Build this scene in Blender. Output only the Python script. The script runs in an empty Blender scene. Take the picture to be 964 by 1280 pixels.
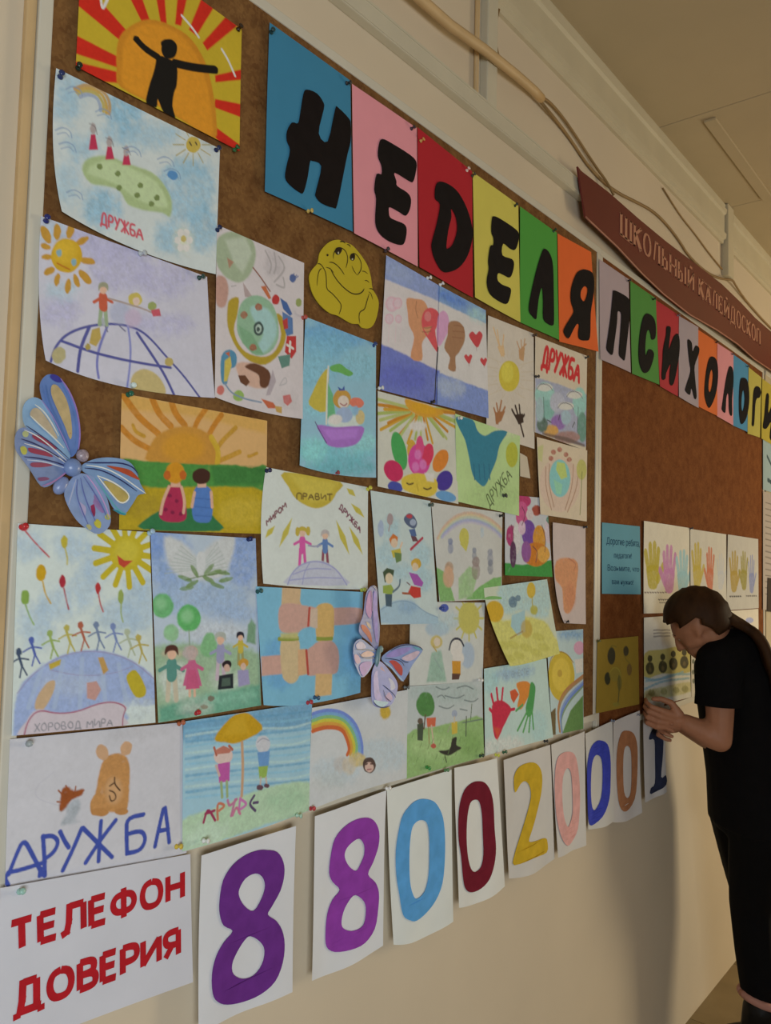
# School corridor notice wall: two cork boards covered with children's drawings, a letter banner,
# a row of phone number digits and a person bending to pin the last sheet.  Units: metres.
import bpy, bmesh, math, random
import numpy as np
from mathutils import Vector, Matrix
from mathutils.geometry import tessellate_polygon
random.seed(7)
scene = bpy.context.scene
C = scene.collection
# ------------------------------------------------------------------ camera, world, lights, exposure
cam_data = bpy.data.cameras.new('camera'); cam = bpy.data.objects.new('camera', cam_data); C.objects.link(cam)
cam_data.sensor_fit = 'HORIZONTAL'; cam_data.sensor_width = 36.0; cam_data.lens = 36.0*1009.9/964.0
cam_data.clip_start = 0.02
RX = Vector((0.63082, -0.77555, 0.02420)); UX = Vector((-0.06150, -0.01888, 0.99793)); FX = Vector((0.77349, 0.63100, 0.05961))
CAM = Vector((0.0, -1.00289, 1.59174))
cam.matrix_world = Matrix(((RX.x, UX.x, -FX.x, CAM.x), (RX.y, UX.y, -FX.y, CAM.y), (RX.z, UX.z, -FX.z, CAM.z), (0, 0, 0, 1)))
scene.camera = cam
world = bpy.data.worlds.new('world'); scene.world = world; world.use_nodes = True
world.node_tree.nodes['Background'].inputs[0].default_value = (0.75, 0.86, 1.0, 1)
world.node_tree.nodes['Background'].inputs[1].default_value = 0.6
def area_light(name, loc, aim, sx, sy, power, col, spread=180):
    d = bpy.data.lights.new(name, 'AREA'); d.shape = 'RECTANGLE'; d.size = sx; d.size_y = sy; d.energy = power; d.color = col
    d.spread = math.radians(spread)
    o = bpy.data.objects.new(name, d); C.objects.link(o); o.location = loc
    o.rotation_euler = (Vector(aim)-Vector(loc)).to_track_quat('-Z', 'Y').to_euler(); return o
# daylight of the corridor windows opposite the boards (near one cool, far one low and warm)
area_light('window_daylight', (-0.95, -2.52, 1.32), (0.0, 0.0, 1.0), 1.4, .9, 74, (0.90, 0.97, 1.0))
area_light('far_window_daylight', (5.6, -2.45, 1.3), (3.4, 0.0, 0.9), 0.9, 1.7, 104, (1.0, 0.83, 0.55))
scene.view_settings.view_transform = 'Standard'; scene.view_settings.look = 'None'; scene.view_settings.gamma = 1.0
scene.view_settings.use_curve_mapping = False
scene.view_settings.exposure = -0.66
# ------------------------------------------------------------------ helpers
def s2l(h):
    c = [int(h[i:i+2], 16)/255 for i in (0, 2, 4)] if isinstance(h, str) else [v/255 for v in h]
    return tuple(v/12.92 if v <= .04045 else ((v+.055)/1.055)**2.4 for v in c)
MATS = {}
def mat(key, col, rough=.75, noise=0.0, scale=30.0, bump=0.0, metal=0.0, spec=.3, stretch=(1, 1, 1), trans=0.0):
    if key in MATS: return MATS[key]
    m = bpy.data.materials.new(key); m.use_nodes = True; nt = m.node_tree; b = nt.nodes['Principled BSDF']
    rgb = s2l(col)
    b.inputs['Base Color'].default_value = (*rgb, 1); b.inputs['Roughness'].default_value = rough; b.inputs['Metallic'].default_value = metal
    b.inputs['Specular IOR Level'].default_value = spec; b.inputs['Transmission Weight'].default_value = trans
    if noise or bump:
        tc = nt.nodes.new('ShaderNodeTexCoord'); mp = nt.nodes.new('ShaderNodeMapping'); mp.inputs['Scale'].default_value = stretch
        n = nt.nodes.new('ShaderNodeTexNoise'); n.inputs['Scale'].default_value = scale; n.inputs['Detail'].default_value = 4
        nt.links.new(tc.outputs['Object'], mp.inputs[0]); nt.links.new(mp.outputs[0], n.inputs['Vector'])
        if noise:
            r = nt.nodes.new('ShaderNodeValToRGB'); e = r.color_ramp.elements
            e[0].position = .3; e[1].position = .7
            e[0].color = (*[v*(1-noise) for v in rgb], 1); e[1].color = (*[min(1, v*(1+noise*.6)) for v in rgb], 1)
            nt.links.new(n.outputs['Fac'], r.inputs[0]); nt.links.new(r.outputs[0], b.inputs['Base Color'])
        if bump:
            bp = nt.nodes.new('ShaderNodeBump'); bp.inputs['Strength'].default_value = bump; bp.inputs['Distance'].default_value = .004
            nt.links.new(n.outputs['Fac'], bp.inputs['Height']); nt.links.new(bp.outputs[0], b.inputs['Normal'])
    MATS[key] = m; return m
def paint_mat():
    m = bpy.data.materials.new('painted_paper'); m.use_nodes = True; nt = m.node_tree; b = nt.nodes['Principled BSDF']
    a = nt.nodes.new('ShaderNodeVertexColor'); a.layer_name = 'pigment'
    n = nt.nodes.new('ShaderNodeTexNoise'); n.inputs['Scale'].default_value = 160; n.inputs['Detail'].default_value = 3
    tc = nt.nodes.new('ShaderNodeTexCoord'); nt.links.new(tc.outputs['Object'], n.inputs['Vector'])
    mx = nt.nodes.new('ShaderNodeMix'); mx.data_type = 'RGBA'; mx.blend_type = 'MULTIPLY'; mx.inputs[0].default_value = .10
    nt.links.new(a.outputs['Color'], mx.inputs[6]); nt.links.new(n.outputs['Fac'], mx.inputs[7]); nt.links.new(mx.outputs[2], b.inputs['Base Color'])
    bp = nt.nodes.new('ShaderNodeBump'); bp.inputs['Strength'].default_value = .12; bp.inputs['Distance'].default_value = .001
    nt.links.new(n.outputs['Fac'], bp.inputs['Height']); nt.links.new(bp.outputs[0], b.inputs['Normal'])
    b.inputs['Roughness'].default_value = .8; b.inputs['Specular IOR Level'].default_value = .2
    return m
PAPER = paint_mat()
def cname(c): return '_'.join(str(v) for v in c)
def paper_mat(c): return mat('paper_'+cname(c), c, rough=.8, noise=.05, scale=9, bump=.04, spec=.2)
def ink_mat(c): return mat('pigment_'+cname(c), c, rough=.8, noise=.12, scale=40, bump=.04, spec=.08)
def obj(name, me, m=None, parent=None):
    if isinstance(me, bmesh.types.BMesh):
        d = bpy.data.meshes.new(name); me.to_mesh(d); me.free(); me = d
    o = bpy.data.objects.new(name, me); C.objects.link(o)
    if m is not None and not me.materials: me.materials.append(m)
    if parent is not None: o.parent = parent; o.matrix_parent_inverse = Matrix.Translation(-parent.location)
    return o
def thing(name, label, cat, loc=(0, 0, 0), group=None):
    o = bpy.data.objects.new(name, None); C.objects.link(o); o.location = loc; o.empty_display_size = .05
    return tag(o, label, cat, group)
def tag(o, label, cat, group=None):
    o['label'] = label; o['category'] = cat
    if group: o['group'] = group
    return o
def struct(o): o['kind'] = 'structure'; return o
def add_box(bm, x0, x1, y0, y1, z0, z1, bev=0.0):
    M = Matrix.Translation(((x0+x1)/2, (y0+y1)/2, (z0+z1)/2)) @ Matrix.Diagonal((x1-x0, y1-y0, z1-z0, 1))
    r = bmesh.ops.create_cube(bm, size=1, matrix=M)
    if bev: bmesh.ops.bevel(bm, geom=list({e for v in r['verts'] for e in v.link_edges}), offset=bev, segments=2, affect='EDGES', profile=.6)
    return bm
def box(*a, **k): return add_box(bmesh.new(), *a, **k)
def tube(pts, r, n=8, rs=None):
    bm = bmesh.new(); P = [Vector(q) for q in pts]; rings = []
    for i, q in enumerate(P):
        t = (P[min(i+1, len(P)-1)]-P[max(i-1, 0)]).normalized(); a = t.cross(Vector((0, 0, 1)))
        if a.length < .1: a = t.cross(Vector((0, 1, 0)))
        a.normalize(); b = t.cross(a); rr = rs[i] if rs else r
        rings.append([bm.verts.new(q+(a*math.cos(2*math.pi*k/n)+b*math.sin(2*math.pi*k/n))*rr) for k in range(n)])
    for u, v in zip(rings, rings[1:]):
        for k in range(n): bm.faces.new((u[k], u[(k+1) % n], v[(k+1) % n], v[k]))
    bm.faces.new(rings[0]); bm.faces.new(rings[-1][::-1])
    for f in bm.faces: f.smooth = True
    bmesh.ops.recalc_face_normals(bm, faces=bm.faces); return bm
def extrude_profile(pts_yz, x0, x1):
    bm = bmesh.new(); a = [bm.verts.new((x0, y, z)) for y, z in pts_yz]; b = [bm.verts.new((x1, y, z)) for y, z in pts_yz]; n = len(a)
    for k in range(n): bm.faces.new((a[k], a[(k+1) % n], b[(k+1) % n], b[k]))
    bm.faces.new(a); bm.faces.new(b[::-1]); bmesh.ops.recalc_face_normals(bm, faces=bm.faces); return bm
def chaikin(P, it=2, closed=True):
    P = np.asarray(P, float)
    for _ in range(it):
        if closed: Q = np.roll(P, -1, 0); P = np.stack([P*.75+Q*.25, P*.25+Q*.75], 1).reshape(-1, P.shape[1])
        else:
            if len(P) < 3: return P
            A, B = P[:-1], P[1:]; M = np.stack([A*.75+B*.25, A*.25+B*.75], 1).reshape(-1, P.shape[1]); P = np.concatenate([P[:1], M[1:-1], P[-1:]])
    return P
def spline(P, it=3):
    P = np.asarray(P, float); A, B, D = np.roll(P, 1, 0), np.roll(P, -1, 0), np.roll(P, -2, 0); out = []
    for t in np.arange(it)/it: out.append(.5*(2*P+(B-A)*t+(2*A-5*P+4*B-D)*t*t+(3*P-A-3*B+D)*t**3))
    return np.stack(out, 1).reshape(-1, P.shape[1])
def plate(loops, thick, fy, it=3):
    """filled outline with holes in the x-z plane, front surface at fy(x,z), thickness towards the wall"""
    L = [spline(l, it) for l in loops]
    tri = tessellate_polygon([[Vector((q[0], q[1], 0)) for q in l] for l in L])
    P = [q for l in L for q in l]; bm = bmesh.new(); f = [bm.verts.new((q[0], 0, q[1])) for q in P]
    for t in tri:
        try: bm.faces.new([f[i] for i in t])
        except ValueError: pass
    for _ in range(3):                                   # finer, so that it follows the waves of the sheet
        e = [e for e in bm.edges if e.calc_length() > .014]
        if e: bmesh.ops.subdivide_edges(bm, edges=e, cuts=1)
    for v in bm.verts: v.co.y = fy(v.co.x, v.co.z)
    rim = [e for e in bm.edges if e.is_boundary]; g = bmesh.ops.extrude_edge_only(bm, edges=rim)['geom']
    for v in g:
        if isinstance(v, bmesh.types.BMVert): v.co.y += thick
    bmesh.ops.recalc_face_normals(bm, faces=bm.faces); return bm
def ribbon(pts, w, dy=0.0, it=2, taper=.45):
    """flat drawn line of width w lying on 3-D points, facing the room"""
    P = chaikin(pts, it, False); bm = bmesh.new(); prev = None; n = len(P)
    for i, q in enumerate(P):
        t = P[min(i+1, n-1)]-P[max(i-1, 0)]; t = t/(np.linalg.norm(t)+1e-9); s = np.array((-t[2], 0, t[0])); ww = w*(taper if i in (0, n-1) else 1)
        a = bm.verts.new(q+s*ww/2+np.array((0, dy, 0))); b = bm.verts.new(q-s*ww/2+np.array((0, dy, 0)))
        if prev: bm.faces.new((prev[0], a, b, prev[1]))
        prev = (a, b)
    return bm
def join(bms):
    out = bmesh.new()
    for b in bms:
        d = bpy.data.meshes.new('t'); b.to_mesh(d); b.free(); out.from_mesh(d); bpy.data.meshes.remove(d)
    return out
# ------------------------------------------------------------------ the corridor
WALL = mat('cream_wall_paint', 'ddcfb8', rough=.55, noise=.05, scale=2.2, bump=.10)
FAR = mat('unseen_wall_ochre', '9c8460', rough=.6, noise=.05, scale=2.2, bump=.1)  # unseen walls, coloured dark and warm to cut fill and tint the bounce
CEIL = mat('ceiling_paint', 'c4b494', rough=.85, noise=.06, scale=3, bump=.05)
TRIM = mat('old_white_trim', 'cfc6ac', rough=.5, noise=.05, scale=8, bump=.05)
DUCT = mat('white_plastic', 'd2ccb8', rough=.4, noise=.04, scale=12)
PAINTED = mat('cream_painted_pipe', 'd2b486', rough=.5, noise=.08, scale=14, bump=.1)
struct(obj('wall_back', box(-2.2, 8.2, 0.0, 0.15, -.1, 3.25), WALL))
struct(obj('wall_near_end', box(-2.35, -2.2, -2.9, 0.15, 0, 3.25), FAR))
struct(obj('wall_far_end', box(8.2, 8.35, -2.9, 0.15, 0, 3.25), FAR))
FLOOR = mat('brown_linoleum', '8c7c5c', rough=.5, noise=.18, scale=6, bump=.05)
fl = struct(obj('floor', box(-2.2, 8.2, -2.75, 0.0, -0.1, -0.004), mat('dark_seam', '3c3020', rough=.9)))
FT = [mat('floor_sheet_%d' % i, c, rough=.5, noise=.16, scale=7, bump=.05) for i, c in enumerate(('8a7a58', '92805e', '827252'))]
tiles = {}
for i in range(20):
    for j in range(6):
        x0 = -2.2+i*.52; y0 = -.16-(j+1)*.44 if j else -.6
        o = obj('tile', box(x0+.0015, x0+.5185, y0+.0015, y0+.4385, -.004, 0), FT[(i*2+j) % 3]); o.parent = fl
for i in range(20):
    x0 = -2.2+i*.52; o = obj('tile', box(x0+.0015, x0+.5185, -.1585, 0, -.004, 0), FT[i % 3]); o.parent = fl
# opposite wall: window bays (the daylight sources stand in their openings)
ow = struct(obj('wall_front', join([box(-2.2, 8.2, -2.9, -2.75, 0, .85), box(-2.2, 8.2, -2.9, -2.75, 2.45, 3.25)]+[box(a, b, -2.9, -2.75, .85, 2.45) for a, b in ((-2.2, -1.8), (-.1, 2.2), (4.0, 4.95), (6.5, 8.2))]), FAR))
WF = mat('white_window_paint', 'd8d6cc', rough=.4, noise=.03)
GLASS = mat('window_glass', 'e8f0f0', rough=.02, trans=1.0, spec=.5)
for n, (a, b) in enumerate(((-1.8, -.1), (2.2, 4.0), (4.95, 6.5))):
    w = struct(obj('window_%d' % (n+1), join([box(a, b, -2.86, -2.80, .85, .92), box(a, b, -2.86, -2.80, 2.38, 2.45), box(a, a+.06, -2.86, -2.80, .92, 2.38), box(b-.06, b, -2.86, -2.80, .92, 2.38), box((a+b)/2-.03, (a+b)/2+.03, -2.86, -2.80, .92, 2.38)]), WF))
    for c, d in ((a+.06, (a+b)/2-.03), ((a+b)/2+.03, b-.06)):
        p = obj('pane', box(c, d, -2.835, -2.829, .92, 2.38), GLASS); p.parent = w
    s = obj('sill', box(a-.04, b+.04, -2.80, -2.66, .81, .85, bev=.008), WF); s.parent = w
# ceiling of large boards with narrow joints
ce = struct(obj('ceiling', box(-2.2, 8.2, -2.9, 0.0, 3.10, 3.25), mat('ceiling_joint', '4c4630', rough=.95)))
xs = [-2.2, -1.0, .2, 1.42, 2.646, 3.425, 4.65, 5.87, 7.1, 8.2]
for x0, x1 in zip(xs, xs[1:]):
    for y0, y1 in ((-1.2, 0), (-2.75, -1.2)):
        o = obj('panel', box(x0+.002, x1-.002, y0+.002, y1-.001, 3.09, 3.10, bev=.001), CEIL); o.parent = ce
o = obj('cover_strip', box(2.69, 3.42, -.185, -.145, 3.082, 3.09, bev=.002), CEIL); o.parent = ce
# cornice under the ceiling, broken by a vertical riser
CORN = [(0, 2.918), (-.010, 2.918), (-.012, 2.934), (-.020, 2.938), (-.022, 2.956), (-.014, 2.962), (-.014, 3.036), (-.022, 3.042), (-.024, 3.058), (-.016, 3.064), (-.018, 3.080), (-.012, 3.0899), (0, 3.0899)]
struct(obj('trim_1', extrude_profile(CORN, -2.2, 1.537), TRIM)); struct(obj('trim_2', extrude_profile(CORN, 1.585, 3.365), TRIM)); struct(obj('trim_3', extrude_profile(CORN, 3.46, 8.2), TRIM))
tag(obj('riser_duct', box(3.375, 3.452, -.026, 0, 2.79, 3.088, bev=.003), TRIM), 'cream boxed riser dropping from ceiling corner beyond the maroon sign', 'duct')
# cable trunking
d = tag(obj('cable_trunking', box(-2.2, 2.062, -.022, 0, 2.617, 2.662, bev=.003), DUCT), 'long horizontal white plastic cable trunking above the first cork board', 'trunking')
o = obj('lid_lip', box(-2.2, 2.062, -.0235, -.020, 2.655, 2.660), DUCT, d); o = obj('lid_lip', box(-2.2, 2.062, -.0235, -.020, 2.619, 2.624), DUCT, d)
tag(obj('cable_trunking', box(1.539, 1.583, -.0215, 0, 2.6625, 3.088, bev=.003), DUCT), 'vertical white plastic cable trunking rising to the ceiling', 'trunking')
tag(obj('pipe', tube([(1.515, -.006, 2.664), (1.515, -.006, 3.088)], .006), PAINTED), 'thin cream painted pipe beside the vertical trunking', 'pipe')
tag(obj('pipe', tube([(-2.2, -.036, 2.70), (.6, -.036, 2.722), (1.365, -.035, 2.742), (1.498, -.037, 2.757), (1.648, -.033, 2.773), (1.75, -.026, 2.785), (1.80, -.02, 2.790)], .0115), PAINTED), 'cream painted round pipe sloping over the vertical trunking', 'pipe')
CABLE = mat('grimy_cable', '9a7c50', rough=.6, noise=.15, scale=20)
def cable(pts, r, lab):
    P = chaikin(pts, 2, False); tag(obj('cable', tube(P, r, 6), CABLE), lab, 'cable')
cable([(1.802, -.015, 2.796), (1.86, -.010, 2.816), (1.97, -.008, 2.806), (2.151, -.008, 2.755), (2.20, -.020, 2.728), (2.23, -.031, 2.692)], .004, 'slack brown cable dropping from the pipe end to the maroon sign')
cable([(1.802, -.018, 2.782), (1.97, -.004, 2.780), (2.12, -.005, 2.735), (2.289, -.006, 2.733), (2.479, -.006, 2.766), (2.607, -.006, 2.785), (2.728, -.006, 2.784), (2.857, -.006, 2.767), (2.956, -.006, 2.740), (3.168, -.006, 2.738), (3.33, -.012, 2.76), (3.41, -.032, 2.778), (3.50, -.018, 2.782), (3.70, -.006, 2.770), (4.12, -.006, 2.746), (5.2, -.006, 2.75)], .0045, 'long wavy brown cable running behind the top of the maroon sign')
cable([(2.70, -.004, 2.90), (2.876, -.004, 2.863), (3.017, -.004, 2.852), (3.214, -.005, 2.824), (3.36, -.006, 2.812)], .003, 'thin brown cable looping beneath the cornice toward the riser')
cable([(1.60, -.012, 2.92), (1.592, -.008, 2.88), (1.594, -.008, 2.83), (1.615, -.010, 2.793)], .003, 'thin dark wire hanging beside the vertical trunking')
# cream strip standing in for a shadow gap beside the first board
tag(obj('cable_trunking', box(.469, .4825, -.010, 0, 1.0, 2.62, bev=.002), PAINTED), 'narrow vertical cream strip beside the first cork board', 'trunking')
# ------------------------------------------------------------------ cork boards
def cork_mat(key, a, b):
    m = bpy.data.materials.new(key); m.use_nodes = True; nt = m.node_tree; p = nt.nodes['Principled BSDF']
    tc = nt.nodes.new('ShaderNodeTexCoord'); v = nt.nodes.new('ShaderNodeTexVoronoi'); v.inputs['Scale'].default_value = 190
    n = nt.nodes.new('ShaderNodeTexNoise'); n.inputs['Scale'].default_value = 26; n.inputs['Detail'].default_value = 6
    for q in (v, n): nt.links.new(tc.outputs['Object'], q.inputs['Vector'])
    sp = nt.nodes.new('ShaderNodeSeparateColor'); nt.links.new(v.outputs['Color'], sp.inputs[0])
    mx = nt.nodes.new('ShaderNodeMath'); mx.operation = 'MULTIPLY_ADD'; mx.inputs[1].default_value = .3
    nt.links.new(sp.outputs[0], mx.inputs[0]); nt.links.new(n.outputs['Fac'], mx.inputs[2])
    r = nt.nodes.new('ShaderNodeValToRGB'); e = r.color_ramp.elements; e[0].position = .30; e[0].color = (*s2l(a), 1); e[1].position = 1.05; e[1].color = (*s2l(b), 1)
    nt.links.new(mx.outputs[0], r.inputs[0]); nt.links.new(r.outputs[0], p.inputs['Base Color'])
    bp = nt.nodes.new('ShaderNodeBump'); bp.inputs['Strength'].default_value = .35; bp.inputs['Distance'].default_value = .002
    nt.links.new(mx.outputs[0], bp.inputs['Height']); nt.links.new(bp.outputs[0], p.inputs['Normal']); p.inputs['Roughness'].default_value = .9
    p.inputs['Specular IOR Level'].default_value = .12; return m
CORK = cork_mat('cork', '644226', '906a40')
FRAME = mat('white_board_frame', 'd8d4c6', rough=.4, noise=.04, scale=10)
def board(lab, x0, x1, z0, z1, cork, w=.019):
    t = thing('cork_board', lab, 'notice board', (x0, 0, z0))
    obj('cork_panel', box(x0+.004, x1-.004, -.011, -.001, z0+.004, z1-.004), cork, t)
    for a in ((x0, x1, z1-w, z1), (x0, x1, z0, z0+w)): obj('frame_rail', box(a[0], a[1], -.0135, -.0005, a[2], a[3], bev=.002), FRAME, t)
    for a in ((x0, x0+w), (x1-w, x1)): obj('frame_stile', box(a[0], a[1], -.0135, -.0005, z0+w, z1-w, bev=.002), FRAME, t)
    return t
board('brown cork board with white frame crowded with children\'s drawings', .4835, 2.178, 1.155, 2.520, CORK)
board('brown cork board with white frame holding hand print posters and mostly bare cork', 2.1785, 3.962, 1.110, 2.518, cork_mat('red_cork', '6a3a1c', '8c5830'))
t = thing('notice_board', 'white notice board at the far edge carrying printed sheets', 'notice board', (4.0, 0, 1.1))
obj('back_panel', box(4.0, 5.2, -.010, -.001, 1.12, 2.50), mat('pale_board', 'c0b49a', rough=.7, noise=.05), t)
for a in ((4.0, 5.2, 1.1, 1.12), (4.0, 5.2, 2.5, 2.52)): obj('frame_rail', box(a[0], a[1], -.0135, -.0005, a[2], a[3], bev=.002), FRAME, t)
# ------------------------------------------------------------------ maroon sign
SIGN_TOP = [(1.984, 2.680), (2.006, 2.676), (2.192, 2.684), (2.41, 2.684), (2.652, 2.689), (2.953, 2.703), (3.262, 2.716), (3.515, 2.711), (3.741, 2.700), (4.005, 2.702), (4.30, 2.703)]
SIGN_BOT = [(4.30, 2.522), (4.002, 2.518), (3.72, 2.511), (3.47, 2.522), (3.185, 2.515), (2.884, 2.497), (2.625, 2.501), (2.444, 2.515), (2.246, 2.540), (2.06, 2.553), (2.034, 2.556)]
SY = -.034
MAROON = mat('maroon_plastic', '6c2a28', rough=.35, noise=.08, scale=6)
t = thing('wall_sign', 'long maroon sign with pale serif capitals above the second board', 'sign', (2.0, SY, 2.56))
obj('sign_panel', plate([SIGN_TOP+SIGN_BOT], .005, lambda x, z: SY, 1), MAROON, t)
obj('edge_strip', tube([(x, SY-.001, z) for x, z in SIGN_BOT], .0028, 6), mat('sign_edge', 'b07a64', rough=.5), t)
for xx in (2.25, 3.1, 3.95): obj('standoff', box(xx, xx+.03, SY+.005, -.0, 2.59, 2.62), MAROON, t)
SERIF = {  # strokes: (x0,z0,x1,z1,width) in a unit box, z up
 'Ш': (1.1, [(.1, 0, .1, 1, .15), (.55, 0, .55, 1, .15), (1.0, 0, 1.0, 1, .15), (0, .03, 1.1, .03, .07)], [.1, .55, 1.0]),
 'К': (.8, [(.1, 0, .1, 1, .15), (.1, .5, .7, 1, .08), (.25, .55, .72, 0, .15)], [.1, .7]),
 'О': (.8, [], []), 'С': (.75, [], []),
 'Л': (.85, [(.72, 0, .72, 1, .15), (.3, .97, .72, .97, .07), (.32, 1, .15, .05, .08)], [.72]),
 'Ь': (.7, [(.1, 0, .1, 1, .15), (.1, .03, .5, .03, .07), (.1, .52, .5, .52, .07), (.56, .05, .56, .5, .14)], [.1]),
 'Н': (.85, [(.1, 0, .1, 1, .15), (.75, 0, .75, 1, .15), (.1, .5, .75, .5, .07)], [.1, .75]),
 'Ы': (1.05, [(.1, 0, .1, 1, .15), (.1, .03, .45, .03, .07), (.1, .52, .45, .52, .07), (.5, .05, .5, .5, .13), (.92, 0, .92, 1, .15)], [.1, .92]),
 'Й': (.85, [(.1, 0, .1, 1, .15), (.75, 0, .75, 1, .15), (.1, .1, .75, .9, .08), (.28, 1.17, .58, 1.17, .09)], [.1, .75]),
 'А': (.85, [(.1, 0, .42, 1, .08), (.42, 1, .76, 0, .15), (.22, .35, .62, .35, .06)], [.1, .76]),
 'Е': (.75, [(.1, 0, .1, 1, .15), (.1, .03, .65, .03, .07), (.1, .97, .62, .97, .07), (.1, .52, .5, .52, .07), (.65, .0, .65, .22, .06), (.62, .8, .62, 1, .06)], [.1]),
 'Д': (.95, [(.75, .05, .75, 1, .15), (.3, .97, .75, .97, .07), (.32, 1, .18, .05, .08), (0, .03, .95, .03, .08), (.04, -.2, .04, .05, .07), (.91, -.2, .91, .05, .07)], []),
 'П': (.85, [(.1, 0, .1, 1, .15), (.75, 0, .75, 1, .15), (.1, .97, .75, .97, .07)], [.1, .75])}
def sign_letter(ch, x, z, w, h):
    bm = bmesh.new(); wd, st, serifs = SERIF[ch]; st = [(*s[:4], s[4]*1.35) for s in st]; sx = w/wd; y = SY-.0018
    def bar(a, b, c, d, t):
        p, q = Vector((x+a*sx, y, z+b*h)), Vector((x+c*sx, y, z+d*h)); u = (q-p).normalized(); n = Vector((-u.z, 0, u.x)); tw = t*(sx*abs(n.x)+h*abs(n.z))
        f = [bm.verts.new(v) for v in (p+n*tw/2, q+n*tw/2, q-n*tw/2, p-n*tw/2)]; b_ = [bm.verts.new(v.co+Vector((0, .0015, 0))) for v in f]
        bm.faces.new(f); bm.faces.new(b_[::-1])
        for k in range(4): bm.faces.new((f[k], f[(k+1) % 4], b_[(k+1) % 4], b_[k]))
    for s in st: bar(*s)
    for s in serifs:
        for zz in (.025, .975): bar(s-.13, zz, s+.13, zz, .05)
    if ch in 'ОС':
        n = 20; pts = []
        for k in range(n+1):
            a = 2*math.pi*k/n if ch == 'О' else math.radians(40+280*k/n)
            pts.append((.4+.34*math.cos(a), .5+.5*math.sin(a), .05+.11*abs(math.cos(a))))
        for p, q in zip(pts, pts[1:]): bar(p[0], p[1], q[0], q[1], (p[2]+q[2])/2)
        if ch == 'С': bar(.66, .68, .66, .98, .06)
    bmesh.ops.recalc_face_normals(bm, faces=bm.faces); return bm
LETTER = mat('sign_lettering', 'c08a72', rough=.5)
for word, x0, x1 in (('ШКОЛЬНЫЙ', 2.267, 2.929), ('КАЛЕЙДОСКОП', 2.978, 3.816)):
    tot = sum(SERIF[c][0]+.17 for c in word)-.17; k = (x1-x0)/tot; x = x0
    for c in word:
        zb = 2.584+.010*min(1, (x-2.26)/.7)
        obj('letter', sign_letter(c, x, zb, SERIF[c][0]*k, .068), LETTER, t); x += (SERIF[c][0]+.17)*k
GLYPHS = {'Т': (.62, [[(0, 0), (.62, 0)], [(.31, 0), (.31, 1)]]), 'Е': (.5, [[(.5, 0), (0, 0)], [(0, 0), (0, 1)], [(0, 1), (.5, 1)], [(0, .48), (.45, .48)]]),
 'Л': (.68, [[(.2, 0), (.68, 0)], [(.68, 0), (.68, 1)], [(.2, 0), (.17, .6), (.1, .95), (0, 1)]]), 'Ф': (.86, [[(.43, -.08), (.43, 1.08)], [(.43, .15), (.12, .2), (0, .5), (.12, .8), (.43, .85), (.74, .8), (.86, .5), (.74, .2), (.43, .15)]]),
 'О': (.8, [[(.4, 0), (.12, .08), (0, .5), (.12, .92), (.4, 1), (.68, .92), (.8, .5), (.68, .08), (.4, 0)]]), 'Н': (.62, [[(0, 0), (0, 1)], [(.62, 0), (.62, 1)], [(0, .48), (.62, .48)]]),
 'Д': (.78, [[(0, 1), (.78, 1)], [(0, 1), (0, 1.22)], [(.78, 1), (.78, 1.22)], [(.2, 0), (.64, 0)], [(.64, 0), (.64, 1)], [(.2, 0), (.17, .6), (.1, 1)]]),
 'В': (.56, [[(0, 0), (0, 1)], [(0, 0), (.35, 0), (.52, .1), (.5, .4), (.3, .48), (0, .48)], [(0, .48), (.4, .48), (.58, .6), (.56, .92), (.38, 1), (0, 1)]]), 'Р': (.54, [[(0, 0), (0, 1)], [(0, 0), (.38, 0), (.56, .12), (.56, .46), (.38, .58), (0, .58)]]),
 'И': (.66, [[(0, 0), (0, 1)], [(.66, 0), (.66, 1)], [(0, .95), (.66, .05)]]), 'Я': (.56, [[(.56, 0), (.56, 1)], [(.56, 0), (.18, 0), (0, .12), (0, .42), (.18, .55), (.56, .55)], [(.3, .55), (0, 1)]])}
# ------------------------------------------------------------------ painting on paper
def vnoise(P, s, seed):
    q = P/s; i = np.floor(q).astype(np.int64); f = q-i; f = f*f*(3-2*f)
    def h(a, b): 
        v = np.sin(a*127.1+b*311.7+seed*74.7)*43758.5453; return v-np.floor(v)
    a, b = i[:, 0], i[:, 1]
    return (h(a, b)*(1-f[:, 0])+h(a+1, b)*f[:, 0])*(1-f[:, 1])+(h(a, b+1)*(1-f[:, 0])+h(a+1, b+1)*f[:, 0])*f[:, 1]
def seg_dist(P, L):
    d = np.full(len(P), 1e9)
    for a, b in zip(L[:-1], L[1:]):
        ab = b-a; t = np.clip(((P-a)@ab)/(ab@ab+1e-9), 0, 1); e = P-a-t[:, None]*ab; d = np.minimum(d, e[:, 0]**2+e[:, 1]**2)
    return np.sqrt(d)
def inside(P, L):
    c = np.zeros(len(P), bool); n = len(L)
    for k in range(n):
        a, b = L[k], L[(k+1) % n]
        if a[1] == b[1]: continue
        c ^= ((a[1] > P[:, 1]) != (b[1] > P[:, 1])) & (P[:, 0] < (b[0]-a[0])*(P[:, 1]-a[1])/(b[1]-a[1])+a[0])
    return c
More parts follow.
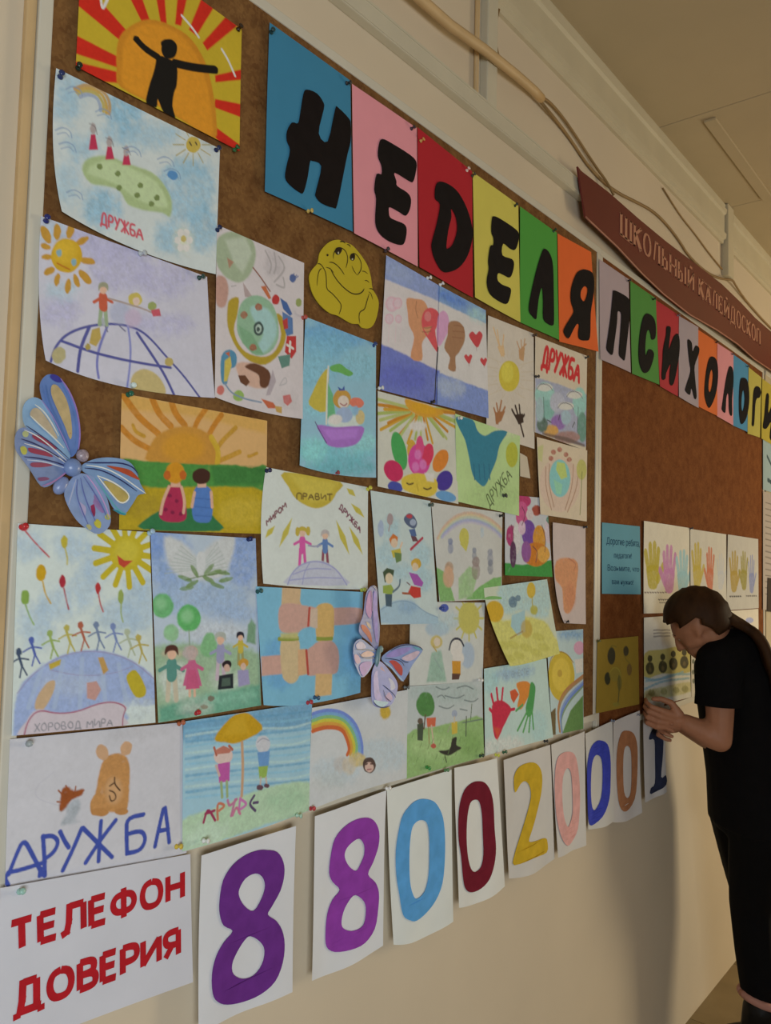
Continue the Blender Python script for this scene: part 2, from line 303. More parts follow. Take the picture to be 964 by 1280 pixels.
def paint(P, base, ops, seed):
    """P: points in mm; returns linear pigment colours"""
    n1 = vnoise(P, 9, seed)*.6+vnoise(P, 3.1, seed+3)*.4; n2 = vnoise(P, 30, seed+7)
    col = np.array(s2l(base))[None]*(1+.07*(n1-.5)+.06*(n2-.5))[:, None]
    for k, op in enumerate(ops):                       # kind (0 patch, 1 stroke), r, g, b, soft, alpha, unevenness, [width,] points in mm
        c = np.array(s2l(op[1:4])); soft, a, nz = op[4]/10, op[5]/100, op[6]/100; stroke = op[0] == 1
        w = op[7]/10 if stroke else 0
        L = np.array(op[8:] if stroke else op[7:], float).reshape(-1, 2); L = chaikin(L, 2, False) if stroke else spline(L, 3) if len(L) > 5 else L
        m = w/2+soft*2+1; lo, hi = L.min(0)-m, L.max(0)+m
        idx = np.nonzero((P[:, 0] > lo[0]) & (P[:, 0] < hi[0]) & (P[:, 1] > lo[1]) & (P[:, 1] < hi[1]))[0]
        if not len(idx): continue
        Q = P[idx]
        if not stroke:
            d = seg_dist(Q, np.concatenate([L, L[:1]])); d = np.where(inside(Q, L), -d, d)
        else: d = seg_dist(Q, L)-w/2
        d = d+(n1[idx]-.5)*nz*soft*1.6
        f = np.clip(.5-d/(2*soft), 0, 1); f = f*f*(3-2*f)
        g = np.clip(1.12-nz*1.7*np.abs(vnoise(Q, 13, seed+k*5+1)*.6+vnoise(Q, 5, seed+k*5+2)*.4-.55), 0, 1.12)
        f = np.clip(f*a*g*1.12, 0, 1)[:, None]; tone = 1+(.55*nz+.08)*(vnoise(Q, 6, seed+k)*.5+vnoise(Q, 2.2, seed+k+9)*.5-.5)[:, None]; col[idx] = col[idx]*(1-f)+c*tone*f
    return np.clip(col, 0, 1)
def sheet_geom(S):
    q = np.array(S['q'], float)/1000; M = {k: np.array(v, float)/1000 for k, v in S['m'].items()}
    def edge(a, b, k, t):
        c = M.get(k); t = t[:, None]
        if c is None: return a*(1-t)+b*t
        p = 2*c-(a+b)/2; return a*(1-t)**2+2*p*t*(1-t)+b*t**2
    TL, TR, BR, BL = q
    nu = max(4, int(np.linalg.norm(TR-TL)/S['res'])); nv = max(4, int(np.linalg.norm(BL-TL)/S['res']))
    u = np.linspace(0, 1, nu+1); v = np.linspace(0, 1, nv+1)
    T, B, Lf, R = edge(TL, TR, 't', u), edge(BL, BR, 'b', u), edge(TL, BL, 'l', v), edge(TR, BR, 'r', v)
    U, V = np.meshgrid(u, v); U = U[..., None]; V = V[..., None]
    X = (1-V)*T[None]+V*B[None]+(1-U)*Lf[:, None]+U*R[:, None]-((1-U)*(1-V)*TL+U*(1-V)*TR+(1-U)*V*BL+U*V*BR)
    return X.reshape(-1, 2), U.ravel(), V.ravel(), nu, nv
def sheet_lift(S, u, v, seed):
    """how far the paper stands off (towards the room) at u, v"""
    return S['curl']*v**2.2*(.55+.45*np.cos(3.1*u+seed))+S['wob']*.0006*(1+np.sin(5*u+seed)*np.sin(4*v+seed*1.7)+max(0, S['wob']-1)*v*(1+np.sin(9*u+seed*2.3+2*v)))
def build_sheet(S, i):
    X, u, v, nu, nv = sheet_geom(S); ox, oy, oz = S['o']
    y = -sheet_lift(S, u, v, i)
    co = np.stack([X[:, 0], y, X[:, 1]], 1).astype(np.float32)
    me = bpy.data.meshes.new(S['name']); n = len(co); a = (np.arange(nv)[:, None]*(nu+1)+np.arange(nu)[None]).ravel()
    F = np.stack([a, a+nu+1, a+nu+2, a+1], 1).astype(np.int32)
    me.vertices.add(n); me.vertices.foreach_set('co', co.ravel()); me.loops.add(F.size); me.loops.foreach_set('vertex_index', F.ravel())
    me.polygons.add(len(F)); me.polygons.foreach_set('loop_start', np.arange(0, F.size, 4, dtype=np.int32)); me.polygons.foreach_set('loop_total', np.full(len(F), 4, np.int32))
    me.update(calc_edges=True); me.polygons.foreach_set('use_smooth', np.ones(len(F), bool))
    if S['ops']:
        c = np.ones((n, 4), np.float32); c[:, :3] = paint(X*1000, S['base'], S['ops'], i+1)
        at = me.color_attributes.new('pigment', 'FLOAT_COLOR', 'POINT'); at.data.foreach_set('color', c.ravel()); m = PAPER
    else: m = paper_mat(S['base'])
    o = obj(S['name'], me, m); o.location = (ox, oy, oz)
    return tag(o, S['label'], S['cat'], S['group'])
def front(S, i, x, z):
    """y of the paper's front (local) near local metres x, z - bilinear guess of u, v"""
    q = np.array(S['q'], float)/1000; TL, TR, BR, BL = q
    u = v = .5
    for _ in range(4):
        t, b = TL+(TR-TL)*u, BL+(BR-BL)*u; v = (z-t[1])/(b[1]-t[1]); l, r = TL+(BL-TL)*v, TR+(BR-TR)*v; u = (x-l[0])/(r[0]-l[0])
    u, v = min(max(u, 0), 1), min(max(v, 0), 1)
    return -float(sheet_lift(S, np.array(u), np.array(v), i))
SHEETS = [  # name, label, category, group, origin, corner quad (mm), bowed edges, paper colour, brush strokes, grid, curl, waviness
('painted_drawing','painting of a black figure with spread arms before a huge orange sun with red rays','drawing',"children's drawings on the cork board",[0.5345,-0.0168,2.45],[0,0,278,-11,282,-211,0,-213],{},(219,192,57),[[0,227,53,38,20,100,10,72,-201,-58,-255,-56,-222,73,-187],[0,227,53,38,20,100,10,83,-148,-30,-123,-13,-85,90,-133],[0,227,53,38,20,100,10,105,-109,28,-20,52,10,114,-99],[0,227,53,38,20,100,10,128,-86,90,49,116,70,137,-80],[0,227,53,38,20,100,10,152,-71,162,100,194,115,162,-68],[0,227,53,38,20,100,10,177,-66,243,129,288,132,191,-68],[0,227,53,38,20,100,10,203,-73,330,123,362,107,212,-80],[0,227,53,38,20,100,10,229,-112,422,21,428,-9,230,-122],[0,227,53,38,20,100,10,231,-149,427,-89,418,-133,228,-163],[0,227,53,38,20,100,10,220,-191,386,-217,365,-252,214,-203],[0,227,53,38,20,100,10,74,-181,-53,-206,-47,-173,77,-168],[0,227,53,38,20,100,10,75,-227,-50,-319,-55,-294,73,-217],[0,225,152,47,20,100,15,60,-186,60,-148,74,-120,107,-89,148,-77,182,-79,208,-100,224,-134,234,-180,231,-212,178,-210,131,-207,68,-209],[0,243,166,51,40,100,15,69,-178,71,-143,90,-110,125,-88,162,-84,192,-99,212,-131,224,-172,225,-210,178,-208,131,-205,74,-205],[1,31,29,27,10,100,10,105,89,-129,103,-135,125,-136],[1,31,29,27,10,100,10,35,96,-133,85,-131],[1,31,29,27,10,100,10,35,96,-133,91,-125],[1,31,29,27,10,100,10,122,155,-130,188,-120,228,-103],[0,31,29,27,12,100,15,234,-100,233,-103,230,-106,226,-110,221,-112,216,-113,213,-113,212,-111,213,-108,216,-104,220,-101,225,-98,230,-97,233,-98],[0,31,29,27,12,100,15,125,-134,146,-129,158,-133,159,-161,155,-175,153,-196,159,-214,140,-214,128,-198,126,-211,109,-213,112,-188,118,-165,121,-152],[0,31,29,27,12,100,15,157,-107,156,-114,153,-121,147,-127,141,-130,136,-130,132,-127,130,-121,131,-114,134,-107,140,-101,146,-98,151,-98,156,-101],[0,31,29,27,12,100,15,147,-104,146,-107,144,-111,140,-114,136,-116,132,-117,130,-116,129,-114,129,-111,132,-107,135,-104,139,-102,143,-101,146,-102],[1,243,243,243,10,100,10,37,163,-52,181,-59,195,-68],[1,243,243,243,10,100,10,39,240,-64,253,-74,268,-93],[1,243,243,243,10,100,10,34,31,-101,34,-117,41,-97]],0.0012,0.0,0.5),
('watercolour_drawing','watercolour drawing of a green island floating in blue sky with small rainbow','drawing',"children's drawings on the cork board",[0.507,-0.0179,2.2261],[0,-6,270,0,270,-200,16,-192],{'b': [132,-206],'l': [1,-109]},(227,239,243),[[0,160,211,243,120,75,70,132,0,129,-14,121,-29,110,-40,97,-45,85,-45,77,-38,74,-26,76,-12,83,2,94,13,107,19,119,19,128,12],[0,160,211,243,120,50,70,196,-11,191,-22,176,-35,155,-48,131,-58,111,-63,97,-62,92,-56,96,-46,109,-33,130,-21,153,-10,175,-4,190,-4],[0,160,211,243,120,70,70,101,-155,98,-169,91,-182,80,-191,68,-195,57,-193,49,-186,46,-175,48,-161,55,-148,65,-139,77,-134,89,-136,97,-143],[0,160,211,243,120,50,70,39,-39,37,-49,31,-59,23,-68,13,-72,4,-72,-2,-67,-5,-59,-3,-49,2,-39,11,-31,20,-26,30,-26,36,-31],[0,160,211,243,120,50,70,65,-86,63,-95,57,-104,48,-111,38,-116,29,-116,22,-112,20,-105,21,-97,27,-88,36,-81,46,-76,55,-76,62,-80],[0,160,211,243,120,60,70,264,-70,259,-94,245,-117,224,-134,200,-142,180,-140,165,-128,159,-110,163,-88,176,-66,196,-49,219,-39,241,-40,257,-51],[0,160,211,243,120,60,70,213,-163,211,-174,203,-185,192,-193,180,-197,169,-196,161,-190,158,-181,160,-170,167,-159,178,-151,190,-147,202,-148,210,-153],[0,160,211,243,120,60,70,272,-127,269,-144,261,-159,250,-170,236,-175,224,-171,216,-161,212,-147,214,-130,222,-115,233,-103,246,-99,259,-101,268,-111],[0,160,211,243,120,40,70,40,-144,39,-157,34,-169,27,-177,19,-180,12,-177,6,-169,4,-158,5,-145,9,-134,16,-125,25,-122,32,-125,38,-132],[0,160,211,243,120,50,70,112,-43,110,-51,103,-59,94,-66,83,-71,73,-72,66,-70,64,-65,66,-57,72,-49,81,-42,92,-37,102,-36,109,-38],[0,160,211,243,120,40,70,262,-37,258,-46,246,-57,228,-67,209,-74,192,-78,180,-77,176,-72,179,-63,191,-53,207,-43,227,-35,245,-31,257,-32],[0,160,211,243,120,50,70,45,-7,43,-15,37,-25,28,-32,19,-37,10,-38,3,-35,1,-28,3,-19,8,-10,17,-3,27,2,36,3,42,0],[0,190,214,161,30,100,15,43,-125,50,-107,77,-92,114,-89,149,-86,172,-97,185,-116,183,-139,170,-138,139,-145,113,-146,100,-132,79,-133,56,-138],[0,211,234,187,40,100,15,51,-125,77,-98,119,-94,159,-98,178,-123,165,-131,129,-133,91,-124],[0,135,156,99,12,100,15,72,-109,72,-110,71,-112,69,-114,67,-114,66,-114,64,-113,64,-112,64,-110,65,-108,67,-107,69,-106,70,-106,71,-107],[0,135,156,99,12,100,15,103,-127,102,-128,101,-130,100,-132,98,-132,96,-132,95,-131,94,-130,95,-128,96,-126,97,-125,99,-124,101,-124,102,-125],[0,135,156,99,12,100,15,136,-110,136,-112,135,-114,133,-115,131,-116,129,-116,128,-115,127,-113,128,-112,129,-110,131,-108,133,-108,134,-108,136,-109],[0,135,156,99,12,100,15,132,-127,131,-129,130,-130,128,-132,127,-132,125,-132,124,-132,123,-130,123,-128,125,-126,126,-125,128,-124,130,-124,131,-125],[0,135,156,99,12,100,15,164,-118,164,-120,163,-122,161,-123,159,-124,157,-124,156,-123,155,-121,156,-119,157,-118,158,-116,160,-115,162,-115,164,-116],[0,135,156,99,12,100,15,100,-108,99,-110,98,-111,97,-113,95,-113,93,-113,92,-112,91,-111,92,-109,93,-108,94,-106,96,-105,98,-105,99,-106],[0,135,156,99,12,100,15,156,-130,155,-132,154,-134,152,-135,150,-136,149,-136,147,-135,147,-133,147,-131,148,-130,150,-128,152,-128,154,-128,155,-129],[1,210,176,130,10,90,10,48,27,-21,34,-15,41,-9,49,-6,56,-4,64,-4,70,-6,75,-10,78,-16,79,-23,78,-31],[1,220,186,107,10,90,10,48,30,-24,36,-18,42,-13,49,-10,55,-9,61,-9,66,-10,70,-14,73,-19,74,-25,74,-32],[1,210,196,122,10,90,10,48,33,-26,37,-21,43,-17,48,-15,54,-13,59,-13,63,-15,66,-18,69,-22,70,-27,69,-32],[1,179,196,224,10,90,10,48,35,-28,39,-24,43,-21,48,-19,52,-18,56,-18,60,-19,62,-22,64,-25,65,-29,65,-33],[0,220,196,95,12,100,15,233,-9,232,-15,228,-21,223,-26,217,-28,212,-28,208,-25,207,-20,208,-15,211,-9,216,-4,222,-2,227,-2,231,-5],[1,95,84,68,10,100,10,25,213,-14,216,-17],[1,95,84,68,10,100,10,25,224,-10,226,-12],[1,193,176,99,10,80,10,15,236,-8,257,1],[1,193,176,99,10,80,10,15,234,-16,252,-18],[1,193,176,99,10,80,10,15,229,-24,239,-35],[1,193,176,99,10,80,10,15,220,-29,221,-47],[1,193,176,99,10,80,10,15,212,-31,203,-50],[1,193,176,99,10,80,10,15,206,-28,190,-44],[1,193,176,99,10,80,10,15,203,-22,184,-30],[1,193,176,99,10,80,10,15,205,-14,188,-12],[1,193,176,99,10,80,10,15,211,-6,201,5],[1,193,176,99,10,80,10,15,219,0,218,18],[1,193,176,99,10,80,10,15,227,1,237,21],[1,193,176,99,10,80,10,15,234,-1,251,15],[0,210,67,102,12,100,15,53,-72,59,-69,64,-88,51,-94],[0,193,183,185,12,80,15,60,-60,60,-64,59,-67,57,-69,55,-70,53,-69,52,-67,51,-64,52,-61,53,-58,54,-55,56,-55,58,-55,59,-57],[1,108,104,116,10,70,10,11,50,-58,59,-58,62,-68],[0,210,67,102,12,100,15,78,-78,84,-75,89,-91,76,-97],[0,193,183,185,12,80,15,85,-68,85,-71,84,-74,82,-77,80,-77,78,-77,77,-75,76,-72,77,-68,78,-65,79,-63,81,-62,83,-63,85,-65],[1,108,104,116,10,70,10,11,75,-67,85,-66,87,-74],[0,210,67,102,12,100,15,104,-79,111,-76,115,-89,102,-94],[0,193,183,185,12,80,15,112,-70,111,-73,110,-77,108,-79,106,-80,105,-79,103,-77,103,-74,103,-70,104,-67,106,-65,108,-64,110,-65,111,-67],[1,108,104,116,10,70,10,11,101,-70,111,-69,114,-75],[1,140,171,213,10,70,10,14,15,-27,24,-18,36,-18,38,-26],[1,140,171,213,10,60,10,13,18,-31,28,-23,34,-26],[1,140,171,213,10,70,10,14,3,-88,13,-79,24,-80,26,-88],[1,140,171,213,10,60,10,13,6,-92,17,-84,22,-88],[1,140,171,213,10,70,10,14,9,-104,19,-96,30,-97,33,-105],[1,140,171,213,10,60,10,13,12,-109,23,-101,29,-105],[1,140,171,213,10,70,10,14,58,-38,68,-28,80,-29,82,-37],[1,140,171,213,10,60,10,13,61,-42,72,-34,78,-37],[1,140,171,213,10,70,10,14,22,-164,31,-156,43,-157,45,-165],[1,140,171,213,10,60,10,13,25,-168,36,-161,41,-165],[1,140,171,213,10,70,10,15,158,-63,170,-53,184,-54,187,-62],[1,140,171,213,10,60,10,14,162,-67,175,-59,182,-63],[1,140,171,213,10,70,10,16,170,-76,182,-66,197,-67,199,-76],[1,140,171,213,10,60,10,14,174,-80,187,-72,195,-76],[1,140,171,213,10,70,10,15,104,-70,115,-61,128,-62,131,-70],[1,140,171,213,10,60,10,14,107,-74,120,-66,126,-70],[0,101,161,224,12,100,15,193,-77,191,-80,188,-82,184,-83,180,-82,177,-81,176,-78,177,-75,179,-72,183,-70,187,-69,190,-69,193,-71,194,-74],[1,224,97,115,10,85,10,29,73,-191,73,-188,82,-188,82,-191],[1,224,97,115,10,85,10,29,74,-188,75,-172,80,-172,81,-188],[1,224,97,115,10,85,10,29,85,-188,84,-172,89,-172,91,-175,91,-178,89,-181,84,-181],[1,224,97,115,10,85,10,29,94,-172,98,-181],[1,224,97,115,10,85,10,30,101,-172,98,-182,96,-188],[1,224,97,115,10,85,10,30,109,-172,110,-188],[1,224,97,115,10,85,10,30,104,-172,116,-188],[1,224,97,115,10,85,10,30,115,-172,105,-188],[1,224,97,115,10,85,10,30,125,-172,118,-172,119,-188,124,-188,126,-186,126,-182,124,-180,118,-180],[1,224,97,115,10,85,10,30,129,-188,133,-172,139,-188],[1,224,97,115,10,85,10,30,131,-183,137,-183],[0,243,243,213,120,60,70,223,-162,222,-169,218,-176,212,-181,206,-183,200,-182,196,-177,194,-171,195,-164,199,-157,205,-152,211,-150,217,-151,221,-155],[0,243,243,243,12,100,15,225,-161,224,-164,223,-166,220,-168,218,-169,215,-168,214,-167,213,-165,214,-162,215,-160,217,-158,220,-157,222,-157,224,-159],[0,243,243,243,12,100,15,220,-174,219,-176,218,-179,216,-181,213,-182,211,-181,209,-180,208,-177,209,-175,210,-172,213,-171,215,-170,217,-170,219,-172],[0,243,243,243,12,100,15,209,-177,209,-180,207,-182,205,-184,203,-185,200,-184,199,-183,198,-181,199,-178,200,-176,202,-174,205,-173,207,-174,209,-175],[0,243,243,243,12,100,15,204,-168,203,-170,202,-173,200,-175,197,-175,195,-175,193,-174,193,-172,193,-169,194,-167,197,-165,199,-164,201,-164,203,-166],[0,243,243,243,12,100,15,208,-155,208,-158,206,-160,204,-162,202,-163,199,-163,198,-161,197,-159,198,-156,199,-154,201,-152,204,-151,206,-151,208,-153],[0,243,243,243,12,100,15,219,-152,218,-154,217,-157,215,-159,212,-159,210,-159,208,-158,207,-155,208,-153,209,-150,212,-148,214,-148,216,-148,218,-149],[0,220,204,130,12,100,15,213,-163,213,-165,211,-167,210,-169,207,-169,206,-169,204,-168,204,-166,204,-164,205,-162,207,-160,209,-159,211,-160,212,-161]],0.0012,0.004,0.5),
('watercolour_drawing','lilac watercolour drawing of children on a blue outlined globe beneath yellow sun','drawing',"children's drawings on the cork board",[0.4974,-0.0168,2.0201],[0,0,265,-2,286,-186,15,-184],{'b': [130,-197],'l': [3,-105]},(223,224,243),[[0,202,202,243,120,60,70,166,-15,162,-34,148,-51,128,-64,106,-70,87,-68,73,-59,68,-45,71,-28,84,-12,102,2,124,9,145,8,160,0],[0,202,202,243,120,60,70,93,3,89,-6,79,-16,64,-24,47,-30,32,-31,22,-28,18,-22,21,-13,31,-4,45,5,62,11,77,12,89,10],[0,202,202,243,120,60,70,241,-13,236,-27,222,-41,202,-52,180,-58,160,-58,146,-52,141,-42,145,-29,158,-16,177,-5,199,2,220,3,235,-3],[0,202,202,243,120,60,70,244,-82,238,-90,221,-100,197,-108,171,-114,149,-117,133,-115,127,-110,132,-102,147,-93,170,-85,196,-78,220,-75,237,-76],[0,202,202,243,120,60,70,59,-109,57,-119,50,-128,40,-134,29,-137,19,-136,11,-130,9,-122,11,-112,17,-103,27,-97,38,-94,49,-95,56,-100],[0,202,202,243,120,60,70,156,12,150,0,133,-13,108,-25,81,-33,58,-36,42,-34,36,-26,41,-15,56,-3,79,9,106,18,131,22,149,20],[0,190,224,243,120,50,70,54,-82,52,-88,46,-95,38,-100,28,-103,19,-102,13,-99,11,-94,12,-87,18,-81,27,-76,36,-73,45,-73,52,-76],[0,190,224,243,120,50,70,35,-9,34,-16,28,-22,19,-28,10,-31,1,-31,-5,-28,-7,-23,-5,-17,0,-10,8,-4,18,-1,27,-1,33,-3],[0,214,165,71,12,100,15,13,-18,15,-22,15,-26,15,-30,12,-32,9,-31,6,-29,3,-26,1,-21,0,-17,1,-13,3,-12,6,-12,10,-14],[0,214,165,71,12,100,15,28,-11,27,-16,26,-20,24,-23,22,-24,20,-22,18,-19,18,-15,18,-10,19,-6,21,-3,23,-3,25,-4,27,-7],[0,214,165,71,12,100,15,46,-5,44,-10,42,-14,40,-16,37,-16,36,-14,35,-10,36,-6,37,-1,39,3,42,6,44,6,46,4,46,0],[0,214,165,71,12,100,15,67,-6,67,-8,65,-11,62,-15,58,-19,54,-21,51,-22,49,-22,49,-20,50,-17,53,-13,57,-9,61,-7,65,-5],[0,214,165,71,12,100,15,78,-37,77,-39,73,-41,69,-42,64,-43,60,-43,57,-41,57,-40,58,-37,61,-35,66,-34,70,-33,74,-33,77,-35],[0,214,165,71,12,100,15,68,-56,72,-60,74,-63,74,-66,72,-68,69,-69,65,-68,61,-65,57,-62,55,-58,55,-55,57,-53,60,-53,64,-54],[0,214,165,71,12,100,15,56,-67,57,-71,58,-74,57,-76,56,-77,54,-77,51,-75,49,-72,48,-68,48,-65,48,-62,50,-61,52,-62,54,-64],[0,214,165,71,12,100,15,45,-79,45,-83,43,-87,42,-89,40,-90,38,-88,37,-85,37,-81,38,-76,39,-73,41,-70,43,-70,44,-72,45,-75],[0,214,165,71,12,100,15,29,-75,29,-79,27,-82,26,-84,24,-84,23,-82,22,-80,22,-76,23,-72,25,-69,26,-67,28,-67,29,-68,30,-71],[0,214,165,71,12,100,15,22,-62,22,-64,21,-67,18,-70,15,-72,12,-74,9,-74,8,-73,8,-71,9,-68,11,-65,14,-63,17,-61,20,-61],[0,214,165,71,12,100,15,19,-48,18,-49,16,-51,13,-53,10,-54,7,-54,4,-54,4,-52,4,-51,6,-49,9,-47,13,-46,16,-46,18,-46],[0,214,165,71,12,100,15,15,-37,14,-39,12,-40,9,-41,6,-41,3,-40,2,-38,2,-37,3,-35,5,-34,8,-33,11,-34,13,-34,15,-36],[0,226,184,53,12,100,15,59,-34,57,-44,51,-54,43,-61,33,-63,25,-62,19,-56,16,-47,18,-37,23,-27,31,-20,41,-17,49,-18,56,-24],[0,238,199,66,60,100,15,50,-31,48,-38,45,-44,39,-49,32,-51,26,-50,22,-46,20,-40,22,-33,25,-27,31,-22,37,-20,43,-21,48,-25],[0,151,192,208,12,100,15,30,-39,30,-41,29,-43,28,-44,26,-45,25,-44,24,-43,23,-41,23,-39,24,-37,26,-36,27,-35,29,-35,30,-37],[0,151,192,208,12,100,15,51,-45,51,-47,50,-49,49,-50,47,-51,46,-50,45,-49,44,-47,44,-45,45,-43,47,-41,48,-41,50,-41,51,-43],[1,197,114,46,10,80,10,19,25,-54,34,-56,42,-57],[1,96,100,175,10,100,10,31,22,-184,27,-164,42,-143,72,-125,111,-112,144,-110,167,-118,199,-142,228,-162,259,-191],[1,96,100,175,10,100,10,44,74,-126,62,-158,60,-189],[1,134,139,214,10,100,10,33,101,-117,89,-152,87,-175,91,-192],[1,153,159,226,10,100,10,30,132,-111,138,-138,138,-168,135,-197],[1,96,100,175,10,100,10,40,147,-117,172,-142,196,-168,213,-195],[1,96,100,175,10,100,10,36,35,-154,77,-159,117,-160,168,-158,205,-155],[0,201,192,145,12,80,15,42,-175,39,-179,36,-183,31,-185,27,-184,25,-181,23,-177,24,-172,26,-168,30,-164,34,-162,38,-163,41,-165,42,-170],[0,207,182,104,12,100,15,78,-129,89,-123,92,-137,85,-150,75,-148],[0,190,172,96,12,100,15,77,-152,77,-154,76,-156,74,-157,72,-158,71,-157,70,-156,69,-154,70,-152,71,-151,72,-149,74,-149,75,-149,76,-151],[0,216,199,142,20,100,15,143,-178,160,-166,182,-170,197,-187,193,-199,157,-201,142,-195],[0,207,189,119,12,100,15,209,-146,209,-148,207,-151,204,-153,201,-153,198,-153,195,-151,195,-149,195,-146,197,-143,200,-141,203,-141,206,-141,208,-143],[1,170,192,158,10,100,10,57,90,-95,89,-119],[1,170,192,158,10,100,10,57,96,-94,99,-117],[1,216,108,81,10,100,10,126,92,-80,93,-94],[1,216,108,81,10,100,10,40,92,-80,79,-91],[1,216,108,81,10,100,10,40,92,-80,106,-84],[0,243,202,178,12,100,15,97,-68,97,-71,95,-74,93,-76,91,-76,89,-76,87,-74,87,-71,87,-69,88,-66,90,-64,93,-64,95,-64,96,-66],[0,170,172,147,12,100,15,85,-74,85,-65,91,-60,98,-61,99,-70,95,-66,88,-68],[0,197,204,234,40,70,15,134,-91,133,-99,129,-105,123,-110,116,-111,109,-110,105,-106,103,-99,104,-92,108,-86,114,-81,121,-79,127,-81,132,-85],[0,216,199,229,40,70,15,153,-94,152,-100,148,-106,143,-109,137,-111,132,-110,128,-106,126,-101,127,-95,131,-90,136,-86,142,-84,147,-86,151,-89],[0,222,205,109,12,100,15,153,-68,152,-72,149,-76,144,-79,140,-81,135,-80,132,-77,131,-73,131,-69,134,-65,139,-62,144,-60,148,-61,151,-64],[0,243,219,208,12,100,15,149,-71,148,-74,147,-76,145,-78,142,-79,140,-78,139,-76,138,-74,138,-72,140,-69,142,-68,144,-67,147,-67,148,-69],[1,190,172,168,10,100,10,22,101,-80,126,-80,156,-80,174,-83],[0,170,184,117,12,100,15,177,-71,176,-74,174,-76,172,-78,168,-79,166,-79,163,-77,163,-74,163,-72,165,-69,168,-67,171,-66,174,-67,176,-68],[0,216,102,119,12,100,15,168,-79,182,-73,185,-83,172,-87],[1,132,133,168,10,100,10,18,97,-119,101,-126],[1,132,133,168,10,100,10,18,119,-114,128,-119],[1,190,199,208,10,100,10,44,93,-111,95,-118]],0.0012,0.004,0.5),
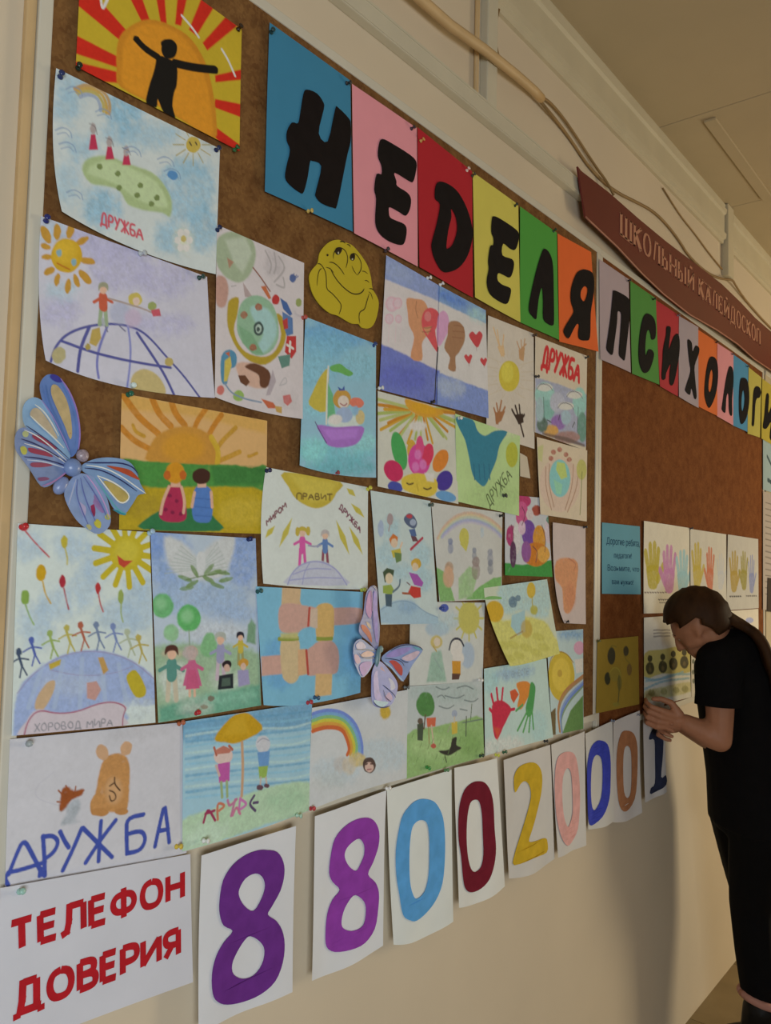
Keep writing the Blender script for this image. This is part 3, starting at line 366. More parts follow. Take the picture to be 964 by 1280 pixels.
('pencil_drawing','portrait drawing of a planet in a yellow crescent ringed by animals hands and flags','drawing',"children's drawings on the cork board",[0.7756,-0.019,2.1039],[0,0,191,-2,196,-274,8,-268],{'b': [96,-276]},(231,225,232),[[0,181,199,171,30,100,15,0,-41,5,-18,29,-1,59,5,76,-6,80,-27,71,-55,51,-76,24,-77,5,-64],[0,207,221,203,50,100,15,17,-18,57,-1,72,-22,55,-60,36,-48],[0,210,168,157,30,100,15,2,-83,19,-78,27,-94,23,-120,10,-127,3,-115],[0,196,178,181,12,100,15,56,-75,78,-94,61,-97],[0,192,126,107,12,60,15,22,-45,36,-48,27,-61],[0,197,172,64,20,100,15,30,-111,48,-102,47,-128,41,-155,53,-177,75,-187,109,-184,131,-168,142,-138,130,-107,149,-114,152,-144,138,-173,109,-197,75,-198,47,-182,29,-154,27,-126],[0,163,205,176,20,100,15,47,-139,53,-112,71,-94,95,-87,120,-94,133,-117,135,-148,118,-174,89,-186,65,-175,50,-160],[0,183,226,229,40,80,15,74,-110,110,-104,131,-126,127,-153,104,-179,89,-173,102,-148,82,-130],[0,143,191,155,30,100,15,50,-146,78,-153,104,-181,80,-184,60,-172],[0,180,118,94,12,80,60,98,-104,98,-107,96,-109,92,-111,89,-112,86,-112,84,-110,83,-108,84,-105,86,-102,89,-100,92,-100,95,-100,97,-101],[0,180,118,94,12,80,60,68,-125,67,-127,65,-130,62,-132,59,-133,56,-132,54,-131,53,-128,54,-126,56,-123,59,-121,62,-120,65,-121,67,-122],[0,180,118,94,12,80,60,89,-173,89,-176,86,-178,83,-180,80,-181,77,-180,75,-179,74,-176,75,-174,77,-171,80,-169,83,-169,86,-169,88,-171],[0,79,98,96,12,100,15,103,-139,102,-144,99,-149,95,-152,90,-153,86,-152,83,-149,82,-144,82,-139,85,-134,89,-131,94,-129,98,-131,101,-134],[0,196,221,213,12,100,15,98,-140,98,-143,96,-146,94,-148,91,-149,88,-148,87,-146,86,-143,86,-140,88,-137,90,-135,93,-134,96,-135,98,-137],[0,79,98,96,12,100,15,95,-142,94,-144,93,-145,92,-146,91,-147,89,-146,88,-145,88,-144,88,-142,89,-140,90,-139,92,-139,93,-139,94,-140],[0,206,70,70,12,100,15,136,-82,135,-85,133,-89,130,-91,126,-92,122,-92,120,-90,119,-86,120,-82,122,-79,125,-76,129,-75,132,-76,135,-78],[1,156,105,91,10,100,10,24,76,-45,93,-56,114,-73],[0,214,126,86,12,100,15,94,-71,104,-67,117,-84,112,-87],[0,83,118,184,12,100,15,137,-78,153,-82,166,-98,161,-103,145,-95],[0,103,138,197,12,100,15,143,-100,167,-105,169,-132,155,-139,146,-122],[0,204,78,75,12,100,15,144,-115,155,-108,157,-125,148,-129],[0,210,70,72,12,100,15,155,-139,176,-134,177,-161,167,-175,151,-167],[1,243,243,240,10,100,10,41,156,-154,170,-157],[1,243,243,240,10,100,10,42,163,-147,162,-164],[0,112,156,147,12,100,15,136,-178,164,-168,162,-188,145,-196],[0,97,158,197,12,100,15,18,-203,33,-189,47,-193,48,-211,35,-221,31,-243,20,-241],[0,224,206,104,12,100,15,25,-208,36,-199,39,-213,31,-239,25,-241],[0,214,118,80,12,100,15,26,-196,34,-192,34,-200],[0,230,193,176,30,100,15,50,-207,85,-200,110,-206,116,-231,92,-239,68,-236,53,-224],[0,117,78,59,20,100,15,66,-209,85,-200,115,-205,121,-222,111,-235,99,-234,96,-218,81,-213],[0,117,78,59,12,100,15,53,-226,67,-223,77,-232,70,-240,58,-236],[0,196,186,197,12,100,15,125,-203,133,-220,121,-245,112,-248],[0,224,132,126,12,100,15,26,-254,25,-258,23,-261,20,-263,17,-263,14,-262,12,-260,12,-257,12,-254,14,-251,17,-249,20,-248,23,-249,25,-251],[0,163,199,112,12,90,15,66,-256,65,-260,62,-264,58,-266,53,-267,48,-266,45,-264,44,-260,45,-256,48,-253,52,-250,57,-249,61,-250,65,-253],[1,144,166,197,10,100,10,25,27,-244,41,-257,69,-261,102,-261],[0,214,118,86,12,100,15,102,-255,127,-257,137,-265,117,-268],[0,214,178,104,12,100,15,132,-262,147,-261,147,-272,135,-271],[0,224,98,96,12,100,15,149,-242,165,-237,170,-248,160,-257,151,-253],[1,176,172,176,10,55,10,32,101,-9,117,-27,112,-43],[1,176,172,176,10,55,10,33,121,-6,127,-27,122,-40],[1,176,172,176,10,55,10,33,131,-9,150,-24,123,-55],[1,176,172,176,10,55,10,33,128,-58,149,-60,143,-42],[0,183,178,187,120,35,70,142,-19,140,-30,135,-39,127,-46,118,-49,110,-47,104,-40,102,-31,103,-21,109,-11,116,-5,125,-2,134,-4,140,-10],[0,97,118,176,12,100,15,172,-34,172,-37,170,-40,167,-43,164,-44,161,-43,158,-41,158,-38,158,-35,160,-32,163,-30,166,-29,169,-30,171,-31],[1,97,118,176,10,100,10,14,161,-38,162,-32],[1,97,118,176,10,100,10,14,165,-36,168,-27],[1,97,118,176,10,100,10,14,169,-35,174,-28],[1,97,118,176,10,100,10,14,172,-34,178,-29],[0,163,178,112,12,100,15,187,-72,187,-76,185,-79,182,-81,179,-82,176,-81,174,-79,174,-76,174,-73,176,-70,179,-68,182,-67,185,-68,187,-70],[1,176,178,189,10,50,10,16,141,-226,153,-207,159,-219,141,-226],[1,176,172,176,10,70,10,15,33,-88,42,-84],[0,196,192,197,120,30,70,183,-245,182,-251,176,-256,168,-259,158,-261,150,-260,144,-257,142,-252,144,-247,149,-242,157,-239,167,-237,175,-238,181,-241]],0.0013,0.003,0.5),
('painted_drawing','blue painting of a purple boat with a yellow sail carrying a blonde girl','drawing',"children's drawings on the cork board",[0.9685,-0.0201,2.0087],[4,0,195,-5,202,-261,0,-259],{'b': [89,-266]},(165,216,243),[[0,124,190,243,120,75,70,199,16,188,2,158,-14,116,-29,70,-39,31,-43,5,-40,-5,-32,4,-20,30,-5,68,9,114,20,157,26,188,24],[0,141,206,243,120,75,70,123,-27,117,-40,99,-52,73,-63,44,-68,20,-69,2,-65,-4,-56,2,-44,18,-32,42,-22,71,-15,97,-14,116,-18],[0,156,216,243,120,75,70,195,-46,190,-61,176,-74,156,-83,133,-88,113,-86,99,-78,94,-67,98,-54,111,-41,131,-31,153,-26,174,-27,189,-34],[0,151,214,243,120,75,70,88,-76,84,-91,72,-105,53,-115,33,-118,15,-116,3,-107,-2,-94,2,-80,13,-67,31,-57,51,-52,70,-55,83,-63],[0,138,219,238,120,75,70,195,-215,184,-225,154,-236,112,-245,67,-250,29,-250,3,-246,-7,-239,2,-229,27,-219,66,-211,110,-205,153,-203,183,-207],[0,124,203,221,120,75,70,196,-241,186,-249,160,-258,122,-264,82,-268,48,-269,24,-265,16,-260,24,-252,47,-244,81,-237,121,-232,159,-231,186,-234],[0,158,237,243,120,75,70,65,-226,62,-237,53,-246,40,-252,25,-254,11,-251,2,-244,-2,-234,1,-224,10,-215,23,-208,38,-206,51,-209,61,-216],[0,165,234,243,120,75,70,201,-193,196,-203,181,-212,161,-218,138,-221,119,-219,105,-214,100,-206,104,-196,117,-187,137,-181,159,-177,180,-179,195,-184],[0,158,221,243,120,75,70,62,-154,60,-162,52,-169,41,-173,28,-175,17,-174,9,-170,6,-163,9,-156,16,-149,27,-145,39,-142,51,-144,59,-148],[0,219,203,91,12,100,15,64,-79,66,-105,60,-157,19,-151,27,-128,45,-97],[1,243,243,235,10,100,10,38,65,-75,63,-114,63,-178],[0,120,196,110,12,100,15,70,-74,94,-64,112,-69,131,-74,119,-82,95,-80,74,-81],[0,124,203,153,20,100,15,65,-105,78,-123,86,-159,66,-168],[0,226,243,243,30,100,15,157,-160,152,-167,139,-173,121,-178,101,-181,83,-181,70,-179,66,-174,70,-168,82,-162,100,-157,120,-154,139,-153,152,-156],[0,185,131,227,20,100,15,40,-184,87,-181,159,-169,161,-185,143,-204,106,-215,70,-216,55,-203],[0,199,144,243,40,100,15,55,-190,148,-176,142,-192,76,-205],[1,98,80,137,10,100,10,17,35,-179,46,-193,64,-212],[0,216,170,88,12,100,15,127,-123,125,-131,118,-138,109,-143,98,-145,88,-143,81,-138,79,-131,81,-124,87,-116,96,-111,107,-110,117,-111,124,-116],[0,243,232,224,12,100,15,121,-129,120,-134,116,-139,110,-142,104,-143,98,-142,94,-139,92,-134,93,-129,97,-124,103,-121,109,-120,115,-121,119,-124],[1,178,100,115,10,100,10,18,98,-136,109,-139,116,-133],[0,78,107,189,12,100,15,91,-107,102,-109,108,-102,109,-110,95,-113],[0,178,203,243,20,100,15,132,-152,130,-158,124,-164,115,-168,105,-169,97,-168,90,-164,88,-158,90,-152,96,-146,104,-142,114,-141,123,-142,129,-146],[0,243,243,243,30,100,15,104,-164,102,-168,97,-172,90,-175,83,-176,75,-175,70,-173,69,-169,70,-165,75,-162,82,-159,90,-158,97,-158,102,-160],[0,243,141,121,12,100,15,163,-126,160,-130,154,-134,145,-136,136,-136,129,-135,124,-132,123,-128,126,-124,132,-120,140,-118,149,-117,157,-119,162,-122],[0,226,211,159,12,100,15,166,-150,165,-157,162,-162,157,-165,151,-166,146,-164,142,-160,141,-154,142,-148,145,-143,150,-140,156,-139,161,-141,165,-145],[0,158,203,243,12,70,15,149,-140,148,-144,146,-148,142,-150,139,-150,135,-149,132,-147,131,-143,132,-139,134,-136,138,-134,142,-133,145,-134,148,-137]],0.0014,0.003,0.5),
('watercolour_drawing','near half of a two-sheet watercolour of hands and heart balloons with pale pink balloons','drawing',"children's drawings on the cork board",[1.1765,-0.0179,2.1863],[14,0,194,-10,190,-266,0,-268],{},(237,233,240),[[0,163,184,243,30,100,40,3,1,196,-3,197,-43,5,-48],[0,149,184,243,30,100,40,190,-5,396,-13,397,-45,192,-45],[0,111,152,240,120,80,70,296,-25,287,-31,269,-36,247,-38,224,-38,205,-35,194,-31,193,-25,201,-20,218,-15,240,-12,263,-12,283,-15,295,-19],[0,189,229,243,120,70,70,383,-33,375,-41,361,-47,344,-50,326,-51,313,-49,305,-44,305,-38,312,-31,326,-25,343,-21,360,-20,374,-22,383,-27],[0,181,200,243,120,50,70,96,-24,87,-31,71,-37,52,-40,32,-40,17,-37,9,-31,9,-24,17,-17,32,-11,51,-8,70,-8,86,-11,95,-17],[0,128,143,229,30,100,45,-5,-178,81,-183,198,-193,192,-271,-9,-275],[0,145,168,243,30,100,45,193,-196,308,-199,407,-201,409,-270,187,-272],[0,204,219,243,120,50,70,297,-215,289,-226,271,-235,247,-241,223,-242,202,-240,189,-233,186,-224,194,-214,211,-205,234,-199,259,-197,280,-199,294,-206],[0,113,124,226,120,60,70,149,-224,139,-236,116,-247,85,-254,53,-256,27,-253,10,-246,6,-236,15,-224,36,-214,65,-206,97,-203,126,-205,144,-213],[0,242,196,220,12,60,15,54,-86,53,-94,47,-101,39,-106,30,-108,22,-107,16,-103,14,-97,16,-90,21,-83,29,-78,38,-76,46,-76,52,-80],[0,243,224,240,12,70,15,48,-88,47,-93,43,-98,38,-102,31,-103,26,-103,22,-100,20,-95,21,-90,25,-86,30,-82,37,-80,43,-81,47,-84],[0,242,196,220,12,60,15,68,-81,66,-87,62,-92,56,-96,49,-98,42,-97,38,-94,36,-90,38,-84,42,-79,48,-75,55,-73,61,-73,66,-76],[0,243,224,240,12,70,15,63,-83,62,-87,59,-90,55,-93,50,-94,45,-94,42,-92,41,-88,42,-84,45,-81,49,-78,54,-77,59,-77,62,-79],[0,242,196,220,12,60,15,41,-120,40,-125,36,-129,31,-133,25,-134,19,-134,15,-131,14,-127,15,-122,18,-117,24,-114,30,-112,36,-113,40,-115],[0,243,224,240,12,70,15,37,-121,36,-124,34,-128,30,-130,26,-131,22,-131,19,-129,18,-126,19,-122,21,-119,25,-116,29,-115,33,-116,36,-118],[0,242,196,220,12,60,15,67,-113,66,-117,63,-121,59,-124,54,-125,50,-124,46,-122,45,-119,46,-115,49,-111,54,-108,58,-107,63,-108,66,-110],[0,243,224,240,12,70,15,64,-114,63,-117,61,-119,58,-121,55,-122,52,-122,49,-120,49,-118,49,-115,51,-113,54,-111,58,-110,61,-110,63,-112],[1,243,219,234,10,60,10,16,28,-131,25,-171],[1,243,219,234,10,60,10,16,49,-125,47,-166],[1,243,219,234,10,60,10,16,65,-121,63,-162],[0,233,171,132,20,100,15,81,-69,110,-61,140,-58,158,-77,154,-99,168,-112,143,-136,135,-151,136,-182,98,-185,109,-141,91,-120,86,-96],[0,236,102,112,20,100,15,133,-99,141,-79,162,-66,189,-67,199,-88,181,-109,192,-144,187,-153,160,-135,139,-119],[0,243,168,172,12,50,15,166,-83,165,-88,162,-93,157,-96,152,-97,147,-96,143,-94,142,-89,143,-85,146,-80,151,-77,156,-75,161,-76,165,-79],[0,237,181,226,20,100,15,188,-91,194,-71,212,-59,228,-68,231,-91,218,-116,196,-140,186,-118],[0,184,139,107,20,100,15,231,-80,264,-70,289,-77,293,-104,271,-137,257,-151,258,-181,230,-181,236,-155,214,-139,227,-109],[0,233,171,132,20,100,15,138,-114,168,-104,155,-125],[1,60,56,58,10,100,10,31,192,-144,186,-198,183,-257],[1,163,112,87,10,70,10,17,139,-114,155,-111,169,-105],[1,163,112,87,10,70,10,17,136,-123,153,-120,166,-114],[1,163,112,87,10,70,10,18,250,-82,266,-77,288,-77],[1,163,112,87,10,70,10,18,246,-96,267,-90,290,-87],[1,163,112,87,10,70,10,18,244,-109,265,-105,287,-101],[1,163,112,87,10,70,10,17,114,-65,111,-84,120,-98],[0,223,86,92,12,100,15,337,-82,351,-71,365,-75,357,-93,344,-110,319,-99,310,-88,323,-78],[1,163,91,98,10,60,10,15,338,-105,342,-118],[0,223,86,92,12,100,15,308,-137,316,-131,324,-134,319,-144,311,-154,297,-147,292,-141,300,-135],[1,163,91,98,10,60,10,15,308,-151,311,-158],[0,223,86,92,12,100,15,371,-131,379,-126,386,-128,382,-137,375,-146,361,-140,357,-134,364,-129],[1,163,91,98,10,60,10,15,372,-143,375,-150]],0.0016,0.003,0.5),
('watercolour_drawing','far half of a two-sheet watercolour of hands and heart balloons with red hearts','drawing',"children's drawings on the cork board",[1.3648,-0.019,2.1762],[4,0,187,-6,208,-253,0,-256],{},(238,238,243),[[0,164,188,243,30,100,40,-186,11,6,7,7,-34,-184,-38],[0,150,188,243,30,100,40,1,5,206,-4,207,-36,2,-35],[0,112,155,243,120,80,70,107,-16,97,-21,80,-26,57,-29,34,-28,15,-26,4,-21,3,-16,11,-10,28,-5,50,-3,73,-3,93,-5,105,-10],[0,190,234,243,120,70,70,193,-24,185,-31,171,-37,154,-41,137,-42,123,-39,115,-34,115,-28,122,-21,136,-15,153,-11,170,-10,185,-12,193,-17],[0,182,204,243,120,50,70,-94,-15,-103,-22,-119,-28,-138,-31,-157,-31,-172,-27,-181,-22,-181,-15,-173,-8,-158,-2,-139,1,-119,2,-103,-2,-94,-7],[0,129,146,236,30,100,45,-194,-168,-108,-174,8,-183,2,-261,-198,-265],[0,146,171,243,30,100,45,4,-187,118,-189,217,-191,219,-261,-3,-262],[0,206,223,243,120,50,70,108,-205,99,-216,81,-225,57,-231,33,-233,12,-230,-1,-223,-3,-214,4,-204,21,-196,44,-189,69,-187,90,-189,104,-196],[0,113,127,233,120,60,70,-41,-214,-51,-226,-74,-237,-105,-244,-136,-246,-163,-244,-179,-236,-184,-226,-174,-214,-154,-204,-125,-196,-93,-193,-64,-196,-45,-203],[0,243,200,228,12,60,15,-135,-77,-137,-84,-142,-91,-151,-96,-159,-98,-168,-97,-173,-93,-175,-87,-174,-80,-168,-73,-161,-68,-152,-66,-143,-67,-138,-71],[0,243,228,243,12,70,15,-141,-78,-143,-83,-146,-88,-152,-92,-158,-94,-164,-93,-168,-90,-170,-86,-168,-81,-165,-76,-159,-72,-153,-71,-147,-71,-143,-74],[0,243,200,228,12,60,15,-122,-72,-123,-77,-127,-83,-134,-87,-141,-88,-147,-88,-152,-85,-153,-80,-152,-74,-148,-69,-142,-65,-135,-63,-128,-64,-124,-67],[0,243,228,243,12,70,15,-127,-73,-128,-77,-131,-81,-135,-83,-140,-85,-144,-84,-147,-82,-149,-79,-148,-75,-145,-71,-140,-68,-136,-67,-131,-67,-128,-70],[0,243,200,228,12,60,15,-148,-110,-149,-115,-153,-120,-159,-123,-165,-125,-170,-124,-174,-121,-176,-117,-175,-112,-171,-107,-166,-104,-159,-102,-154,-103,-150,-106],[0,243,228,243,12,70,15,-152,-111,-153,-115,-156,-118,-160,-120,-164,-121,-168,-121,-171,-119,-172,-116,-171,-113,-168,-109,-165,-107,-160,-106,-156,-106,-154,-108],[0,243,200,228,12,60,15,-122,-104,-123,-107,-126,-111,-131,-114,-135,-115,-140,-115,-143,-112,-144,-109,-143,-105,-140,-102,-136,-99,-131,-98,-127,-98,-123,-100],[0,243,228,243,12,70,15,-126,-104,-126,-107,-128,-110,-131,-112,-135,-113,-138,-112,-140,-111,-141,-108,-140,-106,-138,-103,-135,-101,-132,-100,-129,-101,-126,-102],[1,243,223,242,10,60,10,16,-162,-121,-164,-161],[1,243,223,242,10,60,10,16,-140,-116,-143,-156],[1,243,223,242,10,60,10,16,-124,-112,-127,-152],[0,234,174,137,20,100,15,-108,-59,-80,-52,-50,-49,-32,-68,-35,-90,-22,-102,-47,-127,-55,-141,-54,-172,-92,-175,-81,-132,-98,-110,-103,-86],[0,237,104,116,20,100,15,-57,-90,-49,-70,-28,-56,-1,-57,9,-79,-8,-99,2,-134,-2,-143,-30,-125,-50,-109],[0,243,171,178,12,50,15,-24,-74,-25,-78,-28,-83,-33,-86,-38,-88,-43,-87,-46,-84,-48,-80,-47,-75,-44,-70,-39,-67,-33,-66,-28,-67,-25,-69],[0,238,185,233,20,100,15,-2,-81,4,-61,22,-50,38,-58,42,-82,28,-106,6,-130,-4,-109],[0,185,142,110,20,100,15,41,-71,74,-60,99,-68,103,-95,81,-127,67,-141,68,-171,40,-171,47,-146,25,-129,37,-99],[0,234,174,137,20,100,15,-52,-104,-22,-94,-34,-116],[1,60,58,61,10,100,10,31,2,-134,-3,-188,-7,-247],[1,164,114,90,10,70,10,17,-50,-104,-35,-101,-21,-96],[1,164,114,90,10,70,10,17,-54,-113,-36,-110,-24,-104],[1,164,114,90,10,70,10,18,60,-73,76,-68,98,-67],[1,164,114,90,10,70,10,18,56,-86,77,-81,100,-78],[1,164,114,90,10,70,10,18,54,-99,75,-96,97,-92],[1,164,114,90,10,70,10,17,-75,-56,-79,-75,-70,-88],[0,224,87,96,12,100,15,148,-72,161,-61,175,-66,168,-83,154,-100,129,-89,120,-79,134,-68],[1,164,93,102,10,60,10,15,148,-95,152,-108],[0,224,87,96,12,100,15,118,-128,126,-122,134,-124,129,-134,122,-144,107,-137,102,-131,110,-125],[1,164,93,102,10,60,10,15,118,-141,122,-149],[0,224,87,96,12,100,15,181,-122,189,-116,196,-119,192,-128,185,-136,171,-130,167,-125,174,-119],[1,164,93,102,10,60,10,15,182,-134,185,-140]],0.0017,0.003,0.5),
('pencil_drawing','narrow drawing of a round yellow sun with raised hands above and brown hands below','drawing',"children's drawings on the cork board",[1.5639,-0.0168,2.1703],[2,-8,217,0,229,-291,0,-284],{},(234,228,220),[[0,232,217,86,20,100,15,150,-122,146,-139,132,-155,113,-165,91,-169,72,-166,58,-155,53,-140,57,-124,70,-108,89,-97,111,-93,131,-96,145,-106],[0,243,234,104,50,100,15,120,-118,118,-129,110,-139,99,-146,87,-148,76,-146,68,-139,65,-129,67,-118,75,-108,86,-102,98,-99,109,-101,117,-108],[1,227,217,199,10,70,10,20,160,-120,176,-117],[1,227,217,199,10,70,10,20,159,-129,259,-114],[1,227,217,199,10,70,10,20,155,-139,170,-144],[1,227,217,199,10,70,10,20,149,-149,231,-145],[1,227,217,199,10,70,10,20,141,-157,152,-169],[1,227,217,199,10,70,10,20,131,-165,181,-172],[1,227,217,199,10,70,10,20,120,-171,125,-187],[1,227,217,199,10,70,10,20,108,-175,119,-191],[1,227,217,199,10,70,10,20,96,-177,95,-195],[1,227,217,199,10,70,10,19,84,-177,57,-199],[1,227,217,199,10,70,10,19,73,-175,67,-192],[1,227,217,199,10,70,10,19,64,-171,5,-195],[1,227,217,199,10,70,10,19,56,-166,44,-178],[1,227,217,199,10,70,10,19,50,-159,-30,-181],[1,227,217,199,10,70,10,19,46,-151,32,-157],[1,227,217,199,10,70,10,19,44,-142,-42,-159],[1,227,217,199,10,70,10,19,45,-133,31,-132],[1,227,217,199,10,70,10,19,48,-123,-31,-132],[1,227,217,199,10,70,10,19,54,-114,42,-106],[1,227,217,199,10,70,10,19,62,-106,2,-105],[1,227,217,199,10,70,10,19,71,-98,63,-84],[1,227,217,199,10,70,10,20,82,-92,53,-81],[1,227,217,199,10,70,10,20,93,-88,91,-70],[1,227,217,199,10,70,10,20,106,-85,115,-65],[1,227,217,199,10,70,10,20,118,-84,122,-66],[1,227,217,199,10,70,10,20,129,-86,177,-60],[1,227,217,199,10,70,10,20,139,-89,149,-74],[1,227,217,199,10,70,10,20,148,-95,229,-67],[1,227,217,199,10,70,10,20,154,-102,168,-92],[1,227,217,199,10,70,10,20,158,-110,258,-87],[1,243,211,167,10,100,10,47,74,-88,57,-74,27,-31],[1,243,211,167,10,100,10,47,74,-85,54,-69,44,-33],[1,243,211,167,10,100,10,47,74,-85,68,-66,73,-38],[0,243,211,167,12,100,15,45,-71,73,-62,80,-84,63,-92],[0,216,174,134,12,100,15,144,-58,174,-45,169,-81,148,-79],[1,216,174,134,10,100,10,40,150,-57,135,-39],[1,216,174,134,10,100,10,40,159,-52,155,-31],[1,216,174,134,10,100,10,40,168,-50,173,-24],[1,216,174,134,10,100,10,40,152,-56,180,-35],[1,187,132,92,10,100,10,57,51,-253,56,-226],[1,187,132,92,10,100,10,57,45,-239,33,-220],[1,187,132,92,10,100,10,58,56,-229,66,-197],[1,187,132,92,10,100,10,58,67,-230,83,-209],[1,187,132,92,10,100,10,57,52,-226,44,-207],[0,187,132,92,12,100,15,37,-229,84,-218,67,-244,42,-257],[1,69,54,50,10,100,10,68,174,-266,152,-229],[1,69,54,50,10,100,10,68,143,-230,116,-210],[1,69,54,50,10,100,10,68,148,-223,132,-198],[1,69,54,50,10,100,10,68,157,-222,151,-193],[1,69,54,50,10,100,10,68,161,-227,176,-213],[0,69,54,50,12,100,15,128,-220,169,-211,173,-232,149,-241]],0.0019,0.002,0.5),
('painted_drawing','drawing headed with red block letters over a misty forest scene in teal and grey','drawing',"children's drawings on the cork board",[1.7872,-0.0179,2.1783],[0,-13,299,0,295,-268,2,-257],{},(236,227,210),[[1,228,62,70,10,100,10,115,35,-90,37,-80,66,-80,64,-91],[1,228,62,70,10,100,10,115,42,-80,56,-29,72,-28,61,-80],[1,228,62,70,10,100,10,117,74,-81,86,-28,101,-28,105,-36,103,-49,95,-57,79,-57],[1,228,62,70,10,100,10,119,116,-28,122,-57],[1,228,62,70,10,100,10,120,140,-28,121,-60,108,-81],[1,228,62,70,10,100,10,121,168,-28,156,-82],[1,228,62,70,10,100,10,120,149,-28,174,-82],[1,228,62,70,10,100,10,122,186,-28,137,-82],[1,228,62,70,10,100,10,123,219,-28,196,-28,183,-82,200,-83,210,-75,212,-61,207,-54,190,-54],[1,228,62,70,10,100,10,123,218,-83,246,-28,249,-83],[1,228,62,70,10,100,10,124,228,-64,247,-64],[0,188,198,231,30,100,50,3,-118,121,-112,301,-110,301,-258,7,-257],[0,178,234,234,40,85,40,108,-144,103,-159,88,-173,67,-183,43,-187,22,-184,7,-175,2,-163,7,-148,21,-134,42,-124,65,-120,87,-122,102,-131],[0,153,212,210,40,85,40,109,-183,105,-195,94,-206,78,-214,60,-216,44,-214,33,-207,29,-196,32,-185,43,-174,59,-166,77,-163,93,-165,105,-173],[0,175,234,234,40,85,40,298,-132,294,-151,282,-167,265,-178,246,-181,229,-176,217,-163,212,-146,216,-128,227,-111,244,-100,263,-97,281,-102,293,-114],[0,125,176,167,40,85,40,303,-201,300,-220,292,-236,279,-246,266,-247,253,-241,244,-228,241,-210,243,-192,252,-176,264,-166,278,-164,290,-170,299,-184],[0,209,217,243,40,85,40,165,-154,161,-166,150,-178,133,-186,114,-188,97,-186,86,-179,81,-168,85,-156,96,-145,113,-137,131,-134,149,-136,161,-143],[0,167,131,213,40,85,40,174,-207,170,-216,158,-225,141,-231,122,-233,105,-232,94,-227,90,-219,93,-210,105,-201,121,-195,140,-192,157,-193,169,-198],[0,239,190,112,40,85,40,132,-236,128,-244,116,-251,100,-256,81,-259,65,-258,54,-254,50,-247,54,-240,65,-233,81,-227,99,-225,115,-225,127,-229],[0,109,137,130,40,85,40,72,-228,69,-237,61,-245,50,-250,37,-252,25,-250,17,-244,14,-237,17,-228,25,-220,36,-215,49,-213,61,-215,69,-220],[0,188,154,155,40,85,40,257,-236,249,-244,228,-253,199,-260,166,-264,138,-265,118,-261,111,-255,118,-247,137,-239,166,-232,198,-227,228,-226,249,-229],[0,188,220,234,40,85,40,50,-193,48,-207,43,-219,34,-226,25,-228,17,-223,11,-213,8,-200,10,-186,15,-174,23,-166,33,-164,41,-169,47,-179],[0,188,220,243,40,85,40,203,-189,200,-198,192,-206,180,-212,168,-214,156,-212,148,-206,145,-198,147,-188,155,-180,167,-175,179,-173,191,-175,200,-180],[0,239,243,243,12,80,15,97,-126,93,-132,81,-137,63,-143,44,-146,28,-147,16,-146,12,-142,16,-137,27,-131,44,-126,63,-122,80,-121,92,-123],[1,117,123,149,10,80,10,21,12,-147,27,-131,53,-125,80,-125,97,-135],[0,239,243,243,12,80,15,273,-115,268,-121,254,-127,235,-133,213,-136,194,-137,181,-136,176,-132,181,-127,194,-120,213,-115,234,-111,254,-110,268,-111],[1,117,123,149,10,80,10,22,177,-137,194,-121,223,-114,254,-114,273,-125],[0,239,243,243,12,80,15,220,-155,215,-161,202,-167,183,-172,163,-175,144,-176,132,-174,127,-171,131,-165,144,-159,162,-154,183,-151,202,-150,215,-151],[1,117,123,149,10,80,10,22,127,-176,144,-160,173,-154,202,-154,220,-165],[1,85,101,106,10,80,10,25,48,-161,53,-224],[1,85,101,106,10,80,10,27,247,-154,241,-224],[0,125,109,106,30,70,15,43,-252,182,-246,288,-252,288,-259,44,-258],[1,82,79,88,10,100,10,25,90,-219,69,-216],[1,82,79,88,10,100,10,26,131,-206,138,-192],[1,82,79,88,10,100,10,27,211,-215,225,-199]],0.0021,0.002,0.5),
('painted_drawing','green painting of teal joined hands reaching down with handwriting along the side','drawing',"children's drawings on the cork board",[1.4364,-0.019,1.9126],[0,0,280,-11,278,-206,13,-190],{},(208,243,177),[[0,233,243,217,120,60,70,279,10,273,-1,257,-12,234,-20,208,-23,185,-22,170,-16,164,-6,169,5,184,15,207,23,232,27,256,26,273,20],[0,190,227,159,120,50,70,284,-160,271,-176,236,-191,186,-201,133,-204,87,-201,56,-191,45,-178,55,-163,85,-149,131,-138,184,-133,234,-136,270,-145],[0,66,149,182,20,100,15,5,-7,69,-3,90,-25,122,-32,164,-15,220,-9,187,-44,172,-81,151,-112,125,-146,99,-143,73,-126,57,-88,40,-52,15,-28],[1,57,127,165,10,100,10,37,77,-103,82,-136],[1,57,127,165,10,100,10,37,98,-101,103,-134],[1,57,127,165,10,100,10,37,118,-98,124,-132],[1,57,127,165,10,100,10,37,140,-96,145,-130],[0,204,213,83,20,100,15,271,-58,269,-71,261,-83,250,-90,237,-91,226,-86,218,-77,215,-64,217,-51,225,-40,236,-33,248,-31,260,-35,268,-45],[1,85,106,72,10,80,10,32,149,-197,145,-193,159,-182,163,-187],[1,85,106,72,10,80,10,32,148,-191,130,-169,137,-163,157,-184],[1,85,106,72,10,80,10,32,163,-179,143,-158,151,-152,156,-153,161,-158,162,-163,154,-169],[1,85,106,72,10,80,10,32,158,-146,174,-153],[1,85,106,72,10,80,10,32,169,-137,175,-155,179,-166],[1,85,106,72,10,80,10,32,181,-127,201,-149],[1,85,106,72,10,80,10,32,173,-134,210,-142],[1,85,106,72,10,80,10,32,190,-120,193,-155],[1,85,106,72,10,80,10,33,204,-108,194,-117,214,-138,222,-132,222,-126,216,-121,211,-121,203,-127],[1,85,106,72,10,80,10,33,230,-126,216,-99,244,-115],[1,85,106,72,10,80,10,33,225,-116,234,-109]],0.0018,0.002,0.5),
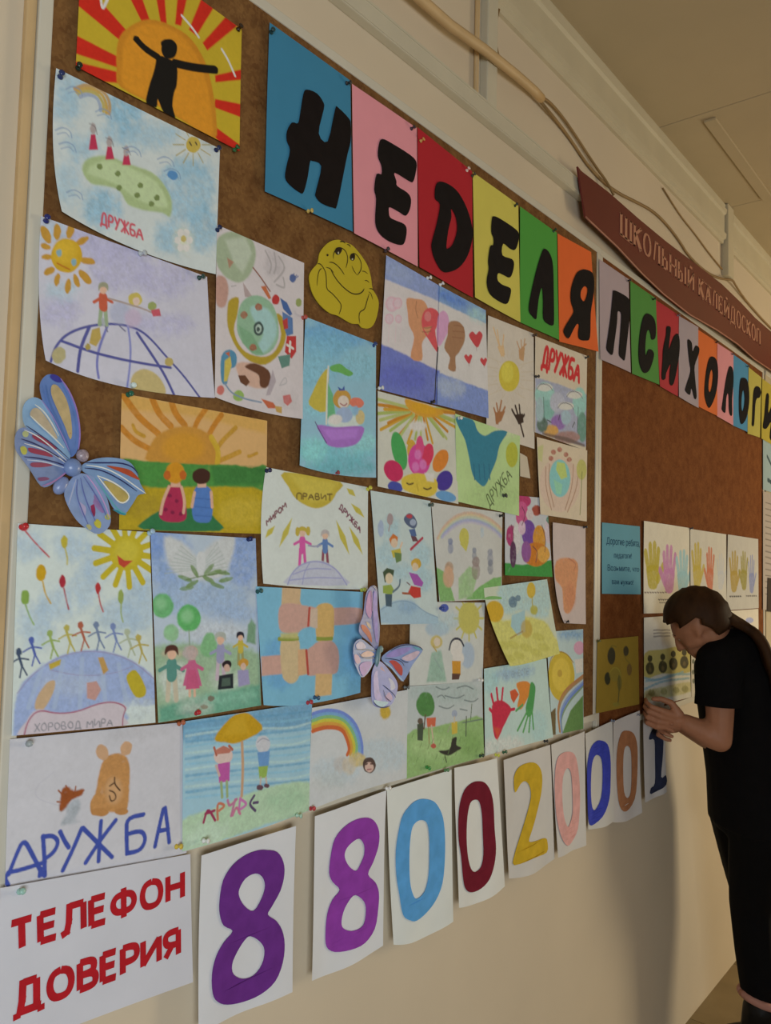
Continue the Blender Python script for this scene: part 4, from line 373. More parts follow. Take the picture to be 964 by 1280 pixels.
('painted_drawing','bright painting of a sleepy yellow flower with coloured petals beneath an ochre sunburst','drawing',"children's drawings on the cork board",[1.1743,-0.0179,1.9182],[0,-3,264,0,280,-201,7,-186],{},(230,234,226),[[1,188,208,122,10,85,10,68,185,-8,276,14],[1,230,182,69,10,85,10,68,185,-10,302,8],[1,220,153,57,10,85,10,68,185,-12,324,1],[1,202,216,142,10,85,10,68,183,-14,271,-21],[1,188,208,122,10,85,10,68,180,-17,283,-25],[1,230,182,69,10,85,10,68,177,-19,289,-39],[1,220,153,57,10,85,10,68,172,-21,236,-48],[1,202,216,142,10,85,10,68,167,-23,233,-64],[1,188,208,122,10,85,10,68,161,-25,221,-61],[1,230,182,69,10,85,10,67,155,-27,182,-80],[1,220,153,57,10,85,10,67,148,-28,165,-75],[1,202,216,142,10,85,10,67,141,-30,141,-89],[1,188,208,122,10,85,10,67,135,-30,122,-80],[1,230,182,69,10,85,10,67,128,-31,97,-91],[1,220,153,57,10,85,10,66,122,-31,67,-81],[1,202,216,142,10,85,10,66,117,-31,70,-84],[1,188,208,122,10,85,10,66,112,-30,41,-74],[1,230,182,69,10,85,10,66,108,-29,12,-76],[1,220,153,57,10,85,10,66,104,-28,34,-60],[1,202,216,142,10,85,10,66,102,-27,9,-58],[1,188,208,122,10,85,10,66,100,-25,-14,-50],[1,230,182,69,10,85,10,66,100,-23,21,-35],[1,220,153,57,10,85,10,66,100,-21,4,-29],[1,202,216,142,10,85,10,66,102,-19,-9,-19],[0,240,182,69,30,100,15,87,-3,141,-4,208,-6,217,-14,155,-30,100,-23],[0,243,187,57,40,100,15,193,-13,187,-17,174,-20,156,-22,137,-22,122,-20,112,-17,109,-13,115,-9,127,-5,144,-3,163,-3,179,-5,190,-8],[0,243,243,243,40,80,15,160,-47,157,-52,149,-57,137,-61,124,-63,112,-62,104,-60,101,-56,104,-51,112,-47,123,-43,136,-41,148,-41,157,-43],[0,86,187,108,15,100,15,93,-104,97,-121,96,-135,90,-144,80,-147,68,-142,58,-130,49,-115,45,-99,46,-86,52,-76,62,-74,73,-78,84,-89],[0,220,58,113,15,100,15,78,-140,84,-149,84,-158,78,-166,67,-171,54,-172,41,-169,31,-162,25,-154,25,-145,31,-137,42,-132,55,-131,68,-134],[0,82,95,195,15,100,15,83,-186,78,-190,70,-193,60,-194,50,-192,42,-189,38,-184,38,-180,43,-175,51,-172,60,-172,70,-173,78,-176,83,-181],[0,84,67,178,15,100,15,255,-158,246,-168,234,-174,221,-177,208,-176,200,-170,196,-162,199,-152,207,-143,219,-136,232,-133,245,-134,254,-140,257,-148],[0,243,153,66,15,100,15,235,-118,225,-128,212,-136,199,-139,189,-137,184,-131,183,-122,188,-111,198,-100,211,-92,223,-89,234,-90,240,-97,240,-107],[0,230,187,80,15,100,15,126,-101,125,-110,121,-117,115,-122,109,-123,102,-119,98,-113,96,-104,98,-96,101,-88,107,-83,114,-83,120,-86,124,-92],[0,233,88,181,15,100,15,176,-116,172,-131,162,-143,147,-151,130,-153,114,-148,104,-138,100,-124,103,-110,113,-97,127,-89,144,-87,160,-91,171,-101],[0,235,71,113,15,100,15,186,-106,181,-116,174,-125,165,-129,157,-129,150,-125,147,-117,148,-106,152,-96,159,-88,168,-83,177,-83,183,-87,186,-96],[0,240,95,158,15,100,15,152,-92,151,-103,148,-111,142,-116,136,-117,131,-113,127,-106,125,-96,126,-86,129,-77,135,-72,141,-71,146,-75,150,-83],[0,120,182,243,15,100,15,270,-191,265,-195,252,-198,236,-199,220,-198,206,-194,197,-190,195,-185,201,-181,212,-178,228,-177,245,-178,259,-181,269,-186],[0,243,145,223,30,70,15,144,-109,143,-113,140,-117,135,-120,130,-120,125,-119,122,-116,121,-112,122,-107,125,-103,129,-101,135,-100,139,-101,143,-105],[0,243,145,223,30,70,15,162,-127,161,-132,158,-136,153,-138,148,-139,143,-138,139,-134,138,-130,139,-125,142,-122,147,-119,152,-118,157,-120,161,-123],[0,243,145,223,30,70,15,137,-135,136,-140,132,-144,128,-146,123,-147,118,-145,115,-142,113,-138,114,-133,117,-129,122,-127,127,-126,132,-128,135,-131],[0,240,216,88,20,100,15,85,-161,134,-148,195,-155,197,-181,161,-195,94,-187,81,-176],[1,100,82,52,10,100,10,29,97,-172,106,-174,118,-170],[1,100,82,52,10,100,10,30,153,-177,167,-179,179,-174],[1,182,145,52,10,60,10,20,130,-171,135,-184],[0,243,243,243,30,80,15,155,-146,190,-143,188,-161,164,-161]],0.0016,0.002,0.5),
('pencil_drawing','beige drawing of a small blue green globe held between cupped hands','drawing',"children's drawings on the cork board",[1.8003,-0.019,1.9116],[0,-1,290,0,289,-199,22,-195],{},(240,228,207),[[0,241,220,207,40,100,15,244,-100,233,-133,200,-162,154,-179,104,-182,60,-171,30,-149,19,-120,28,-88,57,-61,100,-42,150,-37,198,-46,231,-68],[0,157,231,240,20,100,15,187,-88,181,-110,165,-129,141,-141,114,-143,91,-135,75,-119,69,-99,74,-78,89,-59,112,-47,138,-44,163,-51,180,-67],[0,215,242,147,20,100,15,111,-52,154,-51,169,-86,134,-96,105,-73],[0,172,243,216,20,100,15,92,-100,141,-109,134,-136,106,-135],[1,202,165,144,10,80,10,42,50,-72,48,-123,80,-179],[1,202,165,144,10,80,10,42,70,-63,65,-115,94,-171],[1,202,165,144,10,80,10,45,236,-53,229,-108,171,-179],[1,202,165,144,10,80,10,44,205,-49,199,-110,157,-174],[0,191,108,99,12,70,50,104,-27,102,-30,99,-33,93,-35,87,-35,82,-35,78,-33,76,-30,78,-27,81,-25,87,-23,93,-22,98,-23,102,-24],[0,191,108,99,12,70,50,139,-16,137,-19,133,-22,128,-24,122,-25,116,-24,112,-22,111,-20,112,-17,116,-14,121,-12,128,-11,133,-12,137,-14],[0,191,108,99,12,70,50,175,-25,174,-28,170,-31,164,-33,157,-34,152,-33,148,-31,146,-29,148,-26,151,-23,157,-21,164,-20,169,-21,174,-23],[0,191,108,99,12,70,50,90,-45,89,-48,85,-51,80,-53,74,-53,68,-53,65,-51,63,-48,64,-45,68,-42,74,-41,80,-40,85,-41,89,-42],[0,191,108,99,12,70,50,195,-37,193,-40,189,-42,183,-44,177,-45,171,-44,167,-43,165,-40,167,-37,171,-34,176,-32,183,-31,189,-32,193,-34],[0,215,217,135,30,100,15,287,-54,284,-67,275,-77,263,-84,249,-85,237,-81,228,-72,225,-60,228,-48,236,-38,248,-31,262,-30,275,-34,283,-42],[1,144,152,99,10,80,10,41,259,-64,253,-133,246,-182],[0,215,226,153,30,60,15,6,-26,36,-16,30,-61,9,-57]],0.0021,0.002,0.5),
('paper_scrap','small blank cream paper scrap pinned on bare cork beside the green hands painting','paper',None,[1.7234,-0.0157,1.8614],[0,0,36,-6,53,-58,2,-57],{},(220,211,193),[],0.0019,0.0,0.5),
('painted_drawing','painting of a girl and boy seated from behind before a rising orange sun','drawing',"children's drawings on the cork board",[0.6251,-0.0157,1.816],[0,-2,271,0,276,-186,4,-191],{'t': [127,-1]},(237,193,133),[[0,233,187,107,60,100,15,0,-3,270,2,268,-21,130,-14,1,-23],[1,217,146,56,10,85,40,102,4,-6,28,-31,62,-50],[1,217,146,56,10,85,40,90,2,-50,21,-65,49,-74],[1,217,146,56,10,85,40,105,50,-2,62,-22,83,-36],[1,217,146,56,10,85,40,107,81,3,90,-17,108,-31],[1,217,146,56,10,85,40,87,148,3,132,-18,126,-32],[1,217,146,56,10,85,40,89,176,-5,158,-29,150,-46],[1,215,166,66,10,85,40,77,205,-21,182,-42,170,-57],[1,215,166,66,10,85,40,78,215,-58,190,-70,176,-76],[1,215,166,66,10,85,40,57,20,-44,25,-53,39,-57],[1,215,166,66,10,85,40,53,251,-56,236,-63,233,-63],[0,217,159,72,30,100,15,52,-94,49,-72,62,-52,91,-37,126,-32,156,-41,170,-61,171,-85],[0,227,166,61,100,100,15,143,-60,140,-70,130,-78,116,-84,100,-86,86,-83,76,-77,72,-69,75,-60,84,-51,98,-45,114,-43,128,-45,139,-51],[1,227,193,61,10,70,10,100,158,-43,173,-61,171,-81],[0,88,160,79,20,100,40,0,-96,45,-92,134,-87,205,-80,240,-82,273,-74,275,-118,2,-140],[0,74,141,74,50,100,50,160,-86,273,-79,275,-104,167,-114],[0,204,179,46,30,100,40,-1,-131,66,-129,167,-118,275,-118,278,-185,3,-195],[0,177,154,59,120,50,70,91,-154,87,-161,75,-168,58,-172,40,-173,23,-171,12,-166,7,-159,11,-152,22,-146,38,-142,57,-140,74,-142,86,-147],[0,227,203,82,120,50,70,273,-151,269,-161,256,-170,237,-175,216,-176,198,-173,185,-166,180,-157,184,-147,196,-138,214,-133,235,-131,254,-134,268,-141],[0,61,134,87,20,100,30,43,-189,49,-173,77,-159,111,-155,148,-154,172,-168,180,-185],[0,191,56,97,15,100,15,84,-123,104,-119,116,-156,112,-173,82,-176,68,-167,76,-142],[0,125,36,77,12,60,15,89,-137,89,-139,88,-140,86,-140,85,-141,83,-140,82,-139,82,-138,82,-137,83,-136,85,-135,86,-135,87,-135,88,-136],[0,125,36,77,12,60,15,102,-145,101,-146,100,-147,99,-148,98,-148,96,-147,95,-146,95,-145,95,-144,96,-143,97,-142,99,-142,100,-143,101,-143],[0,125,36,77,12,60,15,95,-162,95,-163,94,-164,92,-165,91,-165,89,-164,88,-163,88,-162,88,-161,89,-160,91,-159,92,-159,94,-160,95,-161],[0,125,36,77,12,60,15,110,-163,110,-164,109,-165,107,-166,106,-166,104,-166,103,-165,103,-163,103,-162,104,-161,106,-160,107,-160,109,-161,110,-162],[0,125,36,77,12,60,15,83,-158,82,-160,81,-161,80,-161,79,-162,77,-161,76,-160,76,-159,76,-158,77,-157,78,-156,80,-156,81,-156,82,-157],[1,237,193,169,10,100,10,47,84,-125,74,-147,71,-165],[1,237,193,169,10,100,10,48,106,-124,113,-144,111,-161],[0,237,193,169,12,100,15,87,-115,102,-113,105,-124,87,-125],[0,227,161,45,20,100,15,110,-102,108,-109,104,-115,98,-119,91,-119,84,-117,80,-112,78,-105,79,-98,83,-93,89,-89,97,-88,103,-90,108,-95],[0,208,114,46,12,100,15,86,-108,86,-111,84,-113,82,-115,79,-115,77,-114,75,-112,74,-109,75,-106,76,-104,79,-102,81,-102,84,-103,85,-105],[0,208,114,46,12,100,15,114,-105,113,-108,112,-111,110,-112,107,-112,104,-111,103,-109,102,-106,102,-103,104,-101,106,-99,109,-99,111,-100,113,-102],[0,94,141,220,15,100,15,133,-121,154,-119,164,-132,163,-168,148,-174,130,-170,126,-143],[1,237,193,169,10,100,10,49,130,-130,126,-151],[1,237,193,169,10,100,10,50,161,-127,164,-149],[0,237,193,169,12,100,15,135,-112,151,-111,151,-120,135,-122],[0,77,48,41,15,100,15,158,-103,157,-108,152,-113,146,-115,138,-116,131,-114,127,-111,125,-106,126,-100,131,-96,137,-93,145,-92,152,-94,157,-97],[1,74,114,194,10,50,10,18,131,-138,160,-138],[1,74,114,194,10,50,10,18,132,-151,161,-151],[1,74,114,194,10,50,10,18,132,-164,161,-164]],0.0012,0.002,0.5),
('pencil_drawing','cream drawing of two children holding hands beneath a half sun with words in rays','drawing',"children's drawings on the cork board",[0.8965,-0.0168,1.7393],[0,0,258,-11,263,-203,0,-190],{'b': [125,-199],'l': [-8,-87]},(232,243,243),[[0,215,196,78,20,100,15,41,-4,180,-8,170,-29,155,-47,126,-59,97,-57,69,-46,52,-28],[0,227,211,96,80,100,15,53,-7,172,-11,146,-42,105,-49],[1,118,98,59,10,75,10,26,72,-47,71,-37,83,-36,83,-46],[1,118,98,59,10,75,10,27,87,-46,86,-36,93,-36,96,-37,96,-39,94,-41,87,-41],[1,118,98,59,10,75,10,27,100,-45,106,-35,113,-45],[1,118,98,59,10,75,10,27,103,-42,110,-41],[1,118,98,59,10,75,10,27,117,-39,124,-39,125,-36,124,-34,116,-34,117,-45,125,-44,128,-41,124,-39],[1,118,98,59,10,75,10,27,131,-34,132,-44,143,-33,144,-43],[1,118,98,59,10,75,10,27,147,-33,159,-32],[1,118,98,59,10,75,10,28,153,-33,154,-43],[1,136,78,91,10,90,10,24,5,-95,3,-87,8,-90,10,-82,13,-89],[1,136,78,91,10,90,10,24,12,-80,15,-87,19,-75,21,-83],[1,136,78,91,10,90,10,24,24,-81,21,-73,25,-70,27,-70,27,-72,26,-74,22,-77],[1,136,78,91,10,90,10,24,32,-65,30,-68,30,-71,31,-73,35,-73,37,-69,37,-66,35,-64,32,-65],[1,136,78,91,10,90,10,24,40,-68,38,-60,43,-63,45,-54,48,-62],[1,136,78,102,10,85,10,26,179,-57,179,-56,188,-61,187,-63],[1,136,78,102,10,85,10,26,181,-57,184,-48,189,-51,186,-60],[1,136,78,102,10,85,10,27,190,-63,193,-54,197,-57,199,-60,198,-62,196,-62,191,-59],[1,136,78,102,10,85,10,27,201,-60,203,-68],[1,136,78,102,10,85,10,27,208,-65,203,-68,200,-70],[1,136,78,102,10,85,10,27,216,-70,213,-79],[1,136,78,102,10,85,10,27,211,-67,218,-83],[1,136,78,102,10,85,10,27,221,-74,208,-76],[1,136,78,102,10,85,10,27,230,-80,223,-76,221,-85,225,-88,228,-88,228,-85,227,-83,222,-80],[1,136,78,102,10,85,10,27,230,-91,237,-85,238,-97],[1,136,78,102,10,85,10,27,233,-89,238,-93],[0,215,206,96,12,100,15,62,-80,42,-104,34,-130,54,-107],[0,215,206,96,12,100,15,23,-95,7,-103,2,-116,17,-108],[0,215,206,96,12,100,15,172,-78,184,-110,210,-139,198,-106],[0,215,206,96,12,100,15,208,-88,221,-115,247,-138,234,-110],[0,215,206,96,12,100,15,211,-45,225,-60,250,-69,236,-53],[0,215,206,96,12,100,15,198,-18,205,-28,223,-31,215,-20],[1,232,105,189,10,100,10,65,84,-132,83,-159],[1,232,105,189,10,100,10,65,93,-132,97,-159],[1,232,105,189,10,100,10,143,88,-116,89,-131],[1,232,105,189,10,100,10,46,88,-116,69,-124],[1,232,105,189,10,100,10,46,88,-116,109,-123],[0,243,209,187,12,100,15,95,-104,95,-107,93,-109,90,-111,86,-111,83,-110,81,-107,80,-104,81,-101,83,-99,86,-97,89,-97,92,-98,95,-101],[0,212,193,86,12,100,15,77,-106,78,-97,87,-93,97,-96,99,-105,93,-101,82,-101],[1,232,105,189,10,100,10,98,88,-115,87,-136],[0,212,193,86,12,100,15,81,-102,80,-106,79,-109,77,-110,75,-110,73,-109,71,-106,71,-103,71,-99,72,-97,74,-95,77,-95,79,-96,80,-99],[0,212,193,86,12,100,15,107,-100,106,-104,105,-107,103,-108,101,-108,99,-107,97,-104,97,-101,97,-97,98,-94,100,-93,103,-93,105,-94,106,-97],[1,155,90,112,10,100,10,61,141,-133,140,-158],[1,155,90,112,10,100,10,62,150,-133,154,-158],[1,108,146,211,10,100,10,135,145,-117,146,-132],[1,108,146,211,10,100,10,43,145,-117,126,-126],[1,108,146,211,10,100,10,43,145,-117,165,-125],[0,243,209,187,12,100,15,152,-106,152,-109,150,-111,147,-113,143,-113,140,-112,138,-109,137,-107,138,-104,140,-101,143,-100,146,-100,149,-101,151,-103],[0,203,199,203,12,100,15,134,-109,135,-100,144,-96,154,-99,155,-108,150,-103,139,-104],[1,175,178,211,10,100,10,28,103,-125,118,-127,134,-124],[0,212,219,243,20,100,15,56,-192,60,-178,82,-161,114,-152,146,-153,173,-164,193,-178,205,-194],[1,170,176,232,10,80,10,18,68,-175,110,-164,162,-166],[1,170,176,232,10,80,10,18,61,-185,120,-180,190,-182],[1,170,176,232,10,80,10,18,109,-153,95,-171,91,-192],[1,170,176,232,10,80,10,22,56,-192,63,-175,84,-159,114,-152,146,-154,179,-167,205,-194]],0.0013,0.003,0.5),
('painted_drawing','pale blue drawing of four children skating and playing on snowy hill','drawing',"children's drawings on the cork board",[1.1604,-0.0179,1.7228],[0,0,193,-6,228,-260,41,-254],{},(217,237,242),[[0,184,224,243,120,60,70,87,-121,84,-132,75,-141,63,-145,48,-145,36,-141,27,-133,23,-123,26,-112,34,-104,47,-99,61,-98,74,-103,83,-111],[0,184,224,243,120,60,70,198,-119,195,-132,185,-143,171,-149,155,-149,141,-143,131,-133,127,-121,130,-108,139,-97,153,-91,169,-91,183,-96,194,-106],[0,184,224,243,120,60,70,91,-68,89,-79,82,-88,72,-93,61,-93,50,-89,43,-81,40,-70,42,-60,49,-51,59,-46,70,-45,81,-49,88,-58],[0,184,224,243,120,60,70,207,-171,204,-182,197,-191,185,-195,172,-195,161,-190,153,-181,150,-170,152,-159,159,-151,171,-146,183,-146,195,-150,204,-159],[0,184,224,243,120,60,70,163,-154,158,-161,145,-167,126,-170,105,-170,86,-167,73,-161,69,-154,73,-147,85,-141,104,-138,125,-138,144,-141,158,-146],[0,186,219,243,30,100,15,34,-249,46,-220,90,-209,137,-212,180,-234,232,-249,232,-262],[0,145,185,228,120,50,70,152,-225,149,-229,141,-232,131,-234,118,-234,108,-231,100,-228,97,-223,100,-219,107,-215,118,-214,130,-214,141,-216,149,-220],[1,147,182,217,10,70,10,19,40,-225,90,-209,137,-213,180,-235,228,-248],[0,184,206,240,20,100,15,42,-70,42,-77,40,-83,36,-86,32,-86,29,-83,26,-78,25,-71,25,-64,28,-59,31,-55,35,-55,39,-58,41,-63],[0,187,172,179,12,100,15,71,-51,70,-56,68,-60,64,-62,60,-62,56,-60,53,-57,52,-52,53,-47,55,-43,59,-40,63,-40,67,-42,70,-46],[1,187,172,179,10,100,10,32,62,-61,58,-74],[0,228,135,68,12,100,15,60,-90,72,-79,87,-85,86,-97,67,-102],[0,243,219,195,12,100,15,87,-97,86,-101,83,-104,79,-106,74,-106,70,-104,67,-101,66,-98,67,-94,69,-90,73,-89,78,-88,82,-90,85,-93],[0,217,206,90,12,100,15,67,-112,96,-107,100,-121,74,-126],[0,119,151,95,12,100,15,77,-115,100,-117,100,-131,84,-136],[1,243,219,195,10,100,10,48,96,-105,101,-96],[0,98,115,151,12,100,15,105,-47,121,-36,138,-41,149,-55,139,-66,115,-59],[0,207,81,95,12,100,15,132,-41,132,-43,129,-45,125,-46,121,-46,117,-45,114,-44,113,-42,114,-40,117,-39,121,-38,125,-38,129,-38,131,-39],[0,179,197,228,12,100,15,145,-53,144,-56,141,-59,137,-60,133,-60,129,-59,126,-57,125,-54,126,-51,129,-49,133,-47,137,-47,141,-48,144,-50],[0,93,120,176,12,100,15,122,-69,142,-66,148,-80,133,-85],[0,119,81,95,12,100,15,129,-81,146,-82,154,-91,136,-92],[1,200,73,95,10,100,10,55,130,-108,168,-84],[0,76,96,72,12,100,15,43,-154,55,-146,78,-150,75,-162,50,-174],[0,243,229,201,12,100,15,74,-166,73,-171,70,-174,66,-176,60,-176,56,-174,52,-170,51,-166,52,-161,55,-158,60,-156,65,-156,69,-158,73,-161],[0,166,193,95,12,100,15,44,-180,69,-178,80,-190,70,-198,45,-194],[0,84,108,129,12,100,15,51,-196,73,-197,72,-221,55,-219],[1,106,130,154,10,100,10,41,76,-192,96,-182,97,-169],[0,228,187,79,12,100,15,165,-137,164,-141,159,-145,152,-147,145,-148,138,-145,134,-142,132,-137,133,-132,138,-129,144,-126,152,-126,159,-128,163,-132],[0,243,224,195,12,100,15,156,-143,155,-147,152,-150,148,-151,143,-151,139,-150,136,-147,135,-143,136,-140,138,-137,143,-135,147,-135,151,-137,154,-139],[0,184,102,201,12,100,15,125,-154,153,-158,174,-175,168,-183,143,-179],[0,217,73,68,12,100,15,133,-181,164,-185,166,-204,144,-206,123,-195],[1,179,102,73,10,100,10,39,106,-195,130,-197],[1,139,122,131,10,100,10,24,119,-174,129,-179]],0.0015,0.003,0.5),
('pencil_drawing','pale drawing of small animals on green hills beneath a faint wide rainbow','drawing',"children's drawings on the cork board",[1.3549,-0.019,1.7138],[0,0,285,-4,284,-206,36,-206],{},(224,229,230),[[1,232,192,167,20,60,40,68,25,-74,46,-48,90,-23,142,-11,208,-16,260,-31,281,-43],[1,238,219,162,20,50,40,68,30,-73,47,-53,91,-28,142,-16,208,-21,260,-37,281,-48],[1,203,224,207,20,50,40,69,35,-71,47,-58,91,-33,142,-21,208,-27,261,-42,281,-54],[1,170,187,242,20,60,40,69,41,-70,47,-63,91,-38,143,-27,208,-32,261,-48,281,-60],[1,203,197,243,20,40,40,69,45,-69,47,-67,91,-43,143,-31,209,-37,261,-53,281,-64],[0,148,203,133,20,100,40,16,-132,50,-143,75,-174,92,-205,39,-206],[0,141,205,127,20,100,50,133,-203,191,-175,247,-157,282,-154,283,-207],[0,178,219,167,30,80,40,105,-157,146,-131,184,-139,159,-198,107,-203],[0,221,219,116,12,90,15,144,-67,142,-75,137,-82,130,-86,121,-87,114,-83,108,-76,106,-68,108,-59,113,-52,120,-48,128,-48,136,-51,142,-58],[0,221,219,116,12,100,15,108,-82,144,-75,134,-99],[0,141,155,196,20,70,50,82,-79,81,-82,78,-85,75,-86,70,-86,66,-85,64,-82,63,-79,63,-76,66,-73,70,-72,74,-71,78,-73,81,-75],[0,141,155,196,20,55,50,83,-92,83,-97,80,-102,75,-104,71,-104,66,-102,63,-98,62,-93,63,-88,66,-83,70,-81,75,-81,79,-83,82,-87],[0,149,160,184,20,70,50,175,-95,174,-98,172,-100,168,-102,165,-102,161,-100,159,-98,158,-95,158,-93,161,-90,164,-89,168,-89,172,-90,174,-92],[0,149,160,184,20,55,50,176,-107,176,-111,173,-115,169,-117,165,-117,161,-115,158,-112,157,-107,158,-103,160,-99,164,-97,169,-97,173,-99,175,-102],[0,162,171,196,20,70,50,244,-98,243,-101,240,-104,236,-106,231,-106,227,-104,223,-102,222,-98,223,-95,226,-92,231,-90,235,-90,240,-91,243,-94],[0,162,171,196,20,55,50,246,-112,245,-118,242,-122,237,-125,231,-125,226,-122,223,-118,221,-113,222,-107,226,-103,231,-100,236,-100,241,-102,245,-107],[0,203,168,139,20,70,50,85,-134,84,-140,79,-144,73,-147,66,-147,60,-144,55,-140,53,-135,55,-129,59,-125,65,-122,72,-122,79,-125,83,-129],[0,203,168,139,20,55,50,88,-157,86,-166,82,-173,75,-176,67,-176,59,-172,54,-165,52,-157,54,-148,58,-142,65,-138,73,-138,81,-141,86,-148],[0,165,149,150,20,70,50,188,-120,187,-125,183,-130,176,-132,169,-132,163,-130,159,-126,157,-121,158,-116,163,-112,169,-109,176,-109,182,-111,187,-115],[0,165,149,150,20,55,50,191,-142,189,-150,185,-156,178,-160,170,-160,163,-156,158,-150,156,-142,157,-134,162,-127,169,-124,177,-124,184,-127,189,-134],[0,144,152,173,20,70,50,245,-122,244,-126,241,-128,237,-130,232,-130,227,-128,224,-126,223,-122,224,-119,227,-116,231,-114,236,-114,241,-116,244,-119],[0,144,152,173,20,55,50,247,-137,246,-142,242,-147,238,-149,232,-149,227,-147,224,-142,222,-137,223,-131,226,-127,231,-124,237,-124,242,-127,245,-131],[0,203,224,243,20,70,50,205,-48,204,-50,202,-52,200,-53,196,-54,193,-53,191,-51,191,-49,191,-46,193,-44,196,-43,199,-43,202,-44,204,-46],[0,203,224,243,20,55,50,206,-58,205,-61,203,-64,200,-66,197,-66,193,-65,191,-62,190,-58,191,-55,193,-52,196,-50,200,-50,203,-51,205,-54],[0,232,192,162,30,70,15,87,-154,85,-164,80,-172,72,-176,63,-176,55,-172,49,-164,47,-154,49,-144,54,-137,62,-132,70,-132,79,-136,84,-144]],0.0017,0.003,0.5),
('painted_drawing','painting crowded with pink purple and orange creatures on bright green grass','drawing',"children's drawings on the cork board",[1.6529,-0.0168,1.7602],[0,-6,210,0,242,-201,6,-197],{},(220,228,241),[[0,73,171,85,20,100,40,-2,-167,86,-172,251,-156,252,-204,-1,-201],[0,206,71,132,20,95,50,126,-13,122,-21,109,-28,92,-32,72,-34,55,-32,43,-27,38,-20,42,-12,54,-5,71,-1,91,1,109,-1,121,-6],[0,224,104,167,20,95,50,114,-47,111,-61,103,-73,90,-80,76,-81,64,-75,55,-65,52,-51,54,-37,62,-25,75,-18,88,-17,101,-22,110,-33],[0,190,66,132,20,95,50,58,-102,56,-113,49,-122,39,-127,28,-128,18,-123,11,-114,9,-104,11,-93,17,-84,27,-78,38,-78,48,-82,55,-91],[0,234,234,243,20,95,50,76,-108,75,-124,70,-138,63,-145,56,-146,48,-138,43,-125,41,-109,42,-92,46,-79,53,-71,61,-70,69,-78,74,-91],[0,128,87,191,20,95,50,151,-91,148,-106,139,-118,125,-125,110,-125,96,-119,86,-108,82,-94,85,-80,94,-68,108,-61,123,-61,137,-66,147,-77],[0,234,171,70,20,95,50,204,-103,201,-118,192,-130,179,-136,164,-137,151,-131,142,-119,138,-105,141,-91,150,-79,163,-72,177,-71,191,-77,201,-88],[0,224,142,52,20,95,50,221,-143,214,-157,195,-167,167,-174,137,-174,110,-168,92,-159,85,-146,91,-133,109,-123,136,-116,166,-115,194,-120,214,-130],[0,164,106,185,20,95,50,128,-139,126,-150,120,-159,110,-164,100,-165,90,-160,84,-151,81,-140,83,-128,89,-119,98,-114,109,-114,119,-118,126,-127],[0,234,223,243,20,95,50,240,-81,238,-96,233,-108,225,-115,216,-115,208,-109,202,-97,200,-83,201,-68,206,-56,214,-49,223,-48,232,-54,237,-66],[0,185,93,79,20,95,50,180,-33,178,-39,171,-44,161,-47,150,-48,140,-46,133,-42,131,-36,133,-30,140,-25,149,-22,160,-21,170,-23,177,-27],[0,60,150,126,20,95,50,260,-52,257,-58,250,-63,239,-66,228,-66,217,-64,210,-60,207,-55,210,-50,217,-45,227,-42,239,-41,249,-43,257,-47],[0,102,66,108,20,95,50,57,-147,56,-160,52,-172,46,-178,39,-178,33,-172,29,-161,27,-147,28,-133,32,-122,38,-116,44,-116,51,-122,55,-133],[0,243,188,93,20,95,50,227,-143,224,-152,214,-159,201,-163,186,-164,172,-160,163,-153,160,-144,163,-136,172,-129,185,-124,200,-124,214,-127,223,-134],[0,240,215,243,20,95,50,101,-81,100,-88,95,-94,88,-98,80,-98,72,-95,67,-89,65,-82,67,-75,72,-69,79,-65,87,-65,94,-68,99,-73],[0,234,223,232,20,95,50,141,-46,139,-51,134,-56,126,-59,118,-60,110,-58,105,-53,103,-48,105,-42,110,-37,117,-34,126,-34,133,-36,138,-40],[1,102,55,85,10,70,10,30,82,-30,102,-48,83,-75],[1,102,55,85,10,70,10,30,137,-125,165,-138,152,-164],[1,102,55,85,10,70,10,29,32,-77,46,-102,34,-134],[1,102,55,85,10,70,10,31,184,-70,206,-103,200,-137]],0.0019,0.002,0.5),
('painted_drawing','pale pink sheet with a simple orange vase shape','drawing',"children's drawings on the cork board",[1.8933,-0.0179,1.7001],[0,0,193,-3,199,-271,65,-262],{'l': [17,-165]},(224,211,213),[[0,234,170,129,40,100,40,23,-99,99,-91,147,-105,140,-159,125,-209,94,-236,63,-228,55,-172,17,-144],[1,206,132,105,10,70,10,35,91,-91,139,-105,123,-123],[0,224,151,117,120,50,70,133,-195,130,-210,121,-222,109,-229,95,-228,82,-221,74,-209,70,-193,73,-178,81,-166,93,-159,107,-159,120,-166,129,-179]],0.0021,0.004,0.5),
